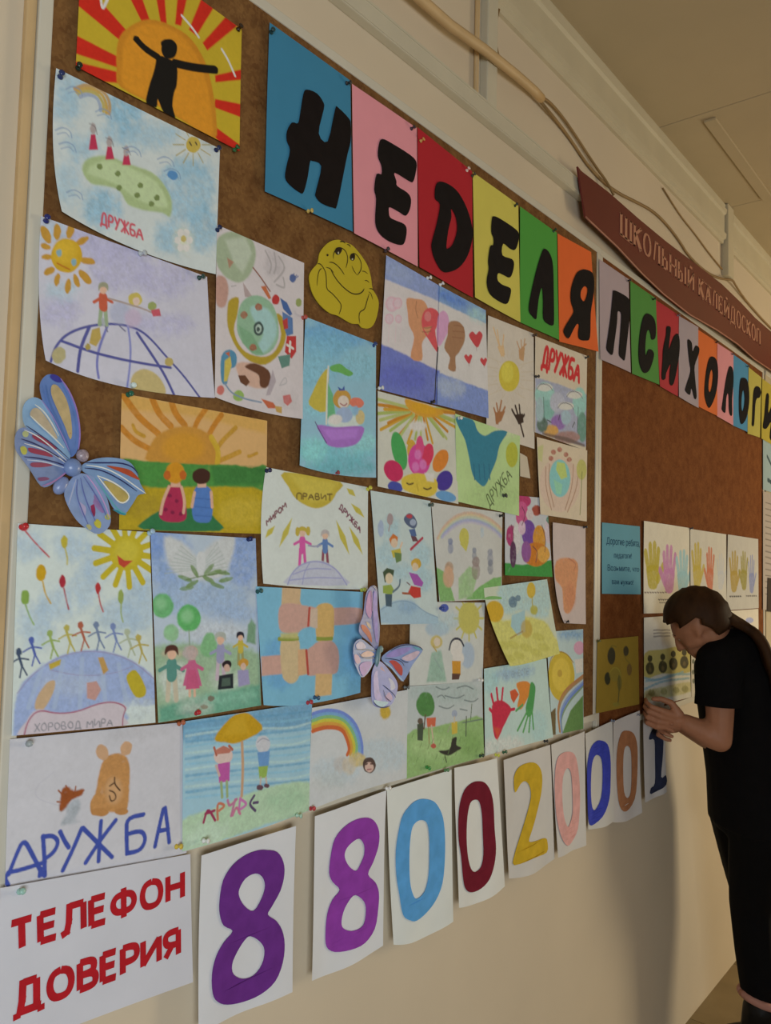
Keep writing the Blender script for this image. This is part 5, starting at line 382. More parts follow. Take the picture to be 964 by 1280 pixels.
('painted_drawing','tilted painting of a small animal and sunflowers in a yellow field','drawing',"children's drawings on the cork board",[1.5612,-0.0212,1.5536],[0,-19,299,0,370,-193,100,-201],{'l': [26,-92],'b': [206,-202]},(228,242,225),[[0,233,235,143,60,100,40,-6,-80,87,-96,173,-90,281,-104,339,-147,384,-198,90,-204,41,-142],[0,199,235,243,80,80,50,72,-9,299,-1,309,-92,239,-93,186,-75,86,-78],[0,184,227,243,30,100,15,123,-85,186,-75,187,-126,149,-133,117,-110],[0,116,149,178,12,80,60,148,-54,146,-60,141,-65,133,-67,124,-67,116,-64,110,-59,108,-53,110,-47,115,-43,123,-40,132,-40,140,-43,146,-48],[0,116,149,178,12,70,15,166,-45,164,-49,161,-51,156,-52,150,-52,145,-51,142,-48,140,-45,141,-41,145,-39,150,-37,155,-38,161,-39,164,-42],[0,233,194,61,30,100,15,85,-74,81,-85,70,-93,54,-97,37,-96,21,-91,10,-82,6,-72,10,-61,20,-53,35,-49,53,-50,69,-55,81,-64],[0,233,205,84,20,100,15,239,-27,237,-36,231,-42,223,-46,213,-46,204,-42,198,-35,196,-26,198,-18,204,-11,212,-8,221,-8,230,-12,236,-18],[1,204,192,84,10,100,10,40,222,-43,225,-76],[0,204,205,102,30,80,15,251,-77,249,-82,244,-86,237,-88,228,-87,221,-85,215,-81,213,-75,215,-70,220,-66,227,-64,236,-65,244,-67,249,-71],[0,212,184,84,40,60,15,223,-121,220,-131,212,-138,200,-142,188,-141,176,-136,168,-128,165,-118,168,-109,175,-102,187,-98,199,-99,211,-104,219,-112],[0,212,213,107,30,50,60,153,-161,148,-164,138,-164,126,-163,113,-160,103,-156,97,-151,97,-147,102,-144,112,-143,124,-145,137,-148,147,-152,153,-157],[0,212,213,107,30,50,60,104,-158,99,-160,89,-161,77,-160,65,-157,56,-153,50,-148,50,-144,55,-141,64,-141,76,-142,88,-145,98,-149,103,-154],[0,212,213,107,30,50,60,218,-172,212,-174,202,-175,189,-174,176,-171,165,-166,159,-161,159,-157,165,-154,175,-154,188,-155,201,-158,211,-163,218,-167],[0,212,213,107,30,50,60,285,-150,279,-153,269,-154,255,-152,241,-149,230,-145,224,-140,224,-135,229,-133,240,-132,253,-133,267,-136,279,-141,285,-145],[0,212,213,107,30,50,60,179,-188,174,-191,164,-191,151,-190,139,-187,128,-182,123,-178,122,-174,127,-171,137,-170,150,-171,163,-175,173,-179,179,-184],[0,212,213,107,30,50,60,273,-189,267,-191,256,-192,242,-191,229,-187,218,-183,212,-178,211,-174,217,-171,227,-170,241,-171,255,-175,266,-179,272,-184],[0,212,213,107,30,50,60,129,-190,124,-193,114,-194,102,-192,90,-189,80,-185,74,-180,74,-176,79,-173,89,-173,101,-174,113,-177,123,-182,129,-186],[0,212,213,107,30,50,60,314,-178,308,-181,297,-182,283,-181,269,-177,258,-172,252,-168,251,-163,257,-160,268,-160,282,-161,296,-164,307,-169,314,-174],[1,184,149,72,10,60,10,38,112,-138,174,-125]],0.0019,0.012,0.5),
('pencil_drawing','drawing of a pale couple with a yellow sun and one child in orange trousers','drawing',"children's drawings on the cork board",[1.2957,-0.0157,1.5102],[0,0,279,-9,274,-186,1,-167],{},(225,233,234),[[0,219,216,121,40,100,15,257,-43,254,-58,242,-70,225,-76,206,-75,189,-67,177,-55,172,-40,176,-25,187,-13,203,-7,222,-7,240,-15,253,-27],[1,219,216,121,10,80,10,54,246,-43,274,-44],[1,219,216,121,10,80,10,54,243,-56,267,-69],[1,219,216,121,10,80,10,54,231,-65,245,-86],[1,219,216,121,10,80,10,54,215,-68,216,-91],[1,219,216,121,10,80,10,53,199,-63,187,-83],[1,219,216,121,10,80,10,53,187,-54,166,-64],[1,219,216,121,10,80,10,53,183,-41,157,-40],[1,219,216,121,10,80,10,53,186,-28,163,-16],[1,219,216,121,10,80,10,53,197,-18,182,2],[1,219,216,121,10,80,10,54,212,-15,211,8],[1,219,216,121,10,80,10,54,228,-19,240,2],[1,219,216,121,10,80,10,54,241,-28,264,-16],[0,180,211,240,50,60,15,137,-61,133,-68,121,-73,104,-75,85,-74,68,-70,57,-64,52,-57,56,-50,67,-45,84,-42,103,-43,120,-47,132,-53],[0,180,208,243,40,60,15,239,-125,237,-137,229,-147,218,-151,206,-150,195,-144,187,-133,184,-120,186,-108,194,-99,204,-94,217,-95,228,-101,236,-112],[0,193,227,243,120,50,70,172,-45,168,-55,154,-62,134,-66,112,-65,93,-59,79,-51,74,-41,78,-32,91,-25,111,-21,132,-22,153,-27,167,-35],[0,222,208,138,30,100,15,114,-87,112,-93,106,-97,98,-99,89,-99,80,-96,74,-91,72,-85,74,-79,79,-75,88,-73,97,-73,106,-77,112,-82],[0,239,227,212,12,100,15,106,-87,105,-91,102,-94,98,-95,92,-95,88,-93,85,-89,83,-86,84,-82,87,-79,92,-77,97,-78,102,-80,105,-83],[0,170,208,195,40,85,40,76,-107,110,-104,132,-172,60,-165],[1,160,187,189,10,60,10,25,86,-119,116,-149],[1,208,187,115,10,100,10,34,81,-94,93,-105],[0,243,243,243,12,100,15,190,-107,188,-115,182,-121,173,-124,163,-123,154,-119,147,-112,145,-103,147,-95,153,-89,162,-86,172,-86,181,-91,187,-98],[1,63,66,87,10,100,10,45,140,-105,146,-88,163,-82,184,-87,195,-101],[0,243,243,243,30,80,15,198,-127,196,-134,190,-138,181,-140,171,-140,161,-136,155,-130,153,-124,155,-118,161,-113,170,-111,180,-111,189,-115,195,-121],[0,229,169,67,12,100,15,151,-130,184,-133,185,-163,154,-160],[0,107,77,70,12,100,15,152,-157,184,-160,179,-172,152,-170],[0,88,111,206,12,100,15,135,-17,134,-20,129,-23,123,-25,116,-24,110,-23,105,-20,104,-16,105,-12,109,-9,116,-8,123,-8,129,-10,133,-13]],0.0016,0.002,0.5),
('pencil_drawing','drawing of children in a green park with a tree and swirling grey sky','drawing',"children's drawings on the cork board",[1.2899,-0.0168,1.3427],[0,0,278,-17,287,-186,2,-181],{},(211,224,230),[[0,183,208,210,120,50,70,272,-42,257,-52,217,-57,162,-55,103,-48,52,-37,18,-25,6,-13,18,-4,51,1,101,0,160,-5,216,-16,257,-29],[0,166,208,140,30,100,40,4,-95,90,-93,190,-94,280,-100,286,-187,3,-182],[0,198,232,171,120,50,70,203,-150,193,-160,165,-164,125,-162,82,-154,45,-143,19,-131,10,-119,19,-110,43,-106,80,-107,123,-113,163,-124,192,-137],[0,140,187,111,120,50,70,275,-155,271,-166,257,-173,238,-175,217,-171,198,-163,185,-152,180,-140,184,-130,196,-123,215,-121,236,-124,256,-132,270,-143],[0,94,153,89,20,100,50,32,-34,51,-18,77,-22,94,-44,89,-65,63,-68,38,-55],[1,119,95,80,10,100,10,40,63,-65,59,-91],[1,122,140,148,10,70,10,25,98,-11,125,-21,147,-17],[1,122,140,148,10,70,10,26,131,-33,176,-45,205,-40],[1,122,140,148,10,70,10,26,176,-22,210,-19,241,-31],[1,122,140,148,10,70,10,25,110,-52,143,-63,166,-57],[1,122,140,148,10,70,10,26,206,-51,242,-60,262,-54],[1,122,140,148,10,70,10,25,104,-33,120,-29,132,-39],[1,122,140,148,10,70,10,26,189,-68,218,-75],[1,122,145,137,10,100,10,25,201,-99,280,-102],[1,99,111,97,10,100,10,35,215,-88,214,-129],[1,102,124,103,10,100,10,25,236,-64,232,-97],[0,81,95,80,12,100,15,36,-79,57,-79,56,-115,38,-111],[0,113,100,89,12,100,15,55,-76,55,-78,52,-80,49,-80,44,-80,41,-78,38,-76,37,-73,38,-71,40,-69,44,-68,48,-69,52,-70,54,-73],[0,229,121,92,12,100,15,67,-71,100,-74,99,-92,71,-90],[1,229,208,188,10,100,10,40,85,-89,94,-127],[0,208,111,97,12,100,15,103,-133,103,-135,100,-136,96,-137,92,-136,88,-134,85,-132,84,-130,85,-128,88,-127,92,-126,96,-127,100,-129,102,-131],[1,180,166,120,10,100,10,33,75,-90,79,-124],[0,229,206,92,12,100,15,158,-93,180,-93,181,-118,161,-118],[0,180,195,222,12,100,15,179,-77,178,-80,175,-82,171,-83,166,-82,162,-80,159,-77,158,-74,159,-71,162,-68,166,-68,170,-68,175,-70,178,-73],[1,229,216,188,10,100,10,35,169,-82,169,-94],[1,180,187,165,10,100,10,34,156,-96,145,-110],[0,63,63,58,20,100,15,113,-145,152,-148,162,-128,179,-127,178,-143,197,-152,180,-156,147,-160],[1,63,63,58,10,100,10,25,136,-158,142,-173],[1,119,158,97,10,70,10,19,19,-103,24,-95],[1,119,158,97,10,70,10,20,74,-134,79,-126],[1,119,158,97,10,70,10,20,131,-166,137,-158],[1,119,158,97,10,70,10,21,190,-136,195,-128],[1,119,158,97,10,70,10,21,254,-170,260,-162],[1,119,158,97,10,70,10,20,62,-160,66,-153],[1,119,158,97,10,70,10,20,116,-131,121,-123],[1,119,158,97,10,70,10,21,176,-164,181,-156],[1,119,158,97,10,70,10,21,239,-199,245,-191],[1,119,158,97,10,70,10,20,47,-127,52,-119],[1,119,158,97,10,70,10,20,103,-159,108,-151],[1,119,158,97,10,70,10,21,160,-129,165,-121],[1,119,158,97,10,70,10,21,222,-162,228,-154],[1,119,158,97,10,70,10,19,35,-153,40,-146],[1,119,158,97,10,70,10,20,88,-124,93,-117],[1,119,158,97,10,70,10,20,147,-157,152,-149]],0.0016,0.003,0.5),
('painted_drawing','pale blue painting with red handprint beside green and orange handprint','drawing',"children's drawings on the cork board",[1.5704,-0.019,1.3532],[0,0,295,0,326,-201,10,-195],{},(212,243,243),[[0,170,208,241,120,70,70,232,-25,224,-32,198,-37,158,-40,115,-39,76,-34,49,-28,38,-20,45,-13,69,-8,105,-5,148,-6,189,-10,220,-17],[0,184,232,243,120,60,70,64,-33,60,-45,50,-53,34,-57,17,-55,2,-48,-9,-38,-13,-26,-10,-14,0,-6,15,-2,33,-4,48,-10,60,-21],[0,238,243,243,120,70,70,177,-191,170,-200,141,-205,99,-206,53,-203,11,-196,-19,-186,-31,-177,-25,-169,0,-163,38,-162,84,-164,129,-171,163,-181],[0,181,232,243,120,40,70,299,-169,295,-184,282,-195,264,-199,243,-196,225,-186,212,-172,207,-156,211,-141,223,-130,241,-125,262,-128,281,-137,294,-152],[1,150,173,200,10,60,10,19,84,-32,84,-18,90,-28,95,-18,96,-32],[1,150,173,200,10,60,10,19,99,-18,100,-32,104,-32,106,-30,106,-27,104,-25,99,-25],[1,150,173,200,10,60,10,19,112,-18,112,-32],[1,150,173,200,10,60,10,19,124,-24,131,-24,132,-21,130,-17,124,-18,124,-32,132,-32,134,-28,131,-24],[1,150,173,200,10,60,10,19,138,-32,138,-17,144,-27,149,-17,150,-31],[1,150,173,200,10,60,10,20,162,-17,154,-17,154,-31,163,-31],[1,150,173,200,10,60,10,19,154,-24,161,-24],[1,150,173,200,10,60,10,20,176,-19,172,-17,167,-20,166,-24,168,-28,172,-31,176,-29],[1,150,173,200,10,60,10,20,180,-17,190,-17],[1,150,173,200,10,60,10,20,185,-17,185,-31],[1,150,173,200,10,60,10,20,203,-17,194,-17,194,-31,204,-31],[1,150,173,200,10,60,10,20,194,-24,202,-24],[0,223,54,89,20,100,30,37,-88,65,-78,95,-86,123,-105,107,-124,87,-142,61,-166,44,-146],[1,223,54,89,10,100,10,74,46,-106,27,-93],[1,223,54,89,10,100,10,74,46,-89,33,-61],[1,223,54,89,10,100,10,75,63,-82,56,-50],[1,223,54,89,10,100,10,75,79,-84,84,-53],[1,223,54,89,10,100,10,76,100,-106,137,-107],[0,233,100,72,40,70,15,46,-136,74,-144,63,-169],[0,233,106,66,12,100,15,116,-63,140,-60,158,-75,134,-93,122,-81],[0,243,157,72,20,100,15,146,-48,197,-48,220,-67,198,-90,170,-111,151,-102,161,-75],[0,87,173,101,20,100,15,216,-52,238,-65,232,-101,221,-129,199,-133,191,-110,205,-83],[1,101,184,110,10,100,10,63,199,-119,152,-159],[1,101,184,110,10,100,10,63,206,-123,178,-166],[1,101,184,110,10,100,10,63,214,-124,205,-170],[1,101,184,110,10,100,10,64,221,-121,227,-166],[1,101,184,110,10,100,10,62,176,-102,145,-112]],0.0018,0.006,0.5),
('painted_drawing','painting of a large yellow sun above a rainbow arc and dark green hill','drawing',"children's drawings on the cork board",[1.8678,-0.0168,1.4194],[0,0,212,-3,218,-274,37,-265],{},(207,234,243),[[0,144,187,231,120,80,70,244,-20,235,-25,209,-28,172,-28,132,-26,98,-21,74,-16,65,-10,74,-5,97,-2,132,-1,172,-3,208,-8,234,-13],[0,236,184,219,20,100,15,222,-55,219,-63,210,-68,197,-71,182,-70,169,-65,160,-59,156,-51,159,-43,168,-38,181,-35,196,-36,209,-40,219,-47],[0,243,243,243,12,100,15,162,-83,212,-83,212,-120,172,-120],[0,225,201,74,20,100,15,162,-127,154,-154,133,-175,103,-184,70,-180,40,-164,20,-140,12,-113,19,-86,38,-66,67,-56,100,-59,131,-73,153,-98],[0,241,217,93,60,100,15,137,-121,132,-139,118,-153,97,-159,75,-156,54,-146,40,-130,35,-111,39,-93,53,-80,73,-73,95,-75,116,-85,131,-101],[1,186,152,62,10,80,10,33,18,-94,26,-65,67,-52,118,-64,154,-90],[0,199,165,74,12,60,15,90,-112,89,-116,85,-119,80,-120,74,-120,68,-118,64,-114,63,-110,64,-106,68,-103,73,-102,79,-102,85,-105,88,-108],[0,113,160,96,20,100,40,89,-271,139,-215,214,-184,216,-275],[0,123,108,74,20,100,50,21,-208,54,-197,55,-266,36,-264],[1,144,176,147,10,90,10,72,94,-273,79,-229,130,-189,213,-159],[1,123,154,243,10,90,10,71,90,-270,76,-223,123,-183,213,-153],[1,152,182,243,10,90,10,71,87,-268,72,-218,117,-177,213,-147],[1,207,226,243,10,90,10,71,83,-265,68,-212,111,-171,213,-141],[1,186,154,111,10,90,10,71,80,-262,65,-206,105,-164,213,-136],[1,199,143,99,10,90,10,71,77,-260,61,-200,99,-158,213,-130]],0.002,0.002,0.5),
('watercolour_drawing','tall pale blue drawing of children ringing a globe with balloons and smiling sun','drawing',"children's drawings on the cork board",[0.4872,-0.0179,1.6265],[0,0,191,-3,213,-273,5,-260],{},(228,243,243),[[0,182,213,243,120,50,70,210,-115,208,-129,199,-139,186,-145,172,-144,159,-137,150,-126,147,-113,149,-99,157,-89,169,-83,183,-83,197,-89,206,-101],[0,182,213,243,120,50,70,209,-79,206,-87,199,-94,188,-98,175,-97,164,-93,157,-87,154,-78,156,-70,163,-63,174,-59,186,-59,197,-63,205,-70],[0,182,213,243,120,50,70,115,-82,114,-95,108,-105,100,-110,91,-110,83,-104,77,-94,74,-81,76,-68,81,-58,88,-52,98,-52,106,-58,112,-68],[0,182,213,243,120,50,70,54,-128,52,-140,46,-150,37,-154,28,-154,19,-148,12,-138,9,-126,11,-114,16,-104,25,-99,35,-99,44,-105,51,-115],[0,182,213,243,120,50,70,80,-103,78,-113,71,-120,62,-124,52,-123,43,-119,36,-111,33,-102,35,-93,41,-85,50,-81,60,-81,70,-86,77,-94],[0,182,213,243,120,50,70,183,-122,180,-132,170,-140,156,-143,140,-143,126,-137,117,-129,113,-119,116,-109,125,-102,138,-98,154,-98,168,-103,179,-111],[0,182,213,243,120,50,70,122,-47,121,-57,116,-65,110,-70,103,-70,96,-65,91,-57,89,-48,90,-38,94,-30,100,-26,108,-25,115,-30,120,-38],[0,182,213,243,120,50,70,37,-27,35,-35,29,-41,21,-45,11,-45,2,-42,-4,-36,-6,-28,-5,-21,1,-14,9,-11,19,-10,28,-13,34,-19],[0,182,213,243,120,50,70,96,-25,94,-33,87,-40,78,-44,67,-44,58,-41,51,-34,48,-27,50,-19,56,-12,65,-8,76,-8,86,-11,93,-17],[0,172,194,243,30,100,40,6,-261,10,-209,27,-188,60,-169,99,-163,141,-170,177,-186,208,-211,211,-247,162,-244,159,-267,8,-263],[0,201,217,243,120,50,70,130,-210,125,-216,112,-220,92,-221,71,-218,52,-214,40,-207,35,-201,39,-195,51,-191,70,-190,91,-192,110,-197,125,-203],[0,220,236,243,120,70,70,212,-255,210,-261,202,-266,191,-267,179,-266,168,-261,161,-255,158,-248,160,-241,167,-237,178,-235,190,-237,201,-241,209,-247],[1,168,163,211,10,80,10,13,10,-209,27,-188,60,-169,99,-163,141,-170,177,-186,208,-211],[1,168,163,211,10,70,10,10,53,-185,92,-196,142,-198,172,-190],[1,192,213,243,10,40,10,62,41,-177,25,-228],[1,192,213,243,10,40,10,63,68,-175,59,-232],[1,192,213,243,10,40,10,64,95,-174,94,-236],[1,192,213,243,10,40,10,65,124,-180,132,-241],[1,192,213,243,10,40,10,67,150,-186,166,-245],[0,210,187,76,12,100,15,49,-177,65,-172,64,-179,51,-184],[0,210,170,103,12,100,15,118,-174,126,-174,134,-192,127,-197],[0,216,187,152,12,100,15,48,-200,58,-199,56,-214,44,-233,33,-230,36,-215],[0,213,168,162,12,100,15,103,-206,117,-205,124,-217,116,-230,104,-226],[0,206,189,58,12,100,15,163,-202,177,-196,194,-221,193,-233,179,-233,167,-216],[0,222,213,226,15,100,5,23,-245,37,-232,63,-240,90,-241,119,-235,144,-235,165,-245,159,-256,159,-271,22,-265],[1,182,113,142,10,100,10,16,20,-265,24,-245,37,-232,63,-241,91,-242,119,-235,144,-235,165,-245,159,-256,159,-269],[1,147,149,162,10,90,10,12,34,-250,40,-259],[1,147,149,162,10,90,10,12,40,-250,34,-259],[1,147,149,162,10,90,10,12,46,-250,43,-252,42,-255,43,-258,46,-260,49,-258,49,-255,48,-252,46,-250],[1,147,149,162,10,90,10,12,52,-260,51,-251,56,-251,57,-253,57,-255,56,-256,52,-256],[1,147,149,162,10,90,10,12,63,-252,60,-253,60,-256,61,-259,63,-261,66,-259,67,-257,66,-254,63,-252],[1,147,149,162,10,90,10,12,69,-257,73,-257,74,-255,73,-252,69,-252,69,-261,74,-262,76,-260,73,-257],[1,147,149,162,10,90,10,13,81,-253,79,-255,78,-257,79,-260,82,-262,85,-261,85,-258,84,-255,81,-253],[1,147,149,162,10,90,10,13,88,-265,88,-263,96,-263,96,-265],[1,147,149,162,10,90,10,13,89,-263,90,-254,94,-254,95,-263],[1,147,149,162,10,90,10,13,105,-264,105,-255,109,-262,113,-255,114,-265],[1,147,149,162,10,90,10,13,116,-255,116,-265,123,-256,124,-266],[1,147,149,162,10,90,10,13,126,-266,126,-256,130,-256,132,-258,132,-260,131,-262,126,-261],[1,147,149,162,10,90,10,13,135,-266,139,-257,143,-267],[1,147,149,162,10,90,10,13,137,-263,142,-264],[1,215,198,54,10,100,10,86,179,-36,207,-39],[1,215,198,54,10,100,10,86,175,-45,200,-59],[1,215,198,54,10,100,10,85,168,-52,183,-74],[1,215,198,54,10,100,10,84,158,-55,162,-80],[1,215,198,54,10,100,10,84,148,-54,140,-77],[1,215,198,54,10,100,10,83,139,-49,121,-66],[1,215,198,54,10,100,10,83,133,-40,109,-48],[1,215,198,54,10,100,10,83,132,-31,106,-28],[1,215,198,54,10,100,10,83,135,-22,113,-9],[1,215,198,54,10,100,10,84,142,-15,127,6],[1,215,198,54,10,100,10,84,152,-12,148,13],[1,215,198,54,10,100,10,85,162,-13,171,11],[1,215,198,54,10,100,10,85,171,-18,191,1],[1,215,198,54,10,100,10,86,177,-26,204,-17],[0,215,198,54,12,100,15,182,-33,179,-43,172,-52,162,-57,150,-57,140,-52,132,-44,129,-34,131,-24,138,-15,148,-10,160,-10,171,-14,178,-22],[0,224,210,76,80,100,15,173,-31,171,-38,167,-43,160,-47,152,-47,144,-44,139,-38,137,-32,139,-25,143,-20,150,-16,158,-16,165,-19,171,-24],[0,210,80,63,12,100,15,141,-37,152,-44,165,-44,152,-54,144,-49],[0,210,51,63,12,100,15,14,-4,13,-7,12,-8,10,-9,8,-9,6,-9,4,-7,4,-5,4,-3,5,-1,7,0,10,0,12,-1,13,-2],[1,210,51,63,10,75,40,20,11,-10,22,-22,43,-41],[0,210,196,73,12,100,15,67,-21,67,-24,66,-27,64,-29,62,-29,60,-27,59,-25,58,-21,58,-18,60,-15,61,-13,63,-13,65,-15,67,-17],[1,210,196,73,10,75,40,21,64,-29,68,-41,68,-50],[0,220,177,41,12,100,15,40,-61,39,-65,38,-69,35,-71,32,-71,29,-69,27,-65,27,-61,27,-57,29,-53,31,-51,34,-51,37,-53,39,-57],[1,220,177,41,10,75,40,21,36,-72,40,-88,48,-100],[0,187,56,73,12,100,15,67,-72,67,-75,66,-78,64,-80,62,-80,60,-78,59,-75,58,-72,59,-68,60,-66,61,-64,63,-64,65,-66,66,-68],[1,187,56,73,10,75,40,21,65,-81,69,-96,73,-108],[0,201,65,68,12,100,15,118,-82,117,-85,116,-87,115,-89,113,-89,112,-87,111,-85,110,-81,110,-78,111,-76,113,-74,114,-74,116,-76,117,-78],[1,201,65,68,10,75,40,22,115,-89,118,-102,123,-113],[0,149,187,93,12,100,15,19,-92,19,-96,18,-99,16,-100,13,-100,11,-99,9,-95,9,-91,9,-88,10,-84,12,-83,15,-83,17,-84,19,-88],[1,149,187,93,10,75,40,20,15,-101,21,-116,27,-126],[0,166,187,103,12,100,15,153,-94,153,-98,152,-101,151,-103,149,-103,147,-101,145,-97,145,-93,145,-89,146,-86,148,-84,150,-84,151,-86,153,-90],[1,166,187,103,10,75,40,22,150,-103,150,-117,154,-128],[0,74,92,123,12,100,15,13,-159,13,-161,12,-162,10,-163,9,-162,7,-162,6,-160,6,-158,6,-156,7,-155,8,-154,10,-154,11,-155,12,-157],[1,74,92,123,10,100,10,30,9,-162,14,-176],[1,74,92,123,10,100,10,18,14,-176,12,-190],[1,74,92,123,10,100,10,18,14,-176,21,-188],[1,74,92,123,10,100,10,18,0,-172,10,-166,22,-169],[0,90,111,194,12,100,15,28,-146,28,-148,27,-149,26,-150,24,-150,23,-149,22,-147,21,-145,21,-144,22,-142,24,-141,25,-141,27,-142,28,-144],[1,90,111,194,10,100,10,30,25,-149,30,-163],[1,90,111,194,10,100,10,18,30,-163,27,-177],[1,90,111,194,10,100,10,18,30,-163,37,-175],[1,90,111,194,10,100,10,18,15,-159,26,-153,38,-156],[0,166,194,113,12,100,15,52,-138,52,-140,51,-142,49,-142,48,-142,46,-141,45,-140,45,-138,45,-136,46,-135,47,-134,49,-134,51,-135,52,-136],[1,166,194,113,10,100,10,31,49,-142,54,-156],[1,166,194,113,10,100,10,19,54,-156,51,-170],[1,166,194,113,10,100,10,19,54,-156,61,-168],[1,166,194,113,10,100,10,18,39,-152,50,-146,62,-149],[0,201,194,103,12,100,15,75,-132,75,-134,74,-136,72,-136,70,-136,69,-135,68,-134,67,-132,68,-130,69,-129,70,-128,72,-128,73,-129,75,-130],[1,201,194,103,10,100,10,32,71,-136,77,-151],[1,201,194,103,10,100,10,19,77,-151,74,-165],[1,201,194,103,10,100,10,19,77,-151,84,-163],[1,201,194,103,10,100,10,19,61,-146,72,-140,85,-143],[0,192,111,88,12,100,15,95,-130,95,-131,94,-133,92,-134,90,-134,88,-133,87,-131,87,-129,87,-127,88,-126,90,-125,92,-125,93,-126,94,-128],[1,192,111,88,10,100,10,32,91,-133,97,-148],[1,192,111,88,10,100,10,19,97,-148,93,-163],[1,192,111,88,10,100,10,19,97,-148,104,-160],[1,192,111,88,10,100,10,19,80,-143,92,-138,105,-140],[0,128,149,187,12,100,15,118,-131,117,-133,116,-134,115,-135,113,-135,111,-134,110,-132,109,-130,110,-128,111,-127,112,-126,114,-126,116,-127,117,-129],[1,128,149,187,10,100,10,33,114,-134,119,-149],[1,128,149,187,10,100,10,20,119,-149,116,-164],[1,128,149,187,10,100,10,20,119,-149,127,-162],[1,128,149,187,10,100,10,19,103,-145,115,-139,128,-142],[0,135,156,211,12,100,15,143,-134,143,-136,142,-137,140,-138,138,-138,136,-137,135,-135,135,-133,135,-131,136,-130,138,-129,140,-129,141,-130,143,-132],[1,135,156,211,10,100,10,33,139,-137,145,-153],[1,135,156,211,10,100,10,20,145,-153,141,-168],[1,135,156,211,10,100,10,20,145,-153,153,-166],[1,135,156,211,10,100,10,20,128,-148,140,-142,154,-145],[0,192,206,182,12,100,15,166,-143,165,-145,164,-146,162,-147,160,-147,159,-146,157,-144,157,-142,157,-140,158,-138,160,-138,162,-138,164,-139,165,-140],[1,192,206,182,10,100,10,34,161,-146,168,-162],[1,192,206,182,10,100,10,20,168,-162,164,-177],[1,192,206,182,10,100,10,20,168,-162,175,-175],[1,192,206,182,10,100,10,20,150,-157,163,-151,177,-154],[0,201,187,103,12,100,15,184,-151,184,-153,183,-155,181,-156,179,-156,177,-155,176,-153,175,-151,175,-149,177,-147,178,-146,180,-147,182,-148,184,-149],[1,201,187,103,10,100,10,34,180,-155,186,-171],[1,201,187,103,10,100,10,20,186,-171,182,-187],[1,201,187,103,10,100,10,20,186,-171,194,-184],[1,201,187,103,10,100,10,20,168,-166,181,-160,196,-163]],0.0012,0.003,0.5),
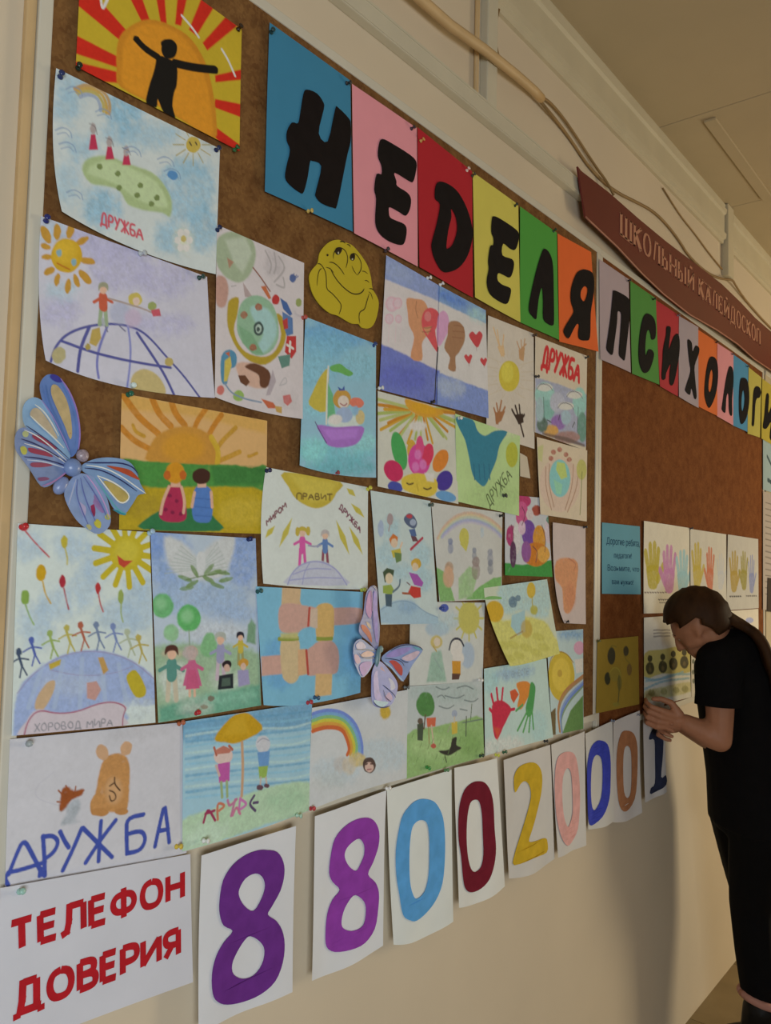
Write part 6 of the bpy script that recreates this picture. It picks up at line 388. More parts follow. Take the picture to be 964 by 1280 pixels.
('watercolour_drawing','tall watercolour of a white dove flying over a green park with children and trees','drawing',"children's drawings on the cork board",[0.6803,-0.0168,1.6238],[0,0,198,-2,222,-271,24,-271],{},(202,221,243),[[0,157,189,243,120,75,70,74,-39,71,-60,61,-78,45,-87,28,-87,12,-77,1,-61,-4,-40,-1,-19,8,-2,23,8,40,9,57,0,69,-17],[0,153,184,243,120,75,70,208,-27,206,-51,196,-70,183,-80,167,-80,153,-70,143,-52,138,-29,140,-6,149,13,162,24,178,25,193,15,203,-4],[0,175,204,243,120,75,70,187,-95,177,-107,149,-115,110,-119,68,-117,32,-111,7,-102,-2,-92,6,-81,30,-73,65,-69,107,-69,147,-74,176,-83],[0,173,202,243,120,75,70,206,-123,201,-131,187,-136,166,-139,143,-138,123,-133,109,-127,104,-119,109,-112,122,-106,142,-104,164,-104,185,-108,201,-115],[0,134,170,239,120,75,70,33,-11,31,-21,26,-30,19,-35,10,-35,2,-30,-3,-22,-5,-12,-4,-1,1,7,8,12,16,13,24,8,30,0],[0,216,228,243,120,75,70,184,-149,177,-156,158,-161,131,-163,103,-161,77,-156,60,-150,54,-142,59,-135,76,-130,101,-128,130,-129,157,-134,176,-141],[0,170,204,173,80,100,45,11,-164,91,-165,212,-186,222,-273,24,-272,16,-212],[0,221,233,229,120,70,70,83,-219,80,-231,72,-240,60,-244,47,-243,35,-236,26,-225,23,-213,25,-201,33,-192,44,-187,58,-188,70,-195,79,-206],[0,226,238,234,120,50,70,181,-228,178,-236,169,-241,155,-243,141,-241,127,-236,118,-229,114,-222,117,-215,126,-210,139,-207,154,-209,168,-213,178,-220],[0,118,184,160,60,100,50,25,-249,84,-244,217,-237,222,-273,24,-272],[0,149,209,188,120,70,70,212,-254,206,-260,189,-263,164,-265,137,-263,113,-259,96,-254,89,-248,94,-243,110,-239,133,-238,160,-239,186,-242,205,-248],[0,197,219,208,120,70,70,121,-261,119,-266,110,-269,97,-270,83,-268,71,-264,62,-259,59,-253,62,-248,70,-245,82,-244,96,-245,109,-249,118,-255],[0,221,228,234,60,100,25,25,-7,58,-14,84,-34,94,-26,126,-5,154,0,147,-42,129,-64,96,-68,60,-64,34,-47],[1,182,199,198,10,50,10,17,87,-41,53,-18],[1,182,199,198,10,50,10,17,95,-43,121,-12],[1,182,199,198,10,50,10,17,87,-42,49,-24],[1,182,199,198,10,50,10,17,95,-45,124,-18],[1,182,199,198,10,50,10,17,87,-44,45,-30],[1,182,199,198,10,50,10,17,95,-47,128,-24],[1,182,199,198,10,50,10,17,88,-46,42,-36],[1,182,199,198,10,50,10,17,96,-49,132,-30],[1,182,199,198,10,50,10,17,88,-47,38,-42],[1,182,199,198,10,50,10,17,96,-51,135,-36],[1,182,199,198,10,50,10,17,88,-49,34,-47],[1,182,199,198,10,50,10,17,96,-53,139,-42],[1,182,199,198,10,50,10,17,88,-51,31,-53],[1,182,199,198,10,50,10,17,96,-55,142,-48],[1,182,199,198,10,50,10,17,88,-52,27,-59],[1,182,199,198,10,50,10,17,96,-57,146,-54],[0,226,233,239,20,100,15,100,-42,99,-50,97,-56,94,-59,90,-59,86,-56,84,-50,83,-43,83,-35,85,-29,88,-26,92,-26,96,-29,98,-35],[0,132,165,107,12,75,50,75,-70,74,-71,70,-71,64,-70,59,-68,54,-66,51,-64,50,-62,52,-61,56,-61,61,-62,67,-64,72,-66,75,-68],[0,132,165,107,12,75,50,87,-69,87,-71,85,-73,81,-76,75,-78,71,-80,67,-80,65,-80,65,-78,67,-75,71,-73,76,-70,81,-69,85,-68],[0,132,165,107,12,75,50,120,-74,117,-74,113,-74,108,-72,102,-70,98,-67,95,-64,95,-63,97,-62,101,-62,106,-64,112,-66,116,-69,119,-72],[0,132,165,107,12,75,50,131,-53,130,-55,127,-57,122,-60,116,-61,111,-62,106,-62,104,-61,105,-59,108,-57,113,-55,119,-53,124,-52,129,-52],[0,132,165,107,12,75,50,148,-59,147,-61,142,-61,137,-61,130,-60,125,-59,121,-57,120,-55,121,-54,126,-53,131,-54,138,-54,143,-56,147,-58],[0,132,165,107,12,75,50,154,-65,153,-67,150,-69,144,-71,138,-72,132,-73,128,-72,126,-71,127,-69,130,-67,136,-66,142,-64,148,-64,152,-64],[0,132,165,107,12,75,50,79,-79,78,-80,75,-82,70,-83,64,-84,59,-84,55,-83,53,-82,54,-81,57,-79,62,-78,68,-77,73,-77,77,-77],[0,132,165,107,12,75,50,137,-81,136,-82,131,-82,125,-81,119,-79,114,-77,111,-75,110,-73,112,-72,116,-72,122,-73,128,-75,133,-77,137,-79],[0,132,165,107,12,75,50,87,-65,85,-65,82,-63,78,-59,75,-55,73,-51,72,-48,73,-46,75,-46,78,-48,82,-52,85,-56,87,-60,88,-63],[0,132,165,107,12,75,50,115,-44,116,-46,114,-49,112,-53,108,-57,104,-60,100,-62,98,-62,97,-60,98,-57,101,-53,105,-49,109,-46,113,-44],[1,115,141,91,10,70,10,18,65,-68,96,-62,139,-57],[0,122,199,137,25,100,40,44,-106,42,-113,37,-119,30,-122,22,-122,14,-118,9,-112,7,-105,8,-97,13,-91,20,-88,28,-88,36,-92,41,-98],[0,166,228,178,50,60,15,31,-102,30,-106,28,-109,24,-110,20,-110,17,-108,14,-105,13,-102,14,-98,16,-95,20,-94,24,-94,27,-95,30,-98],[0,110,199,122,25,100,40,94,-126,92,-134,86,-141,78,-144,68,-144,60,-139,53,-132,51,-124,53,-116,58,-109,66,-105,76,-106,85,-110,91,-117],[0,166,228,178,50,60,15,80,-122,79,-126,76,-129,72,-131,67,-131,63,-129,59,-125,58,-121,59,-117,62,-114,66,-112,71,-112,75,-114,78,-117],[0,161,211,168,25,100,40,54,-145,53,-151,50,-155,45,-157,39,-156,34,-154,30,-149,29,-144,30,-139,33,-135,38,-133,44,-133,49,-136,53,-140],[0,166,228,178,50,60,15,45,-142,44,-144,43,-146,40,-147,37,-147,35,-146,33,-144,32,-141,33,-139,34,-137,37,-136,40,-136,42,-137,44,-139],[0,144,204,152,30,100,40,96,-165,106,-149,122,-154,127,-180,110,-185,97,-178],[0,134,175,147,30,100,40,189,-140,195,-131,204,-141,206,-172,187,-167],[1,151,172,147,10,70,10,24,73,-143,75,-164],[0,202,194,168,50,70,60,65,-176,64,-179,58,-182,50,-183,41,-182,33,-180,28,-177,26,-173,28,-170,33,-167,41,-166,49,-167,57,-169,63,-172],[1,216,209,188,10,100,10,78,40,-208,39,-240],[1,216,209,188,10,100,10,79,50,-209,54,-242],[1,99,160,152,10,100,10,173,44,-189,45,-207],[1,99,160,152,10,100,10,55,44,-189,24,-197],[1,99,160,152,10,100,10,55,44,-189,65,-201],[0,243,202,178,12,100,15,51,-175,51,-179,49,-182,46,-183,42,-183,39,-181,37,-178,36,-174,36,-171,38,-168,41,-166,45,-167,48,-168,50,-172],[0,93,58,51,12,100,15,32,-176,33,-165,43,-162,53,-166,55,-178,49,-171,38,-171],[1,243,202,178,10,100,10,43,77,-218,78,-239],[1,243,202,178,10,100,10,43,86,-219,87,-240],[0,216,111,158,12,100,15,74,-186,86,-187,100,-227,65,-223],[1,216,111,158,10,100,10,51,80,-191,62,-199],[1,216,111,158,10,100,10,51,80,-191,100,-202],[0,243,202,178,12,100,15,87,-179,87,-182,85,-185,82,-186,78,-186,75,-184,73,-181,72,-178,73,-175,75,-172,78,-171,81,-171,84,-173,86,-175],[0,216,189,163,12,100,15,69,-180,70,-169,79,-166,89,-171,90,-181,85,-175,74,-174],[0,216,102,147,12,100,15,74,-201,87,-202,96,-230,70,-229],[0,202,189,193,30,70,50,91,-178,90,-182,86,-186,80,-187,74,-187,68,-184,64,-180,62,-176,64,-171,67,-167,73,-166,79,-166,85,-169,89,-173],[1,170,172,117,10,100,10,49,171,-180,171,-200],[1,170,172,117,10,100,10,50,178,-180,181,-201],[1,216,199,86,10,100,10,109,174,-167,175,-179],[1,216,199,86,10,100,10,35,174,-167,160,-173],[1,216,199,86,10,100,10,35,174,-167,189,-175],[0,243,202,178,12,100,15,179,-159,179,-161,177,-163,175,-164,173,-164,171,-163,169,-161,168,-158,169,-156,170,-154,172,-153,175,-153,177,-155,178,-157],[0,47,48,66,12,100,15,166,-160,166,-152,173,-150,180,-153,181,-161,177,-156,170,-156],[1,216,199,219,10,80,10,70,130,-190,129,-219],[1,216,199,219,10,80,10,70,139,-191,143,-220],[1,170,172,214,10,80,10,155,134,-173,134,-189],[1,170,172,214,10,80,10,49,134,-173,115,-180],[1,170,172,214,10,80,10,49,134,-173,154,-183],[0,243,202,178,12,80,15,141,-161,140,-164,138,-166,135,-168,132,-168,129,-166,127,-163,126,-160,126,-156,128,-154,131,-153,134,-153,138,-155,140,-157],[0,190,199,193,12,80,15,123,-162,123,-151,133,-148,143,-152,144,-163,138,-157,128,-156],[0,45,53,61,12,100,15,133,-215,161,-214,162,-237,131,-236],[0,88,111,102,12,100,15,139,-220,155,-220,156,-232,138,-232],[0,47,38,46,12,100,15,157,-200,156,-203,154,-205,150,-206,146,-205,142,-204,139,-201,138,-198,139,-196,142,-194,145,-193,150,-193,153,-194,156,-197],[0,226,192,178,12,100,15,154,-205,154,-208,152,-210,150,-210,147,-210,144,-209,143,-207,142,-204,142,-202,144,-200,146,-199,149,-199,152,-201,153,-203],[0,175,172,219,20,100,15,170,-210,192,-211,196,-234,173,-236],[0,216,165,71,12,100,15,192,-201,191,-204,188,-206,184,-207,179,-206,175,-205,172,-202,171,-199,172,-196,175,-194,179,-193,183,-193,188,-195,191,-197],[0,236,204,188,12,100,15,187,-206,187,-208,185,-210,183,-211,181,-211,178,-209,176,-207,176,-205,176,-203,178,-201,180,-200,183,-200,185,-202,187,-204],[0,134,114,102,12,70,15,125,-248,124,-250,122,-251,120,-252,117,-252,114,-250,112,-249,112,-247,112,-245,114,-244,117,-243,119,-244,122,-245,124,-246],[0,153,136,117,12,60,15,113,-260,112,-261,110,-262,107,-262,104,-262,101,-261,99,-259,98,-258,99,-256,101,-256,104,-255,107,-256,110,-257,112,-258]],0.0012,0.003,0.5),
('painted_drawing','blue painting of four clasped forearms forming a square ring','drawing',"children's drawings on the cork board",[0.882,-0.0179,1.5447],[0,0,265,-13,263,-198,22,-191],{'b': [127,-202]},(140,207,243),[[0,102,170,243,120,40,70,100,-131,96,-149,85,-162,68,-169,49,-167,32,-157,20,-142,15,-124,18,-107,29,-94,45,-87,64,-88,82,-97,95,-113],[0,137,205,243,120,50,70,268,-164,264,-177,254,-187,238,-191,220,-189,204,-181,193,-170,189,-157,192,-144,202,-135,218,-131,235,-132,252,-139,263,-151],[0,226,197,159,20,100,15,58,-1,102,-1,100,-26,104,-33,57,-39],[0,221,180,170,20,100,15,52,-37,71,-29,111,-34,123,-39,126,-70,98,-79,73,-79,54,-70],[0,221,180,170,20,100,15,121,-37,152,-40,260,-43,263,-68,191,-71,125,-70],[0,231,195,127,20,100,15,141,-38,162,-31,183,-37,187,-58,184,-98,146,-96,141,-63],[0,226,205,188,20,100,15,126,-41,144,-40,145,-74,127,-71],[0,221,180,170,20,100,15,15,-113,61,-114,64,-145,17,-144],[0,226,205,164,20,100,15,59,-87,98,-89,103,-118,103,-152,89,-163,72,-158,62,-142],[0,231,190,149,20,100,15,99,-108,121,-108,123,-151,101,-152],[0,221,180,170,20,100,15,144,-99,181,-98,201,-117,202,-147,191,-157,151,-155,123,-151,121,-112],[0,231,197,143,20,100,15,144,-153,186,-157,185,-193,143,-192],[1,157,172,80,10,100,10,67,54,-87,78,-89,99,-89],[1,157,172,80,10,100,10,63,143,-92,165,-94,183,-94],[0,211,210,143,30,80,15,57,-78,98,-79,98,-89,57,-86],[1,199,90,80,10,100,10,50,124,-39,122,-69],[1,199,90,80,10,100,10,50,119,-110,125,-151],[0,140,207,243,20,100,15,102,-77,127,-71,140,-81,141,-99,119,-108,103,-97]],0.0013,0.004,0.5),
('pencil_drawing','drawing of a brown bear and small hedgehog above blue handwritten capitals','drawing',"children's drawings on the cork board",[0.4916,-0.0168,1.3621],[0,0,257,-15,272,-206,3,-177],{'b': [132,-195]},(220,222,234),[[1,196,198,217,10,35,10,12,59,-51,37,-63,36,-79,70,-95],[0,201,203,212,120,30,70,228,-22,224,-27,209,-31,187,-32,164,-30,143,-26,128,-20,123,-14,127,-8,140,-5,160,-3,183,-5,206,-9,222,-15],[0,210,156,98,20,100,40,131,-47,146,-42,162,-47,170,-60,171,-85,167,-120,127,-114,119,-101,124,-67],[0,220,179,143,12,100,15,136,-36,137,-41,136,-45,134,-47,130,-48,126,-46,122,-43,119,-38,118,-34,119,-30,121,-27,125,-26,129,-28,133,-31],[0,220,179,143,12,100,15,172,-42,170,-46,166,-47,162,-47,158,-45,156,-41,155,-37,156,-33,159,-30,162,-28,167,-29,170,-31,173,-34,173,-38],[0,210,156,98,12,100,40,131,-108,128,-113,125,-117,120,-118,117,-116,114,-112,113,-106,113,-100,116,-94,119,-91,124,-90,128,-91,130,-96,131,-101],[0,210,156,98,12,100,15,169,-110,170,-117,168,-122,165,-124,161,-124,157,-121,153,-116,151,-109,150,-103,151,-98,154,-95,158,-95,163,-98,167,-104],[0,201,146,89,12,100,15,141,-119,139,-121,136,-122,131,-122,125,-120,120,-118,116,-116,115,-113,116,-111,119,-110,124,-110,130,-111,135,-113,139,-116],[0,201,146,89,12,100,15,171,-124,170,-126,167,-127,163,-127,158,-126,154,-124,151,-122,150,-119,151,-118,154,-117,158,-117,163,-118,167,-120,170,-122],[0,224,179,133,50,70,15,161,-94,160,-102,156,-107,151,-110,145,-108,140,-104,136,-97,134,-89,135,-81,138,-76,143,-73,149,-75,155,-79,159,-86],[1,90,65,49,10,100,10,18,148,-74,148,-83,157,-93],[1,90,65,49,10,100,10,18,148,-81,141,-84],[1,90,65,49,10,100,10,15,141,-90,149,-94,152,-103,144,-106,141,-97],[0,166,92,49,20,100,50,70,-101,71,-78,78,-73,90,-80,102,-80,100,-88,86,-90,79,-99],[1,166,92,49,10,100,10,17,74,-83,67,-75],[1,166,92,49,10,100,10,17,81,-80,77,-71],[1,166,92,49,10,100,10,17,90,-82,91,-75],[1,166,92,49,10,100,10,17,97,-86,103,-82],[1,166,92,49,10,100,10,17,73,-91,66,-89],[0,184,194,207,30,80,50,81,-97,95,-92,98,-105,92,-116,99,-122,73,-120,80,-107],[1,72,92,188,10,100,30,53,7,-163,15,-143,24,-125,35,-145,51,-176],[1,72,92,188,10,100,30,53,7,-161,28,-162,53,-161],[1,72,92,188,10,100,30,53,6,-161,2,-167,7,-176],[1,72,92,188,10,100,30,55,48,-168,47,-176],[1,72,92,188,10,100,30,55,49,-128,52,-153,54,-178],[1,72,92,188,10,100,30,55,49,-129,62,-130,71,-140,65,-152,53,-157],[1,72,92,188,10,100,30,56,72,-128,79,-142,85,-151],[1,72,92,188,10,100,30,57,102,-131,91,-155,78,-178],[1,72,92,188,10,100,30,57,104,-131,126,-155,149,-180],[1,72,92,188,10,100,30,59,152,-132,129,-154,110,-177],[1,72,92,188,10,100,30,58,130,-128,129,-154,129,-180],[1,72,92,188,10,100,30,61,196,-134,169,-133,170,-156,172,-181],[1,72,92,188,10,100,30,60,171,-155,194,-155,202,-169,193,-183,172,-181],[1,72,92,188,10,100,30,62,217,-183,223,-157,229,-134],[1,72,92,188,10,100,30,63,232,-133,237,-158,241,-183],[1,72,92,188,10,100,30,62,222,-163,238,-164]],0.0012,0.003,0.5),
('painted_drawing','painting of two children sharing a yellow umbrella before blue rippling water','drawing',"children's drawings on the cork board",[0.7483,-0.019,1.3484],[0,0,270,-4,266,-185,7,-188],{'b': [137,-191]},(176,220,243),[[0,132,186,226,100,100,50,-4,2,274,-2,275,-45,-3,-30],[1,112,176,221,20,60,50,36,5,-5,67,-6,148,-13,223,-17,270,-19],[1,151,210,243,20,60,50,36,5,-14,67,-18,149,-22,223,-29,271,-29],[1,207,239,243,20,60,50,36,6,-22,68,-23,149,-31,224,-42,271,-38],[1,112,176,221,20,60,50,36,6,-30,68,-35,149,-40,224,-46,272,-48],[1,151,210,243,20,60,50,36,7,-38,68,-40,150,-49,224,-58,272,-58],[1,207,239,243,20,60,50,36,7,-47,69,-52,150,-58,225,-70,272,-67],[1,112,176,221,20,60,50,36,7,-55,69,-58,151,-67,225,-74,273,-77],[1,151,210,243,20,60,50,36,8,-63,70,-69,151,-76,226,-86,273,-87],[1,207,239,243,20,60,50,36,8,-71,70,-75,151,-85,226,-98,274,-96],[1,112,176,221,20,60,50,36,9,-80,71,-86,152,-94,226,-102,274,-106],[1,151,210,243,20,60,50,36,9,-88,71,-92,152,-103,227,-114,274,-115],[1,207,239,243,20,60,50,36,9,-96,71,-103,153,-112,227,-126,275,-125],[1,112,176,221,20,60,50,36,10,-104,72,-109,153,-121,227,-130,275,-135],[1,151,210,243,20,60,50,36,10,-112,72,-120,153,-130,228,-142,276,-144],[0,197,230,201,40,100,35,5,-143,60,-139,139,-130,212,-130,276,-144,269,-187,170,-186,7,-189],[0,216,243,226,120,60,70,93,-177,91,-184,81,-189,64,-191,46,-190,28,-187,15,-181,9,-174,10,-168,20,-163,35,-160,53,-161,72,-164,86,-170],[0,173,217,185,120,50,70,259,-160,257,-167,245,-172,228,-173,208,-172,189,-167,176,-160,169,-152,172,-145,182,-141,199,-139,219,-140,238,-145,253,-152],[0,216,173,41,20,100,30,59,-34,87,-8,116,-2,138,-13,156,-34,108,-47,82,-43],[0,226,186,57,50,60,15,75,-32,93,-12,117,-5,125,-34],[1,216,176,144,10,100,10,51,114,-48,118,-90,117,-131],[0,236,215,211,12,100,15,96,-66,94,-71,89,-75,82,-77,74,-75,66,-71,61,-66,59,-59,61,-54,65,-49,73,-48,81,-49,88,-53,94,-59],[1,197,114,93,10,100,10,37,59,-47,64,-59],[1,197,114,93,10,100,10,38,88,-49,95,-56],[0,207,134,118,12,100,15,61,-52,77,-47,94,-56,89,-60,66,-58],[0,207,102,185,12,100,15,67,-73,91,-74,91,-103,71,-102],[1,226,195,190,10,100,10,37,64,-75,71,-91],[1,170,193,144,10,100,10,45,75,-102,78,-125],[1,170,193,144,10,100,10,45,86,-103,88,-126],[0,221,225,237,12,80,15,175,-60,173,-66,169,-70,163,-72,156,-71,149,-67,145,-61,143,-55,144,-50,148,-45,155,-44,162,-45,168,-48,173,-54],[1,170,173,196,10,80,10,16,147,-53,157,-47,172,-54],[0,120,171,232,12,100,15,147,-69,174,-71,172,-94,152,-93],[0,166,200,103,12,100,15,150,-92,171,-94,168,-112,153,-111],[1,216,200,190,10,100,10,31,156,-110,155,-125],[1,216,200,190,10,100,10,31,167,-112,169,-124],[0,112,83,98,12,100,15,162,-127,161,-128,159,-130,156,-130,153,-129,150,-128,148,-126,148,-124,148,-122,150,-121,153,-121,156,-122,159,-123,161,-125],[0,112,83,98,12,100,15,175,-127,174,-128,173,-129,170,-129,168,-128,165,-127,164,-126,163,-124,164,-123,165,-122,168,-122,170,-123,173,-124,174,-125],[1,170,61,103,10,100,10,39,44,-155,51,-134,66,-157],[1,170,61,103,10,100,10,39,47,-143,64,-142],[1,216,134,108,10,100,10,39,71,-157,68,-130,86,-139,73,-144],[1,207,134,175,10,100,10,40,89,-132,93,-143,107,-134],[1,207,134,175,10,100,10,40,104,-134,97,-157],[1,216,134,201,10,100,10,40,112,-155,114,-134],[1,216,134,201,10,100,10,40,114,-135,130,-146,116,-151],[1,100,83,123,10,100,10,41,143,-136,132,-147,146,-160],[1,100,83,123,10,100,10,41,142,-147,151,-148],[1,216,134,170,10,100,10,40,100,-157,107,-144,115,-158]],0.0012,0.004,0.5),
('pencil_drawing','drawing of a bright rainbow ending at a small dark-haired face','drawing',"children's drawings on the cork board",[1.0171,-0.0179,1.3364],[2,-2,274,0,273,-172,0,-176],{'b': [135,-169]},(224,231,238),[[0,196,224,243,120,40,70,280,-128,272,-140,249,-147,216,-147,180,-141,149,-129,127,-115,120,-101,126,-89,147,-82,178,-80,213,-86,247,-97,271,-112],[0,196,224,243,120,40,70,130,-133,124,-142,106,-147,81,-146,54,-141,30,-132,13,-121,7,-110,13,-101,28,-96,52,-96,79,-100,105,-109,123,-121],[1,129,158,243,10,95,15,73,5,-13,36,-10,80,-19,117,-43,137,-80,138,-104],[1,136,188,243,10,95,15,73,5,-19,36,-16,80,-25,113,-49,130,-81,130,-102],[1,149,208,151,10,95,15,73,5,-25,37,-21,80,-31,108,-54,123,-83,121,-101],[1,224,219,87,10,95,15,73,5,-31,37,-27,81,-37,104,-60,117,-85,113,-100],[1,234,178,84,10,95,15,73,6,-36,37,-33,81,-43,100,-65,110,-87,105,-98],[1,224,119,71,10,95,15,73,6,-42,37,-39,81,-48,96,-70,103,-89,97,-97],[0,224,208,151,30,80,50,149,-115,147,-120,140,-124,130,-124,120,-123,110,-118,103,-113,101,-106,103,-101,109,-98,119,-97,129,-99,139,-103,146,-109],[0,209,203,200,40,50,60,97,-115,96,-121,91,-126,84,-127,76,-126,69,-122,64,-115,62,-108,63,-102,68,-98,75,-96,83,-97,90,-101,95,-108],[0,224,214,194,40,60,60,120,-122,119,-128,114,-133,107,-134,99,-133,91,-129,86,-122,84,-115,85,-109,90,-104,97,-103,105,-104,113,-108,118,-115],[0,97,79,76,12,100,50,177,-130,175,-136,170,-140,163,-142,155,-140,147,-136,142,-130,140,-123,141,-117,146,-113,153,-112,162,-113,169,-117,174,-123],[0,234,203,194,12,100,15,171,-133,170,-136,166,-139,161,-140,156,-139,151,-136,147,-132,146,-128,147,-124,150,-122,155,-121,161,-122,166,-125,169,-128],[1,97,71,71,10,100,10,22,148,-124,153,-123],[1,97,71,71,10,100,10,23,162,-125,168,-126],[1,176,107,114,10,100,10,20,153,-134,164,-135],[0,209,219,221,120,40,70,94,-144,90,-150,78,-154,60,-154,41,-150,24,-143,12,-135,8,-127,12,-120,23,-117,40,-116,59,-120,77,-127,89,-135],[0,224,193,81,40,100,50,220,-37,219,-43,214,-47,208,-49,201,-48,194,-44,189,-39,188,-33,189,-27,193,-23,200,-21,207,-22,213,-25,218,-31]],0.0014,0.003,0.5),
('letter_sheet','blue paper sheet with black letter Н at the start of the header row','letter sheet','header letter sheets',[0.8701,-0.0179,2.4824],[0,0,203,-1,219,-284,0,-290],{},(68,142,183),[],0.012,0.003,0.6),
('letter_sheet','pink paper sheet with black letter Е between the blue and red sheets','letter sheet','header letter sheets',[1.0764,-0.019,2.4805],[0,-4,201,0,214,-287,14,-285],{},(243,163,178),[],0.012,0.003,0.6),
('letter_sheet','red paper sheet with black letter Д of the first word of the header','letter sheet','header letter sheets',[1.2813,-0.0179,2.4844],[0,0,205,-12,218,-299,13,-291],{},(190,43,55),[],0.012,0.003,0.6),
('letter_sheet','mustard yellow paper sheet with black letter Е between the red and green sheets','letter sheet','header letter sheets',[1.488,-0.019,2.4713],[0,0,204,-1,220,-291,16,-284],{},(225,216,104),[],0.012,0.003,0.6),
('letter_sheet','green paper sheet with black letter Л between the yellow and orange sheets','letter sheet','header letter sheets',[1.7022,-0.0179,2.4698],[0,0,194,-1,210,-286,8,-288],{},(86,170,73),[],0.012,0.003,0.6),
('letter_sheet','orange paper sheet with black letter Я at the end of the first header word','letter sheet','header letter sheets',[1.8988,-0.019,2.4821],[0,-15,205,0,253,-278,16,-302],{},(243,116,58),[],0.012,0.003,0.6),
('letter_sheet',"lavender paper sheet with black letter П opening the second board's word",'letter sheet','header letter sheets',[2.1645,-0.0157,2.4841],[0,-3,216,0,233,-292,11,-296],{},(189,174,186),[],0.012,0.003,0.6),
('letter_sheet','green paper sheet with black letter С beside the lavender sheet with letter П','letter sheet','header letter sheets',[2.3908,-0.0168,2.4839],[0,-2,215,0,247,-285,11,-294],{},(88,155,76),[],0.012,0.003,0.6),
('letter_sheet','red paper sheet with black letter И between the green and lavender sheets','letter sheet','header letter sheets',[2.6088,-0.0157,2.4841],[0,-5,221,0,215,-293,32,-290],{},(189,59,70),[],0.012,0.003,0.6),
('letter_sheet','lavender paper sheet with black letter Х between the red and orange sheets','letter sheet','header letter sheets',[2.8208,-0.0168,2.4897],[6,-9,211,0,212,-305,0,-300],{},(179,169,185),[],0.012,0.003,0.6),
('letter_sheet','orange paper sheet with black letter О beside the lavender sheet with letter Х','letter sheet','header letter sheets',[3.0354,-0.0157,2.4851],[0,-4,230,0,219,-296,1,-294],{},(227,119,62),[],0.012,0.003,0.6),
('letter_sheet','pink paper sheet with black letter Л between the orange and blue sheets','letter sheet','header letter sheets',[3.251,-0.0168,2.4851],[10,-4,223,0,210,-304,0,-297],{},(227,155,169),[],0.012,0.003,0.6),
('letter_sheet','blue paper sheet with black letter О in the second header word','letter sheet','header letter sheets',[3.4654,-0.0157,2.4828],[13,0,236,-2,209,-299,0,-301],{},(79,151,202),[],0.012,0.003,0.6),
('letter_sheet','yellow paper sheet with black letter Г beside the blue sheet with letter О','letter sheet','header letter sheets',[3.6703,-0.0168,2.4731],[27,0,234,-6,203,-287,0,-297],{},(191,184,94),[],0.012,0.003,0.6),
('letter_sheet',"golden yellow paper sheet with black letter И overhanging the second board's end rail",'letter sheet','header letter sheets',[3.8914,-0.0157,2.4667],[31,0,319,-4,298,-289,0,-282],{},(189,175,72),[],0.012,0.003,0.6),
('title_sheet','white sheet with two lines of red capitals beneath the bear drawing','sign',None,[0.4859,-0.0234,1.1879],[0,0,281,-33,293,-219,5,-194],{},(216,219,232),[],0.012,0.006,0.5),
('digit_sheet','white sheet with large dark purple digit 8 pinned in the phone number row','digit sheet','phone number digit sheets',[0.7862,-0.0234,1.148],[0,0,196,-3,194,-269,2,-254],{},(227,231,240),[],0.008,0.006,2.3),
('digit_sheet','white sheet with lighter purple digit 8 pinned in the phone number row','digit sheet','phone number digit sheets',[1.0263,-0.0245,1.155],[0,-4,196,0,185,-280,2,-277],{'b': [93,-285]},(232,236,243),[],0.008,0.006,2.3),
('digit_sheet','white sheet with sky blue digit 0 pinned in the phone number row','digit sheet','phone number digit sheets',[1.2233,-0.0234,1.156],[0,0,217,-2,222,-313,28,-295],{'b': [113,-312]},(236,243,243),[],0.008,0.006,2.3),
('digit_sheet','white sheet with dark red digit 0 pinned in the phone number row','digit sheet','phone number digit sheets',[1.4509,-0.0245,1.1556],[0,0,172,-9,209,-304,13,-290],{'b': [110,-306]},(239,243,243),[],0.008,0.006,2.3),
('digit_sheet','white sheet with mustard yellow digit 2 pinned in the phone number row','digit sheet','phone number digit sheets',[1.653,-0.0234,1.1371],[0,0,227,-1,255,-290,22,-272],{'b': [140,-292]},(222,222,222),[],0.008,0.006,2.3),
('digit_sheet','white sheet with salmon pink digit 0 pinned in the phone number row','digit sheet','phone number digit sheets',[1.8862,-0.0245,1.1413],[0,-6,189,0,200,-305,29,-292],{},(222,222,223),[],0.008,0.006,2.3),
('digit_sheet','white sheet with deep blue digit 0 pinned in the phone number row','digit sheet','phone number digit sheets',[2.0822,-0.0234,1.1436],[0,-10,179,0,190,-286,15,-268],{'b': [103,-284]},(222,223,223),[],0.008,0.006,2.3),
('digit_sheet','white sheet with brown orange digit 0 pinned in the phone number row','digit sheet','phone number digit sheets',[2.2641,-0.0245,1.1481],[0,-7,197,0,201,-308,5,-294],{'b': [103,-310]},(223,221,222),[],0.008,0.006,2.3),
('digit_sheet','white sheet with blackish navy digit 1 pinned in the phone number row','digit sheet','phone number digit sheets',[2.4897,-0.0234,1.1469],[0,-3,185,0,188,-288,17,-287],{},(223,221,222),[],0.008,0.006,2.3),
('notice_card','blue card with four lines of dark print on second board','notice',None,[2.1986,-0.0157,1.7178],[0,-2,283,0,293,-214,4,-207],{},(105,170,196),[],0.012,0.0,0.5),
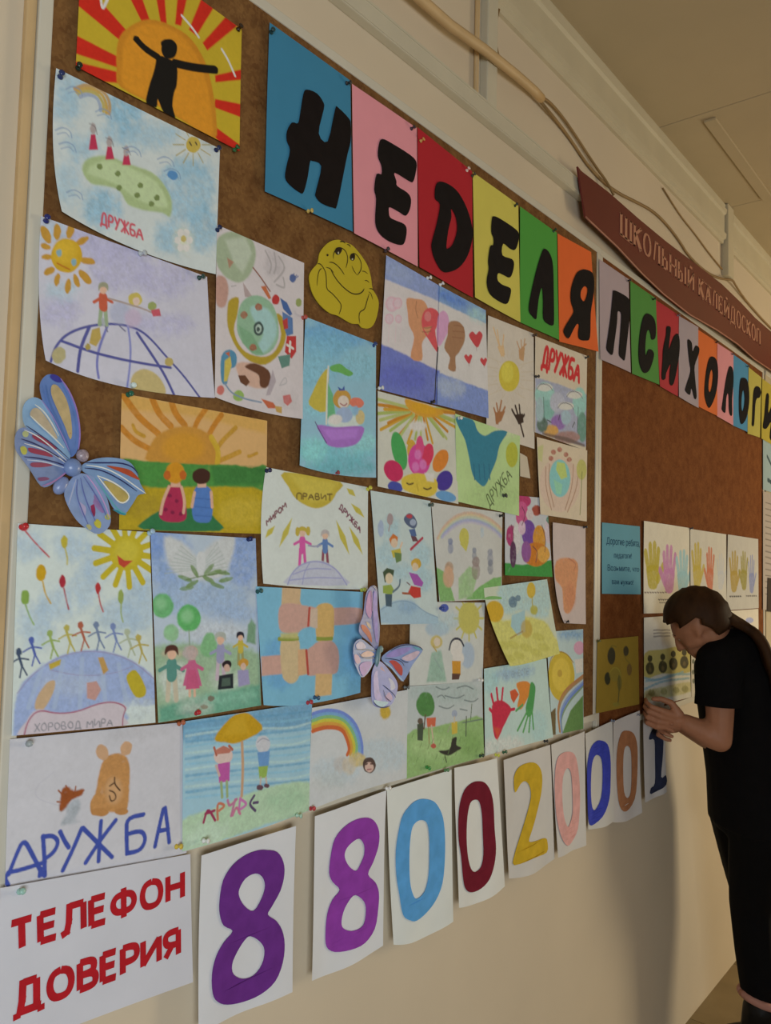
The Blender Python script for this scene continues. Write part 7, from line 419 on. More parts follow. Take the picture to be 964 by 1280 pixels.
('notice_card','yellow card printed with a sunflower figure and dark ovals','notice',None,[2.1692,-0.0157,1.3804],[6,0,304,-6,314,-217,0,-205],{},(171,145,58),[[0,75,73,55,30,100,15,129,-54,127,-65,119,-73,109,-77,97,-76,86,-70,78,-61,75,-50,78,-40,85,-32,96,-28,108,-28,119,-34,127,-43],[0,86,79,55,30,100,15,229,-47,227,-53,222,-58,214,-60,205,-60,196,-56,191,-51,189,-44,190,-38,196,-33,204,-31,213,-31,221,-35,227,-40],[0,66,67,48,30,100,15,97,-117,95,-125,90,-130,81,-133,72,-132,64,-128,59,-121,56,-113,58,-105,64,-100,72,-97,81,-98,89,-102,95,-109],[0,134,108,61,30,100,15,255,-105,253,-112,248,-118,240,-121,232,-120,224,-116,219,-109,217,-101,218,-94,223,-88,231,-86,239,-86,247,-90,253,-97],[1,134,126,61,10,70,10,35,83,-33,106,-20,139,-29],[1,134,126,61,10,70,10,36,194,-59,214,-74,240,-85],[0,157,144,65,40,60,15,178,-111,174,-120,161,-126,142,-129,122,-127,104,-121,92,-112,87,-103,92,-94,104,-88,122,-86,142,-87,160,-93,173,-102],[1,179,164,68,10,80,10,35,92,-100,116,-86,156,-93,173,-118],[1,114,111,61,10,85,10,72,157,-116,162,-150,153,-195],[0,114,111,61,30,60,15,178,-138,177,-148,172,-155,166,-159,159,-158,152,-153,147,-145,145,-135,147,-125,151,-118,158,-114,165,-115,172,-120,177,-128],[0,157,149,68,12,70,15,168,-200,165,-203,158,-204,148,-204,136,-203,126,-200,118,-197,116,-194,118,-191,125,-190,136,-190,147,-191,158,-194,165,-197]],0.0023,0.0,0.5),
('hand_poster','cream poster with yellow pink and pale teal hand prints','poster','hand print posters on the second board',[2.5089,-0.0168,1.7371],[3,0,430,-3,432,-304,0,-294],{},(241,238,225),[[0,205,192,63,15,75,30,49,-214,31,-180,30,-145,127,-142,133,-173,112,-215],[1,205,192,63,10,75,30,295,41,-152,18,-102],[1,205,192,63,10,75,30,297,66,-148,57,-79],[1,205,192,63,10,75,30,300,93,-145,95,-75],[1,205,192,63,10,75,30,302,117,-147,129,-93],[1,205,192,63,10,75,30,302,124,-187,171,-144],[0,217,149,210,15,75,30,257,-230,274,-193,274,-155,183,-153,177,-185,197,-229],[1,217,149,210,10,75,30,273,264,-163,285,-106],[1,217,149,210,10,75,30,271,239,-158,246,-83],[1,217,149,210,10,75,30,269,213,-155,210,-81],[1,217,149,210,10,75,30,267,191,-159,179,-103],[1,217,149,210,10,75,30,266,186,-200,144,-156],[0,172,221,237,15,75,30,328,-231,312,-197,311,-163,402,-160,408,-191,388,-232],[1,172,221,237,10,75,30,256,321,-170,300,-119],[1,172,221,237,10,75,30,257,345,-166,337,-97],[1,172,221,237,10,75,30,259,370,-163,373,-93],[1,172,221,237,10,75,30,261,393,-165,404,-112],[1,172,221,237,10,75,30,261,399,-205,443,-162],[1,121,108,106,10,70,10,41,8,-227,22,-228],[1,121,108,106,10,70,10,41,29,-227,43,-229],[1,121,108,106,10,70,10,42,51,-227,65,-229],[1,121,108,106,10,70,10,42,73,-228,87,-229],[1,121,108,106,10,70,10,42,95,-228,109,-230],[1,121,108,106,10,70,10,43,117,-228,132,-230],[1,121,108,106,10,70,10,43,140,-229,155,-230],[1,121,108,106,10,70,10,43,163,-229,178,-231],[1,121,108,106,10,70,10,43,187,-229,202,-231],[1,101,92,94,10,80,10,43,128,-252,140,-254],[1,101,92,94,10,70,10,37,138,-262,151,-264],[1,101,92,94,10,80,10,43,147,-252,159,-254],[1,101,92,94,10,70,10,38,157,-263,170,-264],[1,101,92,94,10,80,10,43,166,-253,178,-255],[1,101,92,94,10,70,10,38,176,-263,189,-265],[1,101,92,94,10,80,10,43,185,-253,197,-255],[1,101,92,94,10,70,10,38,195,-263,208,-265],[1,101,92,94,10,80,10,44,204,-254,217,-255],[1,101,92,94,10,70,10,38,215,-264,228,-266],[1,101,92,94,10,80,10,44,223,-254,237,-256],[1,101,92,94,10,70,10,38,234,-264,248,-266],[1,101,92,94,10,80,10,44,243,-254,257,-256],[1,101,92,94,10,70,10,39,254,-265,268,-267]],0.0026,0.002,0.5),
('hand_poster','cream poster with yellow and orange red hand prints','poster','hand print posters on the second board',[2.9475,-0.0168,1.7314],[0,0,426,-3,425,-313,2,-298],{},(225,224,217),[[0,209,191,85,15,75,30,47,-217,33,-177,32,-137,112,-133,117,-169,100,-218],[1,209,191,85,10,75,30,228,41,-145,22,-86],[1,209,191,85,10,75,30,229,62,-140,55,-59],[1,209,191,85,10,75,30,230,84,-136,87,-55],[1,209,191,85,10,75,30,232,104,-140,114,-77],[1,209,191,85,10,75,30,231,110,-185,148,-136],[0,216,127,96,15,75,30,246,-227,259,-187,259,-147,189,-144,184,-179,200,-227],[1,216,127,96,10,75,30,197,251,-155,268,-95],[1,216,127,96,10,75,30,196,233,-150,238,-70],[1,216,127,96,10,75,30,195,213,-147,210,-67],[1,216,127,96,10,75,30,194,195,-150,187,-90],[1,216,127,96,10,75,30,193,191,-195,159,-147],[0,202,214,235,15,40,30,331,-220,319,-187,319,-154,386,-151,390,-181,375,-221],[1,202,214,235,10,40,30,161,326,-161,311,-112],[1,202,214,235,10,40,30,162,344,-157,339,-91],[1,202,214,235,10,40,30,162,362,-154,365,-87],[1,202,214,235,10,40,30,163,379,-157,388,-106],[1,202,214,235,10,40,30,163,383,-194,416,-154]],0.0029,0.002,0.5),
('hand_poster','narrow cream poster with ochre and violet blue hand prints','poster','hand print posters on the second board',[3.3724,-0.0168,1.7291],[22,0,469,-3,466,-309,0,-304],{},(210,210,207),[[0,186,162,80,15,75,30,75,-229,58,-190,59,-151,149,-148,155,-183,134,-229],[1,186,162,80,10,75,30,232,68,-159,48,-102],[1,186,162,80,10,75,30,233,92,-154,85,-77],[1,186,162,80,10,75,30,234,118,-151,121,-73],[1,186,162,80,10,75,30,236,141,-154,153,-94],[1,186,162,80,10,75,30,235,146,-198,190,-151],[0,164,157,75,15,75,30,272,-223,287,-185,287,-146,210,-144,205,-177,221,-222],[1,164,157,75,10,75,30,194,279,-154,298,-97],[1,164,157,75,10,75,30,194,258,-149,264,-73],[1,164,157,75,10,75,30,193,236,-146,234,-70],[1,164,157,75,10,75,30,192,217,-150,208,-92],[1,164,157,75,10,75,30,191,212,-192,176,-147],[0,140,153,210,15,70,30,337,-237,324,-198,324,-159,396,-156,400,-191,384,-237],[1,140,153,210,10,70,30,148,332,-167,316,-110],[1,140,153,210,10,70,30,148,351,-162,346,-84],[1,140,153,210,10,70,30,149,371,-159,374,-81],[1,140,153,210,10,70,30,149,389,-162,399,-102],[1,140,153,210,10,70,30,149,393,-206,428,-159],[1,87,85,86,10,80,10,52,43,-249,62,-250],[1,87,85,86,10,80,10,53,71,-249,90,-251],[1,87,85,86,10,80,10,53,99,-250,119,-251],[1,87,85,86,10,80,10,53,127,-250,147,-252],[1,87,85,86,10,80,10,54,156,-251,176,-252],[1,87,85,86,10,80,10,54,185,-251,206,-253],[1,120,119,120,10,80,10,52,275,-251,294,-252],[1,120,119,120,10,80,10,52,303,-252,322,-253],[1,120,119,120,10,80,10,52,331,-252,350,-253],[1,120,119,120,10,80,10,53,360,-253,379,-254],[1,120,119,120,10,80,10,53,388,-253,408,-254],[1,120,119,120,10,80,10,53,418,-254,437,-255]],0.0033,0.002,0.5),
('picture_chart','cream chart with rows of small dark figures on yellow,near the yellow card','poster','picture charts on the second board',[2.5157,-0.0168,1.4303],[0,0,425,-5,435,-298,4,-286],{},(243,243,235),[[1,157,152,155,10,60,10,52,83,-44,156,-47,232,-51],[1,157,152,155,10,60,10,52,83,-54,156,-57,233,-61],[1,157,152,155,10,60,10,52,83,-64,156,-67,233,-71],[0,219,209,129,30,85,15,8,-113,157,-111,435,-120,428,-209,158,-190,9,-190],[0,89,85,58,30,100,50,88,-167,85,-175,75,-181,61,-184,45,-182,30,-177,21,-169,17,-160,20,-152,30,-146,44,-143,60,-145,75,-150,85,-158],[0,89,85,58,20,100,15,72,-134,70,-138,65,-142,57,-143,48,-142,39,-140,34,-136,32,-131,34,-127,39,-123,47,-122,56,-123,65,-125,70,-129],[0,137,120,77,12,60,15,65,-169,64,-173,60,-175,55,-176,50,-175,45,-173,41,-171,40,-167,41,-164,44,-162,49,-161,55,-161,60,-163,64,-166],[0,89,85,58,30,100,50,203,-172,199,-180,188,-187,173,-189,156,-188,141,-182,130,-174,127,-165,130,-157,140,-150,156,-147,172,-149,188,-154,199,-162],[0,89,85,58,20,100,15,186,-138,184,-143,178,-146,169,-147,159,-146,150,-144,144,-139,142,-135,144,-130,150,-127,159,-125,169,-126,177,-129,184,-133],[0,137,120,77,12,60,15,178,-174,177,-178,173,-180,167,-181,161,-181,156,-179,152,-176,151,-172,152,-169,156,-166,161,-165,167,-166,173,-168,177,-171],[0,89,85,58,30,100,50,303,-170,299,-179,287,-185,271,-188,253,-187,237,-181,226,-173,222,-163,226,-154,237,-148,253,-145,271,-147,287,-152,299,-160],[0,89,85,58,20,100,15,285,-135,283,-140,276,-143,267,-145,257,-144,248,-141,241,-137,239,-132,241,-127,247,-124,257,-122,267,-123,276,-126,283,-130],[0,137,120,77,12,60,15,276,-173,275,-176,271,-179,265,-180,259,-179,253,-177,249,-174,248,-170,249,-167,253,-165,259,-163,265,-164,271,-166,275,-169],[0,89,85,58,30,100,50,413,-174,409,-183,397,-190,380,-193,361,-191,344,-185,332,-177,328,-167,332,-158,344,-151,361,-148,380,-150,397,-155,409,-164],[0,89,85,58,20,100,15,395,-138,392,-143,385,-147,375,-148,365,-147,355,-144,348,-140,346,-135,348,-130,355,-126,364,-125,375,-126,385,-128,392,-133],[0,137,120,77,12,60,15,385,-177,384,-180,380,-183,374,-184,367,-183,361,-181,356,-178,355,-174,356,-171,361,-168,367,-167,374,-168,380,-170,384,-173],[1,159,203,222,10,70,40,76,9,-190,105,-209,241,-200,428,-217],[1,159,203,222,10,70,40,76,9,-225,158,-214,299,-223,420,-230],[1,159,203,222,10,70,40,77,15,-200,158,-209,358,-203],[0,216,211,145,40,70,50,15,-231,158,-234,428,-244,428,-278,158,-271,16,-261],[0,157,155,93,40,60,50,95,-247,92,-251,84,-254,73,-254,60,-253,49,-250,41,-245,38,-240,41,-236,48,-233,60,-233,72,-234,84,-237,92,-242],[0,157,155,93,40,60,50,202,-254,199,-258,191,-261,179,-262,165,-260,153,-257,145,-252,142,-247,145,-243,153,-240,165,-239,178,-241,191,-244,199,-249],[0,157,155,93,40,60,50,317,-261,314,-266,305,-269,292,-270,277,-268,265,-264,256,-260,253,-254,256,-250,265,-247,277,-246,291,-248,304,-251,313,-256],[0,157,155,93,40,60,50,408,-267,404,-272,395,-275,381,-276,366,-274,353,-270,344,-265,340,-260,344,-256,353,-253,366,-252,381,-253,395,-257,404,-262]],0.0026,0.003,0.5),
('picture_chart','cream chart partly hidden behind the bent person','poster','picture charts on the second board',[2.9576,-0.0168,1.4244],[0,0,394,-5,393,-309,1,-293],{},(236,231,219),[[0,118,126,111,20,80,50,38,-171,37,-174,32,-177,26,-178,19,-177,12,-175,8,-172,6,-168,8,-164,12,-162,19,-161,26,-161,32,-163,37,-167],[0,118,126,111,20,80,50,74,-176,73,-180,68,-183,61,-184,54,-183,48,-181,43,-177,42,-174,43,-170,48,-167,54,-166,61,-167,68,-169,73,-172],[0,118,126,111,20,80,50,38,-208,37,-212,32,-214,26,-215,19,-215,12,-213,8,-209,6,-205,8,-202,12,-199,19,-198,26,-199,32,-201,37,-204],[0,118,126,111,20,80,50,78,-217,76,-221,71,-223,65,-224,58,-224,51,-222,47,-218,45,-214,47,-211,51,-208,58,-207,65,-208,71,-210,76,-213],[0,118,126,111,20,80,50,42,-241,40,-244,36,-247,29,-248,22,-247,16,-245,11,-241,10,-238,11,-234,16,-231,22,-230,29,-231,36,-233,40,-237],[0,118,126,111,20,80,50,81,-239,79,-243,75,-245,68,-246,61,-246,54,-243,50,-240,48,-236,50,-232,54,-230,61,-229,68,-230,75,-232,79,-235]],0.0029,0.003,0.5),
('picture_chart',"cream chart with blue emblem behind the person's shoulder",'poster','picture charts on the second board',[3.3715,-0.0168,1.422],[1,0,467,-5,476,-318,0,-306],{},(236,231,219),[[0,158,176,243,30,70,50,391,-52,385,-57,368,-60,344,-62,317,-60,294,-57,278,-52,272,-47,278,-43,294,-39,317,-38,344,-39,368,-42,385,-47]],0.0032,0.003,0.5),
('printed_sheet','pale green sheet with dark lettering beyond the second board','notice',None,[3.9287,-0.0157,2.1868],[3,0,465,-8,460,-234,0,-232],{},(167,193,203),[[1,67,91,102,10,100,10,190,83,-180,169,-187],[1,67,91,102,10,100,10,152,71,-70,170,-115]],0.004,0.0,0.5),
('printed_sheet','white printed page covered with lines of text beyond the second board','notice',None,[3.9213,-0.0157,1.9476],[7,0,550,-5,537,-566,0,-537],{},(188,179,174),[[1,114,108,104,10,75,10,45,48,-48,309,-53,516,-56],[1,114,108,104,10,75,10,45,47,-76,308,-82,515,-85],[1,114,108,104,10,75,10,45,47,-104,308,-111,514,-115],[1,114,108,104,10,75,10,45,46,-132,307,-139,514,-144],[1,114,108,104,10,75,10,45,46,-160,306,-168,513,-174],[1,114,108,104,10,75,10,45,46,-188,306,-197,512,-203],[1,114,108,104,10,75,10,45,45,-216,305,-225,512,-232],[1,114,108,104,10,75,10,45,45,-244,305,-254,511,-262],[1,114,108,104,10,75,10,45,44,-272,304,-282,510,-291],[1,114,108,104,10,75,10,45,44,-299,304,-311,509,-320],[1,114,108,104,10,75,10,44,44,-327,303,-339,509,-349],[1,114,108,104,10,75,10,44,43,-355,303,-368,508,-379],[1,114,108,104,10,75,10,44,43,-383,302,-396,507,-408],[1,114,108,104,10,75,10,44,42,-410,301,-425,507,-437],[1,114,108,104,10,75,10,44,42,-438,301,-453,506,-466],[1,114,108,104,10,75,10,44,42,-466,300,-481,505,-495]],0.004,0.0,0.5),
('picture_card','small dark brown picture card overlapping the printed page','notice',None,[3.9803,-0.0179,1.5548],[16,0,390,-16,386,-182,0,-153],{},(61,50,42),[],0.01,0.0,0.5),
]
CUTOUTS = [
(30,'letter',(32,27,27),[[89,-74,114,-69,131,-78,132,-90,121,-139,145,-143,162,-76,170,-69,200,-76,205,-85,206,-116,198,-145,189,-183,173,-250,163,-259,132,-262,117,-255,118,-244,130,-195,107,-195,101,-200,96,-229,87,-259,77,-263,55,-259,43,-250,46,-228,53,-198,45,-185,45,-168,56,-148,70,-143,75,-122,81,-86]]),
(31,'letter',(32,28,28),[[89,-72,120,-68,180,-67,200,-74,198,-96,190,-118,176,-122,130,-123,136,-138,139,-147,171,-148,184,-157,181,-179,168,-197,149,-197,117,-198,114,-208,118,-218,136,-218,163,-216,172,-225,167,-250,154,-262,117,-267,87,-262,73,-244,75,-197,69,-180,75,-148,90,-142,89,-125,78,-111,80,-87]]),
(32,'letter',(33,29,30),[[79,-85,114,-78,151,-83,186,-107,207,-140,208,-170,190,-213,157,-249,114,-272,89,-275,64,-258,53,-237,56,-220,72,-177,82,-134,64,-128,65,-101],[123,-128,142,-140,148,-168,133,-203,115,-219,108,-217,114,-180,125,-146]]),
(33,'letter',(33,30,31),[[90,-71,120,-67,191,-68,206,-78,201,-101,188,-120,166,-124,134,-122,131,-151,175,-147,185,-158,176,-184,163,-196,141,-197,113,-200,111,-217,133,-222,168,-220,171,-233,156,-261,126,-266,79,-260,63,-236,71,-202,68,-184,76,-148,90,-139,90,-123,80,-111,82,-80]]),
(34,'letter',(34,30,32),[[127,-66,156,-72,172,-100,177,-170,179,-241,171,-257,145,-259,121,-250,120,-206,113,-172,98,-202,89,-244,84,-262,65,-259,48,-249,54,-214,81,-142,110,-84]]),
(35,'letter',(34,31,32),[[166,-63,209,-59,224,-82,217,-129,201,-177,194,-250,164,-266,128,-270,122,-253,127,-231,113,-232,93,-252,65,-283,39,-275,42,-259,81,-218,94,-199,77,-177,79,-140,107,-94,136,-74],[161,-112,181,-114,173,-140,156,-157,137,-150,139,-131]]),
(36,'letter',(34,30,33),[[101,-68,153,-62,206,-62,226,-74,221,-123,201,-197,181,-261,161,-264,139,-258,138,-236,150,-176,156,-128,141,-122,128,-128,124,-161,104,-226,90,-266,63,-265,49,-256,55,-231,78,-155,93,-84]]),
(37,'letter',(33,30,33),[[138,-71,178,-69,204,-80,213,-107,205,-137,174,-149,164,-133,149,-123,131,-135,120,-171,118,-202,125,-212,145,-189,175,-183,195,-193,180,-223,151,-256,111,-273,82,-266,63,-237,64,-192,76,-144,95,-102,114,-82]]),
(38,'letter',(32,30,33),[[95,-73,134,-66,123,-113,118,-147,163,-92,209,-71,224,-107,209,-168,164,-255,125,-265,124,-226,135,-192,91,-233,81,-255,47,-261,57,-200,64,-155,90,-101]]),
(39,'letter',(31,29,32),[[89,-78,133,-77,143,-109,177,-78,216,-78,210,-103,165,-156,171,-203,187,-265,165,-278,133,-244,115,-273,66,-267,72,-251,121,-187,108,-151]]),
(40,'letter',(30,28,32),[[159,-72,207,-73,229,-102,225,-158,191,-223,133,-275,102,-276,70,-244,70,-204,89,-143,120,-91],[155,-125,168,-144,155,-188,133,-217,114,-208,120,-170,137,-137]]),
(41,'letter',(29,27,31),[[173,-63,209,-72,216,-119,194,-194,191,-261,165,-267,150,-246,148,-194,136,-182,115,-208,101,-267,59,-262,66,-238,108,-144,144,-85]]),
(42,'letter',(28,26,31),[[136,-75,199,-70,232,-102,234,-167,190,-239,126,-276,95,-272,80,-224,86,-146,104,-93],[151,-126,167,-160,150,-204,127,-221,116,-196,127,-148]]),
(43,'letter',(27,25,29),[[141,-64,193,-59,219,-77,192,-106,149,-118,122,-151,96,-243,62,-251,68,-222,85,-138,103,-88]]),
(44,'letter',(26,25,29),[[93,-66,140,-62,124,-148,217,-82,316,-55,295,-132,214,-256,147,-257,176,-180,91,-223,27,-227,55,-169]]),
(46,'digit',(113,54,148),[[130,-25,153,-34,167,-53,170,-74,162,-97,143,-117,135,-127,153,-142,167,-162,173,-186,169,-213,153,-236,123,-246,90,-245,58,-236,37,-223,27,-207,25,-179,32,-156,46,-140,63,-129,45,-115,37,-96,36,-75,42,-47,61,-29,88,-21,113,-21],[106,-55,121,-64,128,-80,121,-98,105,-112,86,-99,74,-81,74,-69,86,-57],[100,-149,120,-164,130,-181,125,-201,109,-212,87,-209,68,-195,64,-179,73,-164,88,-151]]),
(47,'digit',(155,70,184),[[141,-38,162,-51,174,-72,172,-97,156,-122,141,-139,163,-160,173,-181,171,-209,161,-242,133,-258,95,-257,58,-249,38,-234,34,-211,37,-178,49,-158,67,-146,48,-127,38,-108,41,-78,50,-53,75,-38,108,-33],[115,-69,129,-83,130,-101,119,-116,108,-124,89,-111,77,-92,80,-79,95,-71],[107,-166,130,-184,136,-202,129,-225,104,-227,83,-219,73,-207,77,-187,91,-171]]),
(48,'digit',(100,176,243),[[121,-42,149,-52,168,-68,184,-93,191,-130,191,-178,183,-224,161,-252,130,-266,94,-270,73,-263,53,-247,43,-207,34,-167,32,-121,41,-81,52,-58,77,-43,99,-39],[116,-83,130,-94,137,-122,138,-159,136,-195,123,-223,95,-229,82,-216,74,-191,72,-152,74,-114,81,-88,98,-80]]),
(49,'digit',(124,32,53),[[89,-44,117,-53,140,-75,153,-107,158,-161,164,-207,156,-240,135,-266,102,-277,65,-274,39,-260,28,-236,21,-187,13,-152,13,-108,20,-76,37,-52,63,-43],[80,-82,96,-91,107,-118,112,-165,114,-208,104,-232,80,-236,61,-223,48,-194,43,-154,47,-110,59,-84]]),
(50,'digit',(219,185,53),[[126,-27,162,-40,182,-68,178,-111,152,-159,130,-188,113,-210,144,-218,200,-225,215,-238,211,-263,136,-255,45,-248,48,-224,73,-192,107,-148,128,-110,121,-82,100,-67,78,-70,53,-84,48,-47,73,-28]]),
(51,'digit',(239,184,183),[[84,-37,127,-52,150,-95,162,-160,158,-221,143,-260,95,-278,54,-257,27,-205,16,-139,19,-76,38,-42],[82,-79,107,-96,118,-146,120,-203,89,-230,63,-204,53,-156,58,-101]]),
(52,'digit',(67,80,203),[[98,-43,142,-60,161,-99,162,-161,151,-215,103,-255,44,-264,15,-245,8,-185,6,-102,28,-56,63,-42],[78,-80,106,-97,112,-141,101,-200,66,-227,40,-212,30,-165,35,-107,52,-83]]),
(53,'digit',(183,128,92),[[93,-46,149,-64,178,-109,176,-191,152,-258,84,-279,44,-256,27,-190,25,-100,53,-52],[97,-91,125,-112,130,-172,121,-230,94,-243,69,-219,65,-150,74,-101]]),
(54,'digit',(56,63,90),[[105,-69,169,-90,162,-160,138,-231,179,-233,179,-262,61,-270,60,-251,94,-243,98,-172,93,-108,43,-98,66,-75]]),
]
PRINTS = [
(45,'ТЕЛЕФОН',(188, 36, 46),[13,-43,270,-52,272,-95,16,-82],1.2),
(45,'ДОВЕРИЯ',(188, 36, 46),[23,-118,266,-132,268,-173,25,-159],1.2),
(55,'Дорогие ребята,',(41, 85, 117),[32,-43,281,-43,281,-65,32,-63],0),
(55,'педагоги!',(41, 85, 117),[86,-86,217,-86,217,-103,86,-103],0),
(55,'Возьмите, что',(41, 85, 117),[41,-122,277,-127,277,-143,42,-141],0),
(55,'вам нужно!',(41, 85, 117),[72,-164,231,-168,232,-183,73,-180],0),
]
SMILEY = {'out': [[1.0544,2.1728],[1.0692,2.1739],[1.0913,2.1751],[1.1084,2.1692],[1.126,2.1594],[1.1395,2.1481],[1.149,2.1296],[1.1543,2.1098],[1.1697,2.0965],[1.1738,2.0839],[1.1696,2.0613],[1.1599,2.0414],[1.1456,2.0306],[1.1255,2.0273],[1.1167,2.0318],[1.0972,2.028],[1.0723,2.0311],[1.0574,2.0333],[1.0377,2.0324],[1.0141,2.0399],[0.9959,2.0529],[0.9865,2.0681],[0.9833,2.0849],[0.9914,2.0998],[1.0034,2.1142],[1.0076,2.1335],[1.0222,2.1527],[1.0374,2.165]],'y': -0.016,'col': (203,184,49),'lines': [([[1.0022,2.112],[1.0097,2.1143],[1.0176,2.1095],[1.0243,2.1024],[1.0262,2.0884],[1.0269,2.0731],[1.0414,2.0699],[1.0549,2.0635],[1.0659,2.0572],[1.0675,2.0502],[1.0614,2.0357]],6),([[1.0239,2.1123],[1.0343,2.1136],[1.045,2.1085]],5),([[1.0313,2.1236],[1.0416,2.1268],[1.055,2.1244],[1.0661,2.1185],[1.0731,2.1131]],6),([[1.0343,2.1145],[1.0453,2.1031],[1.059,2.0941],[1.0783,2.0866],[1.0977,2.0836],[1.1145,2.0882],[1.1256,2.096],[1.1296,2.1029]],7),([[1.0427,2.1336],[1.0423,2.1426],[1.0485,2.1538],[1.0589,2.1605],[1.0726,2.1597],[1.0797,2.1526],[1.0815,2.1419],[1.0766,2.1272]],6),([[1.088,2.1514],[1.0933,2.1597],[1.103,2.1618],[1.1146,2.1559],[1.1207,2.1463],[1.1183,2.1341],[1.1088,2.1227]],6),([[1.0928,2.1359],[1.0987,2.1282],[1.1074,2.1232]],5),([[1.1212,2.134],[1.1298,2.1365],[1.1386,2.1343]],5),([[1.1305,2.1185],[1.1362,2.1211],[1.1436,2.1184]],5),([[1.144,2.1069],[1.1528,2.1094],[1.1604,2.1057]],6),([[1.1428,2.1008],[1.1502,2.099],[1.1551,2.0887]],5),([[1.1444,2.0974],[1.1378,2.0802],[1.1327,2.0635],[1.1186,2.056],[1.1162,2.0459],[1.1195,2.0334]],6),([[1.0026,2.0726],[1.0038,2.0909],[1.0076,2.1028],[1.0138,2.1074]],5),([[1.0585,2.1701],[1.0665,2.1742],[1.0734,2.1721]],8),([[1.0776,2.1716],[1.0858,2.1729],[1.0873,2.1691]],7)],'eyes': [[[1.046,2.1493],[1.0497,2.1561],[1.0576,2.1595],[1.0644,2.1589],[1.062,2.1516],[1.0555,2.145],[1.0489,2.1447]],[[1.0867,2.151],[1.0906,2.1579],[1.0989,2.1601],[1.1005,2.1534],[1.0966,2.1469],[1.0896,2.1462]]],'glints': [[[1.0527,2.1487],[1.0553,2.1505],[1.0563,2.147],[1.0536,2.1457]],[[1.0909,2.1485],[1.0945,2.1506],[1.0946,2.1478],[1.0919,2.1462]]],'freckle': [[1.0243,2.1348],[1.0268,2.1377],[1.0297,2.1365],[1.0272,2.1333]]}
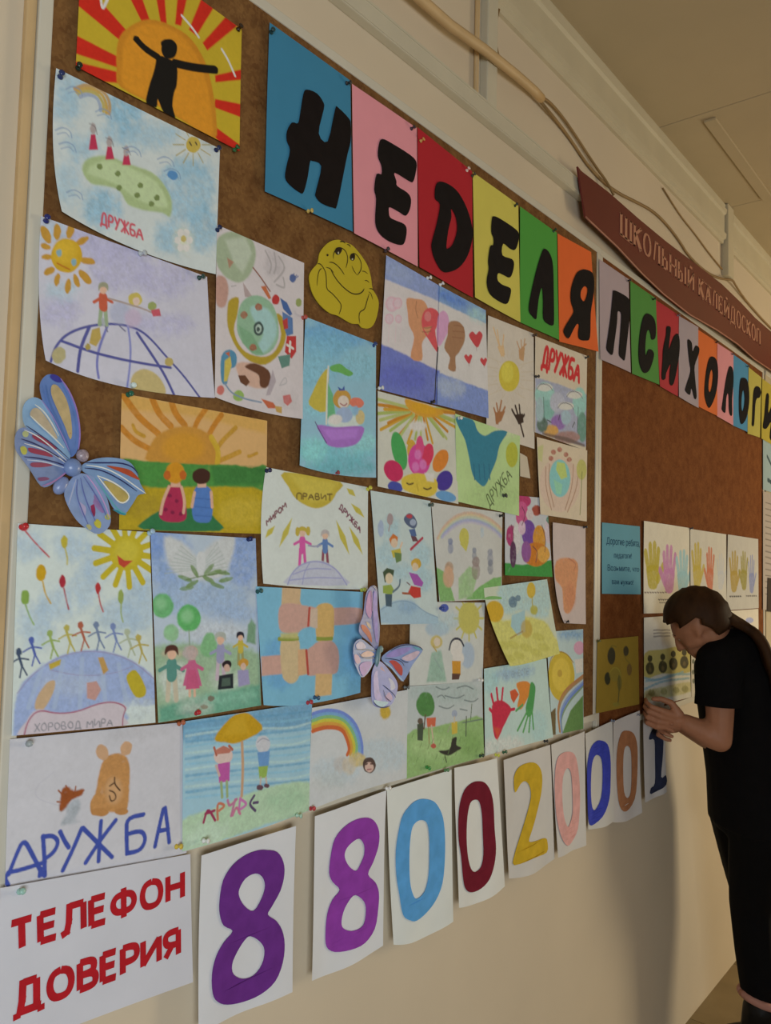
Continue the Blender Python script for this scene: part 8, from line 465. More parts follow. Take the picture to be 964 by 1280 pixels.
BUTTERFLY_1 = [('upper_wing',(106,140,208),[[0.505,-0.0492,1.8128],[0.4965,-0.0491,1.8083],[0.4917,-0.0478,1.7964],[0.4985,-0.0446,1.7774],[0.5134,-0.0407,1.7576],[0.5286,-0.0366,1.7373],[0.5395,-0.0333,1.7197],[0.5466,-0.0322,1.7148],[0.5534,-0.0338,1.7252],[0.5535,-0.0372,1.7464],[0.5454,-0.0416,1.774],[0.5308,-0.0454,1.7962],[0.5166,-0.048,1.8095]],[((200,179,133),[[0.5068,-0.047,1.7993],[0.5149,-0.0467,1.7999],[0.5281,-0.044,1.7863],[0.537,-0.0406,1.767],[0.5423,-0.037,1.7449],[0.5403,-0.0358,1.737],[0.5307,-0.0387,1.7527],[0.5177,-0.0423,1.7714],[0.5073,-0.0454,1.7882]]),((200,186,59),[[0.5065,-0.0462,1.7937],[0.512,-0.0466,1.7984],[0.5195,-0.0458,1.796],[0.5225,-0.0446,1.7891],[0.517,-0.0442,1.784],[0.5095,-0.045,1.7868]]),((191,106,64),[[0.5172,-0.0439,1.7826],[0.5227,-0.0434,1.7807],[0.533,-0.0407,1.7663],[0.5392,-0.0382,1.7521],[0.5404,-0.0369,1.7437],[0.5327,-0.0386,1.7531],[0.522,-0.0418,1.7703]]),((62,63,164),[[0.505,-0.0492,1.8128],[0.5142,-0.0485,1.8118],[0.5201,-0.0474,1.8064],[0.5132,-0.0474,1.8042],[0.5036,-0.0485,1.8079]])],[((157,131,208),1.6,[[0.5166,-0.048,1.8095],[0.5308,-0.0454,1.7962],[0.5448,-0.0416,1.7739],[0.5529,-0.0372,1.7464],[0.5534,-0.0338,1.7252]]),((86,122,189),2,[[0.4979,-0.0474,1.7976],[0.5045,-0.0442,1.7785],[0.5195,-0.0403,1.7586],[0.5353,-0.0357,1.7344],[0.5442,-0.0325,1.7164]])]),('upper_wing',(142,182,224),[[0.486,-0.0462,1.7807],[0.475,-0.0465,1.7733],[0.4721,-0.0455,1.7601],[0.4771,-0.0435,1.7445],[0.4912,-0.0408,1.7357],[0.5133,-0.0368,1.7239],[0.5386,-0.0322,1.71],[0.5442,-0.0325,1.7164],[0.539,-0.0339,1.7235],[0.526,-0.0373,1.7407],[0.5106,-0.0416,1.7628],[0.4986,-0.0445,1.7765]],[((200,186,161),[[0.4818,-0.044,1.7572],[0.4838,-0.0447,1.7657],[0.4916,-0.0441,1.768],[0.5028,-0.0419,1.7597],[0.5135,-0.0394,1.7483],[0.5226,-0.0368,1.7346],[0.5093,-0.0389,1.7402],[0.4938,-0.0417,1.749]]),((196,191,71),[[0.4835,-0.0441,1.7602],[0.4879,-0.0442,1.7655],[0.495,-0.0433,1.7649],[0.4988,-0.0422,1.759],[0.4942,-0.0422,1.7546],[0.4871,-0.0431,1.7544]])],[((227,232,231),1.3,[[0.4818,-0.044,1.7572],[0.4938,-0.0417,1.749],[0.5116,-0.0385,1.7387],[0.5324,-0.0346,1.7245]]),((227,232,231),1.3,[[0.4861,-0.0451,1.7716],[0.4979,-0.0432,1.7663],[0.5096,-0.0407,1.7552],[0.5232,-0.0372,1.7384]]),((48,53,106),1.1,[[0.4771,-0.0435,1.7445],[0.493,-0.0407,1.7378],[0.5149,-0.0369,1.7279],[0.5405,-0.0322,1.7122]]),((157,143,213),1.2,[[0.4943,-0.0451,1.7785],[0.5106,-0.0416,1.7628],[0.5284,-0.0369,1.7392],[0.5403,-0.0335,1.7217]])]),('lower_wing',(133,154,203),[[0.4687,-0.0442,1.7387],[0.4647,-0.0442,1.7282],[0.4668,-0.0434,1.714],[0.4754,-0.0419,1.7042],[0.4882,-0.0399,1.691],[0.5032,-0.0387,1.673],[0.5157,-0.0369,1.6751],[0.5286,-0.0342,1.6859],[0.5417,-0.0315,1.6969],[0.5434,-0.0313,1.7067],[0.5383,-0.0324,1.7119],[0.5133,-0.0368,1.7239],[0.4912,-0.0408,1.7357],[0.4784,-0.0431,1.742]],[((157,56,87),[[0.4871,-0.0413,1.7351],[0.4953,-0.0402,1.7354],[0.5106,-0.0376,1.7292],[0.5231,-0.0353,1.7214],[0.5112,-0.0371,1.7236],[0.4897,-0.0406,1.7299]]),((157,56,87),[[0.4825,-0.041,1.7179],[0.4928,-0.0395,1.7184],[0.5098,-0.0368,1.7159],[0.5177,-0.0353,1.7113],[0.5038,-0.0375,1.7114],[0.486,-0.0403,1.7129]]),((160,76,106),[[0.4878,-0.0399,1.7002],[0.5023,-0.0376,1.7023],[0.5184,-0.035,1.701],[0.5047,-0.0372,1.6969],[0.4891,-0.0397,1.6955]]),((142,88,129),[[0.4978,-0.0388,1.6828],[0.5093,-0.037,1.6849],[0.5136,-0.0365,1.6825],[0.501,-0.0386,1.679]]),((200,200,92),[[0.4716,-0.0427,1.7165],[0.4764,-0.042,1.7193],[0.4811,-0.0412,1.7159],[0.4801,-0.0412,1.7099],[0.475,-0.042,1.7096]]),((191,200,147),[[0.473,-0.0433,1.7348],[0.4767,-0.043,1.7381],[0.4814,-0.0422,1.7361],[0.4804,-0.042,1.7314],[0.4754,-0.0427,1.7306]])],[((223,228,236),1.2,[[0.4747,-0.0434,1.7387],[0.4934,-0.0404,1.7342],[0.5155,-0.0364,1.7223],[0.5388,-0.032,1.7081]]),((48,53,106),1.2,[[0.4717,-0.0431,1.7274],[0.4902,-0.0402,1.7245],[0.514,-0.0362,1.7165],[0.539,-0.0318,1.7062]]),((223,228,236),1.2,[[0.4761,-0.0422,1.7225],[0.4989,-0.0386,1.7201],[0.5207,-0.035,1.7136],[0.5391,-0.0317,1.7043]]),((48,53,106),1.2,[[0.4773,-0.0416,1.7063],[0.4999,-0.038,1.7072],[0.5214,-0.0345,1.7051],[0.5416,-0.0313,1.7008]]),((200,214,240),1.2,[[0.4815,-0.0409,1.7031],[0.5043,-0.0372,1.704],[0.526,-0.0338,1.7009],[0.5417,-0.0314,1.6979]]),((175,131,189),1.4,[[0.5032,-0.0387,1.673],[0.5178,-0.0362,1.6791],[0.5307,-0.0337,1.688],[0.5417,-0.0314,1.6979]])]),('upper_wing',(135,168,213),[[0.5607,-0.032,1.7066],[0.5786,-0.0352,1.7163],[0.6005,-0.0387,1.7196],[0.6214,-0.0418,1.7167],[0.6325,-0.0433,1.7055],[0.6396,-0.0446,1.6877],[0.6467,-0.0461,1.6759],[0.6367,-0.0447,1.6721],[0.6294,-0.0444,1.6604],[0.6166,-0.0441,1.6444],[0.6041,-0.0421,1.6497],[0.592,-0.0386,1.6688],[0.576,-0.0347,1.6894],[0.5611,-0.032,1.6979]],[((191,85,54),[[0.5912,-0.0367,1.7077],[0.6034,-0.0387,1.7078],[0.622,-0.0416,1.7056],[0.6329,-0.0433,1.6984],[0.6377,-0.0442,1.6927],[0.6266,-0.0424,1.6958],[0.6077,-0.0393,1.7022]]),((200,179,106),[[0.5879,-0.0366,1.6874],[0.6022,-0.0389,1.6846],[0.623,-0.0428,1.6701],[0.6126,-0.0422,1.6592],[0.6064,-0.041,1.6628],[0.5961,-0.0385,1.6761]]),((200,186,68),[[0.6054,-0.0402,1.6708],[0.6115,-0.0408,1.6753],[0.6199,-0.0423,1.6709],[0.6178,-0.0425,1.6636],[0.6105,-0.0417,1.6611]]),((55,148,166),[[0.6,-0.0415,1.6504],[0.6124,-0.0432,1.6482],[0.6187,-0.0443,1.6455],[0.6155,-0.0441,1.6433],[0.6061,-0.0426,1.6468]])],[((236,241,240),1.2,[[0.5637,-0.0324,1.706],[0.5873,-0.0361,1.7053],[0.6121,-0.0401,1.6955],[0.6355,-0.0441,1.6812],[0.6463,-0.0461,1.6749]]),((48,53,106),1.3,[[0.5634,-0.0325,1.7089],[0.587,-0.0362,1.7112],[0.6112,-0.0401,1.7136],[0.6281,-0.0426,1.7092],[0.6349,-0.0437,1.6996]]),((48,53,106),1.2,[[0.562,-0.032,1.7019],[0.5835,-0.0354,1.7019],[0.6102,-0.0398,1.6913],[0.6335,-0.044,1.677]]),((243,243,236),1.4,[[0.5789,-0.0349,1.6936],[0.6021,-0.0388,1.6866],[0.6268,-0.0433,1.6704],[0.6125,-0.0424,1.6562],[0.5961,-0.0387,1.6731],[0.5789,-0.0349,1.6936]]),((106,179,194),1.6,[[0.576,-0.0347,1.6894],[0.592,-0.0386,1.6688],[0.6062,-0.0423,1.6498],[0.6187,-0.0443,1.6455]])]),('lower_wing',(146,170,217),[[0.5582,-0.0318,1.6947],[0.5759,-0.0346,1.6904],[0.59,-0.0381,1.6716],[0.5968,-0.0417,1.6462],[0.5952,-0.0438,1.6283],[0.5802,-0.0444,1.6168],[0.5638,-0.0428,1.6229],[0.5498,-0.0409,1.6338],[0.5382,-0.0381,1.6522],[0.5346,-0.0357,1.6692],[0.5458,-0.0323,1.6876]],[((160,131,189),[[0.5637,-0.035,1.6736],[0.5699,-0.0352,1.676],[0.5797,-0.0376,1.6649],[0.5875,-0.0406,1.6477],[0.5833,-0.0405,1.6454],[0.5714,-0.0378,1.6584]]),((157,53,96),[[0.5685,-0.0367,1.6641],[0.5715,-0.0372,1.6624],[0.5756,-0.0394,1.6489],[0.5738,-0.0408,1.639],[0.5699,-0.0394,1.6466]]),((187,179,222),[[0.5513,-0.035,1.6706],[0.5575,-0.0354,1.6691],[0.5628,-0.0388,1.6481],[0.5593,-0.0403,1.6382],[0.5537,-0.0381,1.6514]]),((205,200,78),[[0.5728,-0.0419,1.6311],[0.5778,-0.0414,1.6363],[0.5828,-0.0424,1.6316],[0.5815,-0.0433,1.6247],[0.5764,-0.0429,1.6254]]),((196,200,106),[[0.5883,-0.0416,1.6408],[0.5926,-0.0415,1.644],[0.5966,-0.0423,1.6412],[0.5944,-0.0427,1.6362],[0.5896,-0.0422,1.6369]]),((200,200,147),[[0.5619,-0.0422,1.6267],[0.5661,-0.042,1.6288],[0.5697,-0.0427,1.6251],[0.5669,-0.0432,1.6211]])],[((182,195,231),1.4,[[0.5382,-0.0381,1.6522],[0.5429,-0.0358,1.666],[0.5499,-0.0325,1.686]]),((106,122,189),1.3,[[0.5602,-0.0324,1.6909],[0.5718,-0.0357,1.6742],[0.5836,-0.0392,1.6553],[0.5913,-0.0422,1.638]]),((106,122,189),1.3,[[0.5561,-0.0323,1.6886],[0.5595,-0.0354,1.6693],[0.5669,-0.039,1.6483],[0.5746,-0.0417,1.6332]]),((106,122,189),1.3,[[0.552,-0.0325,1.6862],[0.5491,-0.0356,1.6665],[0.5565,-0.039,1.6457],[0.5641,-0.0419,1.6287]]),((209,168,226),1.2,[[0.5641,-0.0327,1.6932],[0.5779,-0.0361,1.6767],[0.5897,-0.04,1.6537],[0.5945,-0.0424,1.6382]])])]
BODIES_1 = [('body',(124,150,204),[0.545,-0.038,1.7008],0.0118,0.0118),('tail',(132,152,204),[0.5328,-0.034,1.6767],0.009,0.013),('glitter_ball',(168,154,168),[0.5598,-0.035,1.7181],0.0085,0.0085)]
BUTTERFLY_2 = [('upper_wing',(150,158,210),[[1.1384,-0.0492,1.545],[1.1276,-0.0491,1.5399],[1.1203,-0.0478,1.5257],[1.1197,-0.044,1.493],[1.111,-0.0428,1.4731],[1.1153,-0.041,1.4566],[1.1489,-0.0358,1.4399],[1.1657,-0.0329,1.4282],[1.1768,-0.0319,1.4274],[1.1783,-0.0342,1.4442],[1.1739,-0.0378,1.4698],[1.1615,-0.0423,1.4997],[1.1544,-0.0471,1.5333],[1.1473,-0.0486,1.5428]],[((201,148,210),[[1.1259,-0.0482,1.5318],[1.1357,-0.0479,1.5336],[1.1432,-0.0442,1.5087],[1.142,-0.0414,1.4859],[1.1306,-0.0428,1.4905],[1.1226,-0.0451,1.5052]]),((172,158,236),[[1.1419,-0.0473,1.5315],[1.1502,-0.0467,1.5292],[1.1596,-0.0418,1.4956],[1.1695,-0.0368,1.4616],[1.1732,-0.0332,1.4361],[1.159,-0.0363,1.4538],[1.1477,-0.0408,1.4836]]),((206,104,79),[[1.1143,-0.0425,1.4739],[1.127,-0.0411,1.4722],[1.1455,-0.038,1.4588],[1.1533,-0.0359,1.4458],[1.1526,-0.0353,1.4396],[1.1357,-0.0384,1.4532],[1.1195,-0.0411,1.4645]]),((225,203,183),[[1.1293,-0.0416,1.4793],[1.1407,-0.0402,1.4746],[1.1472,-0.0385,1.4649],[1.1364,-0.04,1.4697]])],[((57,69,110),1.4,[[1.1338,-0.0492,1.5429],[1.1422,-0.0488,1.5428],[1.1506,-0.0475,1.5355]]),((74,96,131),1.1,[[1.1318,-0.0484,1.5358],[1.1408,-0.0444,1.5087],[1.1503,-0.0401,1.4793],[1.1625,-0.0351,1.4452]])]),('lower_wing',(137,162,220),[[1.1183,-0.04,1.4482],[1.099,-0.0422,1.4436],[1.0949,-0.0423,1.4299],[1.0977,-0.0417,1.4136],[1.1072,-0.0406,1.3967],[1.1232,-0.0395,1.3791],[1.1436,-0.0367,1.385],[1.1593,-0.0339,1.3977],[1.1753,-0.031,1.4107],[1.1702,-0.032,1.4237],[1.1458,-0.0358,1.436]],[((215,208,241),[[1.1012,-0.0417,1.4394],[1.1133,-0.0404,1.4445],[1.1268,-0.0384,1.4395],[1.1344,-0.037,1.4317],[1.1204,-0.0388,1.4302],[1.1056,-0.0409,1.432]]),((225,190,189),[[1.1211,-0.0385,1.4216],[1.1396,-0.036,1.4251],[1.1591,-0.0332,1.4204],[1.1635,-0.0325,1.4148],[1.1404,-0.0357,1.4142],[1.1214,-0.0384,1.4171]]),((206,171,210),[[1.0973,-0.0418,1.4217],[1.1102,-0.04,1.4195],[1.1181,-0.0389,1.4077],[1.1071,-0.0405,1.4048],[1.0997,-0.0414,1.4115]]),((153,118,210),[[1.1145,-0.0395,1.4],[1.133,-0.0368,1.4063],[1.1557,-0.034,1.4021],[1.1401,-0.0369,1.3874],[1.1251,-0.0391,1.3809]])],[((57,69,110),1.3,[[1.102,-0.0413,1.4313],[1.1205,-0.0387,1.4288],[1.147,-0.0351,1.4266],[1.1667,-0.0323,1.4219]]),((57,69,110),1.3,[[1.1098,-0.0401,1.4246],[1.1216,-0.0384,1.4145],[1.1443,-0.0352,1.4114],[1.1714,-0.0315,1.41]])]),('upper_wing',(153,176,231),[[1.1883,-0.0312,1.4097],[1.2082,-0.0339,1.4212],[1.2371,-0.0381,1.4302],[1.2644,-0.0418,1.4299],[1.2863,-0.0448,1.4243],[1.296,-0.046,1.4161],[1.2869,-0.0448,1.4056],[1.2684,-0.0427,1.3894],[1.2556,-0.0419,1.3731],[1.241,-0.0412,1.3605],[1.2279,-0.0389,1.3711],[1.2136,-0.0361,1.3849],[1.1935,-0.0328,1.3989]],[((172,158,231),[[1.197,-0.0322,1.4112],[1.2199,-0.0355,1.4215],[1.2495,-0.0396,1.4242],[1.2648,-0.0417,1.4222],[1.244,-0.0388,1.4126],[1.2203,-0.0355,1.4077]]),((225,203,225),[[1.2381,-0.0381,1.4044],[1.2591,-0.0409,1.4117],[1.2804,-0.0439,1.4159],[1.2867,-0.0447,1.4122],[1.2745,-0.0432,1.402],[1.2562,-0.0407,1.3978]]),((206,79,73),[[1.2055,-0.0339,1.4012],[1.2203,-0.0358,1.4013],[1.235,-0.0382,1.3918],[1.2407,-0.0394,1.3828],[1.2371,-0.0399,1.3714],[1.2254,-0.0378,1.3798],[1.2141,-0.0355,1.3933]]),((114,183,204),[[1.2677,-0.0422,1.4253],[1.2833,-0.0443,1.4223],[1.2928,-0.0456,1.4173],[1.2803,-0.0439,1.4181]])],[((57,69,110),1.4,[[1.2082,-0.0339,1.4212],[1.2371,-0.0381,1.4298],[1.2644,-0.0418,1.4292],[1.2863,-0.0447,1.4236],[1.2953,-0.046,1.4165]]),((57,69,110),1.2,[[1.194,-0.032,1.4072],[1.2233,-0.0361,1.4032],[1.2381,-0.0383,1.398],[1.244,-0.0395,1.389]]),((57,69,110),1.2,[[1.2322,-0.0373,1.4037],[1.2471,-0.0395,1.3963],[1.2562,-0.0408,1.3957]]),((196,228,243),1.4,[[1.1907,-0.0323,1.4012],[1.208,-0.0349,1.3916],[1.225,-0.0384,1.3735],[1.241,-0.0412,1.3605]])]),('lower_wing',(162,171,233),[[1.1708,-0.0322,1.4028],[1.1874,-0.0323,1.3994],[1.2072,-0.0359,1.3812],[1.2226,-0.0392,1.3632],[1.2243,-0.041,1.3483],[1.2107,-0.0429,1.3269],[1.1969,-0.0434,1.3202],[1.1769,-0.0435,1.3181],[1.1544,-0.043,1.3254],[1.1478,-0.0414,1.3402],[1.1505,-0.0382,1.364],[1.1546,-0.0355,1.3859]],[((182,173,236),[[1.1578,-0.0356,1.3815],[1.1722,-0.0344,1.3842],[1.1749,-0.0386,1.3533],[1.1755,-0.0414,1.3329],[1.1559,-0.0414,1.3372],[1.1535,-0.0386,1.3597]]),((215,178,194),[[1.1802,-0.0329,1.3938],[1.1918,-0.0347,1.3825],[1.1948,-0.0368,1.3677],[1.1876,-0.0373,1.3622],[1.1807,-0.0352,1.3773]]),((220,223,243),[[1.1968,-0.0364,1.3717],[1.2118,-0.0382,1.3641],[1.2167,-0.0401,1.3512],[1.2037,-0.0398,1.3483],[1.1924,-0.0375,1.3618]]),((215,188,225),[[1.1861,-0.039,1.3501],[1.2,-0.0401,1.3445],[1.2064,-0.0421,1.3315],[1.1915,-0.042,1.329],[1.1845,-0.0407,1.338]]),((186,223,243),[[1.1523,-0.0417,1.3356],[1.1753,-0.0417,1.3309],[1.1945,-0.0424,1.3266],[1.1772,-0.0431,1.3205],[1.1579,-0.0428,1.3259]])],[((57,69,110),1.3,[[1.1487,-0.0421,1.3341],[1.1577,-0.0429,1.3249],[1.1769,-0.0435,1.3181],[1.1969,-0.0434,1.3202]]),((57,69,110),1.2,[[1.1807,-0.0376,1.3598],[1.1944,-0.039,1.3513],[1.2106,-0.0413,1.3393],[1.2146,-0.0423,1.3327]]),((57,69,110),1.2,[[1.1812,-0.0389,1.3506],[1.1858,-0.041,1.3358],[1.201,-0.0425,1.3269]])])]
BODIES_2 = [('body',(111,148,160),[1.1725,-0.036,1.4114],0.006,0.02),('head',(140,172,176),[1.1812,-0.036,1.4253],0.0055,0.0065)]
PINS = [
(0.5127,-0.0185,2.2105,(43,58,110),'dark blue','in the near upper corner of the rainbow sky drawing'),
(0.537,-0.0185,2.2346,(34,51,41),'blackish green','in the lower near corner of the orange sun painting'),
(0.7686,-0.0185,2.2199,(35,48,92),'dark blue','in the far upper corner of the rainbow sky drawing'),
(0.804,-0.0185,2.2348,(51,110,68),'green','in the lower far corner of the orange sun painting'),
(0.8032,-0.0185,2.4328,(47,32,21),'dark brown','in the upper far corner of the orange sun painting'),
(0.5036,-0.0185,2.0147,(43,51,126),'dark blue','in the corner above the yellow sun on the globe drawing'),
(0.7453,-0.0185,2.0111,(46,78,76),'dark green','in the upper far corner of the lilac globe drawing'),
(0.7769,-0.0185,2.0955,(37,50,92),'navy','in the top corner of the planet poster'),
(0.6421,-0.0185,2.016,(192,202,212),'clear','at the bottom edge of the rainbow sky drawing'),
(0.6333,-0.0185,1.8128,(38,107,89),'green','in the near top corner of the sunset painting'),
(0.6394,-0.0185,1.827,(219,239,240),'clear','just above the green pin on the sunset painting'),
(0.9669,-0.0185,2.0055,(191,88,80),'red','in the near top corner of the boat painting'),
(1.1563,-0.0185,1.9989,(56,78,143),'blue','in the far top corner of the boat painting'),
(1.0576,-0.0185,1.7444,(167,67,77),'red','at the bottom edge of the boat painting'),
(1.185,-0.0185,2.1932,(54,59,68),'black','in the top corner of the heart balloons drawing'),
(0.8956,-0.0185,1.7332,(47,51,96),'dark blue','in the near top corner of the half sun drawing'),
(0.862,-0.0185,1.6197,(35,46,103),'navy','in the far top corner of the white dove watercolour'),
(1.1514,-0.0185,1.724,(219,216,83),'yellow','in the near top corner of the skating children drawing'),
(1.3484,-0.0185,1.7079,(73,92,87),'dark grey','in the near top corner of the faint rainbow drawing'),
(0.8841,-0.0185,1.5362,(39,91,93),'dark green','in the near top corner of the clasped forearms painting'),
(1.141,-0.0185,1.5351,(187,201,83),'yellow green','in the far top corner of the clasped forearms painting'),
(1.0234,-0.0185,1.352,(55,94,132),'blue','in the near top corner of the rainbow drawing'),
(1.0069,-0.0185,1.3448,(191,62,76),'red','between the umbrella painting and the rainbow drawing'),
(1.1759,-0.0185,1.9205,(239,243,243),'white','at the lower corner of the heart balloons drawing'),
(1.347,-0.0185,1.9224,(41,41,44),'black','at the foot of the join in the heart balloons drawing'),
(1.4504,-0.0185,1.9049,(243,243,243),'white','on the upper edge of the teal dove hands painting'),
(1.7746,-0.0185,2.1633,(81,64,56),'brown','at the top of the sun and hands drawing'),
(2.0741,-0.0185,2.17,(61,61,59),'black','in the far top corner of the misty forest drawing'),
(1.3695,-0.0185,2.1775,(243,243,243),'white','at the top of the join in the heart balloons drawing'),
(1.3246,-0.0185,2.1795,(240,243,243),'clear','on the upper edge of the heart balloons drawing'),
(1.7915,-0.0185,2.0625,(73,73,74),'dark grey','on the near edge of the misty forest drawing'),
(1.6395,-0.0185,1.7513,(59,65,60),'black','near the lower edge of the teal dove hands painting'),
(1.6275,-0.0185,1.7015,(43,46,48),'black','in the far top corner of the faint rainbow drawing'),
(1.6423,-0.0185,1.7493,(79,84,83),'dark grey','in the near top corner of the pink creatures painting'),
(2.0724,-0.0185,1.6959,(43,47,59),'black','in the far top corner of the orange vase sheet'),
(1.9693,-0.0185,1.4394,(37,41,52),'black','at the bottom of the orange vase sheet'),
(1.2774,-0.0185,1.3427,(113,120,122),'grey','in the near top corner of the green park drawing'),
(1.5514,-0.0185,1.3302,(243,243,243),'clear','between the pale couple and the green park drawings'),
(0.4916,-0.0185,1.6217,(200,46,54),'red','in the near top corner of the balloons drawing'),
(0.6769,-0.0185,1.6216,(177,211,243),'pale blue','in the near top corner of the white dove watercolour'),
(0.5148,-0.0185,1.3528,(161,172,178),'grey','in the near top corner of the bear drawing'),
(0.7405,-0.0185,1.3463,(184,105,76),'rusty red','in the far top corner of the bear drawing'),
(0.771,-0.0185,1.3576,(194,47,57),'red','in the near top corner of the umbrella painting'),
(0.7443,-0.0185,1.1699,(220,194,76),'yellow','in the lower far corner of the bear drawing'),
(0.5096,-0.0245,1.1769,(159,204,196),'pale teal','in the near top corner of the red capitals sheet'),
(0.7885,-0.0245,1.1687,(239,243,243),'white','in the near top corner of the dark purple digit 8 sheet'),
(0.9826,-0.0245,1.1626,(183,220,201),'pale green','in the far top corner of the dark purple digit 8 sheet'),
(1.022,-0.0185,1.1636,(201,67,78),'red','in the lower near corner of the rainbow drawing'),
(1.2202,-0.0245,1.1591,(243,243,243),'white','in the near top corner of the sky blue digit sheet'),
(1.3594,-0.0185,1.1731,(75,160,87),'green','at the bottom edge of the green park drawing'),
(1.4163,-0.0245,1.1571,(96,144,100),'dull green','between the sky blue and dark red digit sheets'),
(1.5593,-0.0185,1.1618,(53,80,67),'dark green','in the lower far corner of the green park drawing'),
(1.617,-0.0245,1.1551,(219,225,94),'yellow','at the top of the mustard digit 2 sheet'),
(1.65,-0.0245,1.1549,(61,106,77),'dark green','beside the yellow pin above digit 2'),
(1.8596,-0.0185,1.1471,(45,48,54),'black','in the lower far corner of the hand prints painting'),
(2.2531,-0.0245,1.146,(114,127,152),'grey','at the top of the deep blue digit sheet'),
(2.4395,-0.0245,1.1377,(128,134,151),'grey','at the top of the brown orange digit sheet'),
(0.8733,-0.0185,2.4662,(36,70,74),'dark teal','in the near top corner of the blue header sheet'),
(0.9712,-0.0185,2.1958,(215,190,106),'yellow','at the bottom edge of the blue header sheet'),
(1.0611,-0.0185,2.4703,(46,43,46),'black','between the blue and pink header sheets'),
(1.2585,-0.0185,2.4702,(62,50,62),'dark purple','between the pink and red header sheets'),
(1.2902,-0.0185,2.4578,(219,172,97),'orange','in the top corner of the red header sheet'),
(1.4636,-0.0185,2.4645,(243,225,220),'pale','in the far top corner of the red header sheet'),
(1.4861,-0.0185,2.4609,(78,79,63),'olive','in the near top corner of the yellow header sheet'),
(1.675,-0.0185,2.4606,(54,63,58),'black','between the yellow and green header sheets'),
(1.876,-0.0185,2.4651,(46,78,60),'dark green','between the green and orange header sheets'),
(1.1853,-0.0185,2.1921,(74,59,68),'dark grey','at the bottom of the pink header sheet'),
(2.3662,-0.0185,2.4736,(41,46,54),'black','between the first lavender and green header sheets'),
(2.5746,-0.0185,2.4719,(43,56,52),'black','between the green and red sheets of the second word'),
(2.8036,-0.0185,2.4751,(136,129,141),'brown','between the red and lavender sheets of the second word'),
(3.236,-0.0185,2.4775,(43,43,49),'black','between the orange and pink sheets of the second word'),
(3.4446,-0.0185,2.4765,(50,70,81),'dark green','between the pink and blue sheets of the second word'),
(3.6629,-0.0185,2.4685,(57,75,62),'dark olive','between the blue and yellow sheets of the second word'),
(2.1691,-0.0185,1.3773,(102,103,53),'olive','in the top corner of the yellow card'),
(2.9401,-0.0185,1.7316,(76,77,88),'dark grey','between the first two hand print posters'),
(1.3966,-0.0185,1.494,(64,87,176),'blue','at the top of the pale couple drawing'),
]
PAPERS = []
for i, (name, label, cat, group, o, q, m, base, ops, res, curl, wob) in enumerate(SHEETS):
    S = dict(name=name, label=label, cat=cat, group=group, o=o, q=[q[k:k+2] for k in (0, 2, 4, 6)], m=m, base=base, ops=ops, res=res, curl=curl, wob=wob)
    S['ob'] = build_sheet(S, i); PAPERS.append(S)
for si, name, col, loops in CUTOUTS:                     # glued letters and painted digits with their own edges
    S = PAPERS[si]; L = [np.array(l, float).reshape(-1, 2)/1000 for l in loops]
    o = obj(name, plate(L, .0006, lambda x, z: front(S, si, x, z)-.0019), ink_mat(col)); o.parent = S['ob']
for si, text, col, q, bold in PRINTS:                    # printed lines of text
    S = PAPERS[si]; q = np.array(q, float).reshape(4, 2)/1000
    if bold:                                              # heavy sans capitals: bars laid along each letter's strokes
        h = abs(q[0][1]-q[3][1]); wid = np.linalg.norm(q[1]-q[0]); tot = sum(GLYPHS[c][0]+.27 for c in text)-.27; u = 0; bms = []
        for c in text:
            for k, st in enumerate(GLYPHS[c][1]):
                pts = []
                for gx, gy in st:
                    a = (.06+(u+gx))/(tot+.12); t, bt = q[0]+(q[1]-q[0])*a, q[3]+(q[2]-q[3])*a; p = t+(bt-t)*(.09+.82*gy); pts.append((p[0], front(S, si, p[0], p[1])-.0005-.00004*k, p[1]))
                smooth = c in 'ОФС' or (c in 'ВРЯ' and len(st) > 4)
                P = np.array(pts)
                if not smooth and len(P) > 2: bms += [ribbon(P[m:m+2]+np.array([d*(P[m+1]-P[m])/np.linalg.norm(P[m+1]-P[m])*h*.082*bold for d in (-1, 1)]), h*.19*bold, it=0, taper=1) for m in range(len(P)-1)]
                else: bms.append(ribbon(P, h*.19*bold, it=2 if smooth else 0, taper=1))
            u += GLYPHS[c][0]+.27
        o = obj('lettering', join(bms), ink_mat(col))
    else:
        cu = bpy.data.curves.new('print', 'FONT'); cu.body = text; cu.size = 1; cu.resolution_u = 3
        to = bpy.data.objects.new('print', cu); C.objects.link(to); bpy.context.view_layer.update()
        me = bpy.data.meshes.new_from_object(to.evaluated_get(bpy.context.evaluated_depsgraph_get())); bpy.data.objects.remove(to)
        v = np.array([w.co[:2] for w in me.vertices]); x0, x1 = v[:, 0].min(), v[:, 0].max(); cap = .73
        for w in me.vertices:
            a, b = (w.co.x-x0)/(x1-x0), 1-w.co.y/cap; t, bt = q[0]+(q[1]-q[0])*a, q[3]+(q[2]-q[3])*a; p = t+(bt-t)*b
            w.co = (p[0], front(S, si, p[0], p[1])-.0006, p[1])
        me.materials.clear(); o = obj('lettering', me, ink_mat(col))
    o.parent = S['ob']
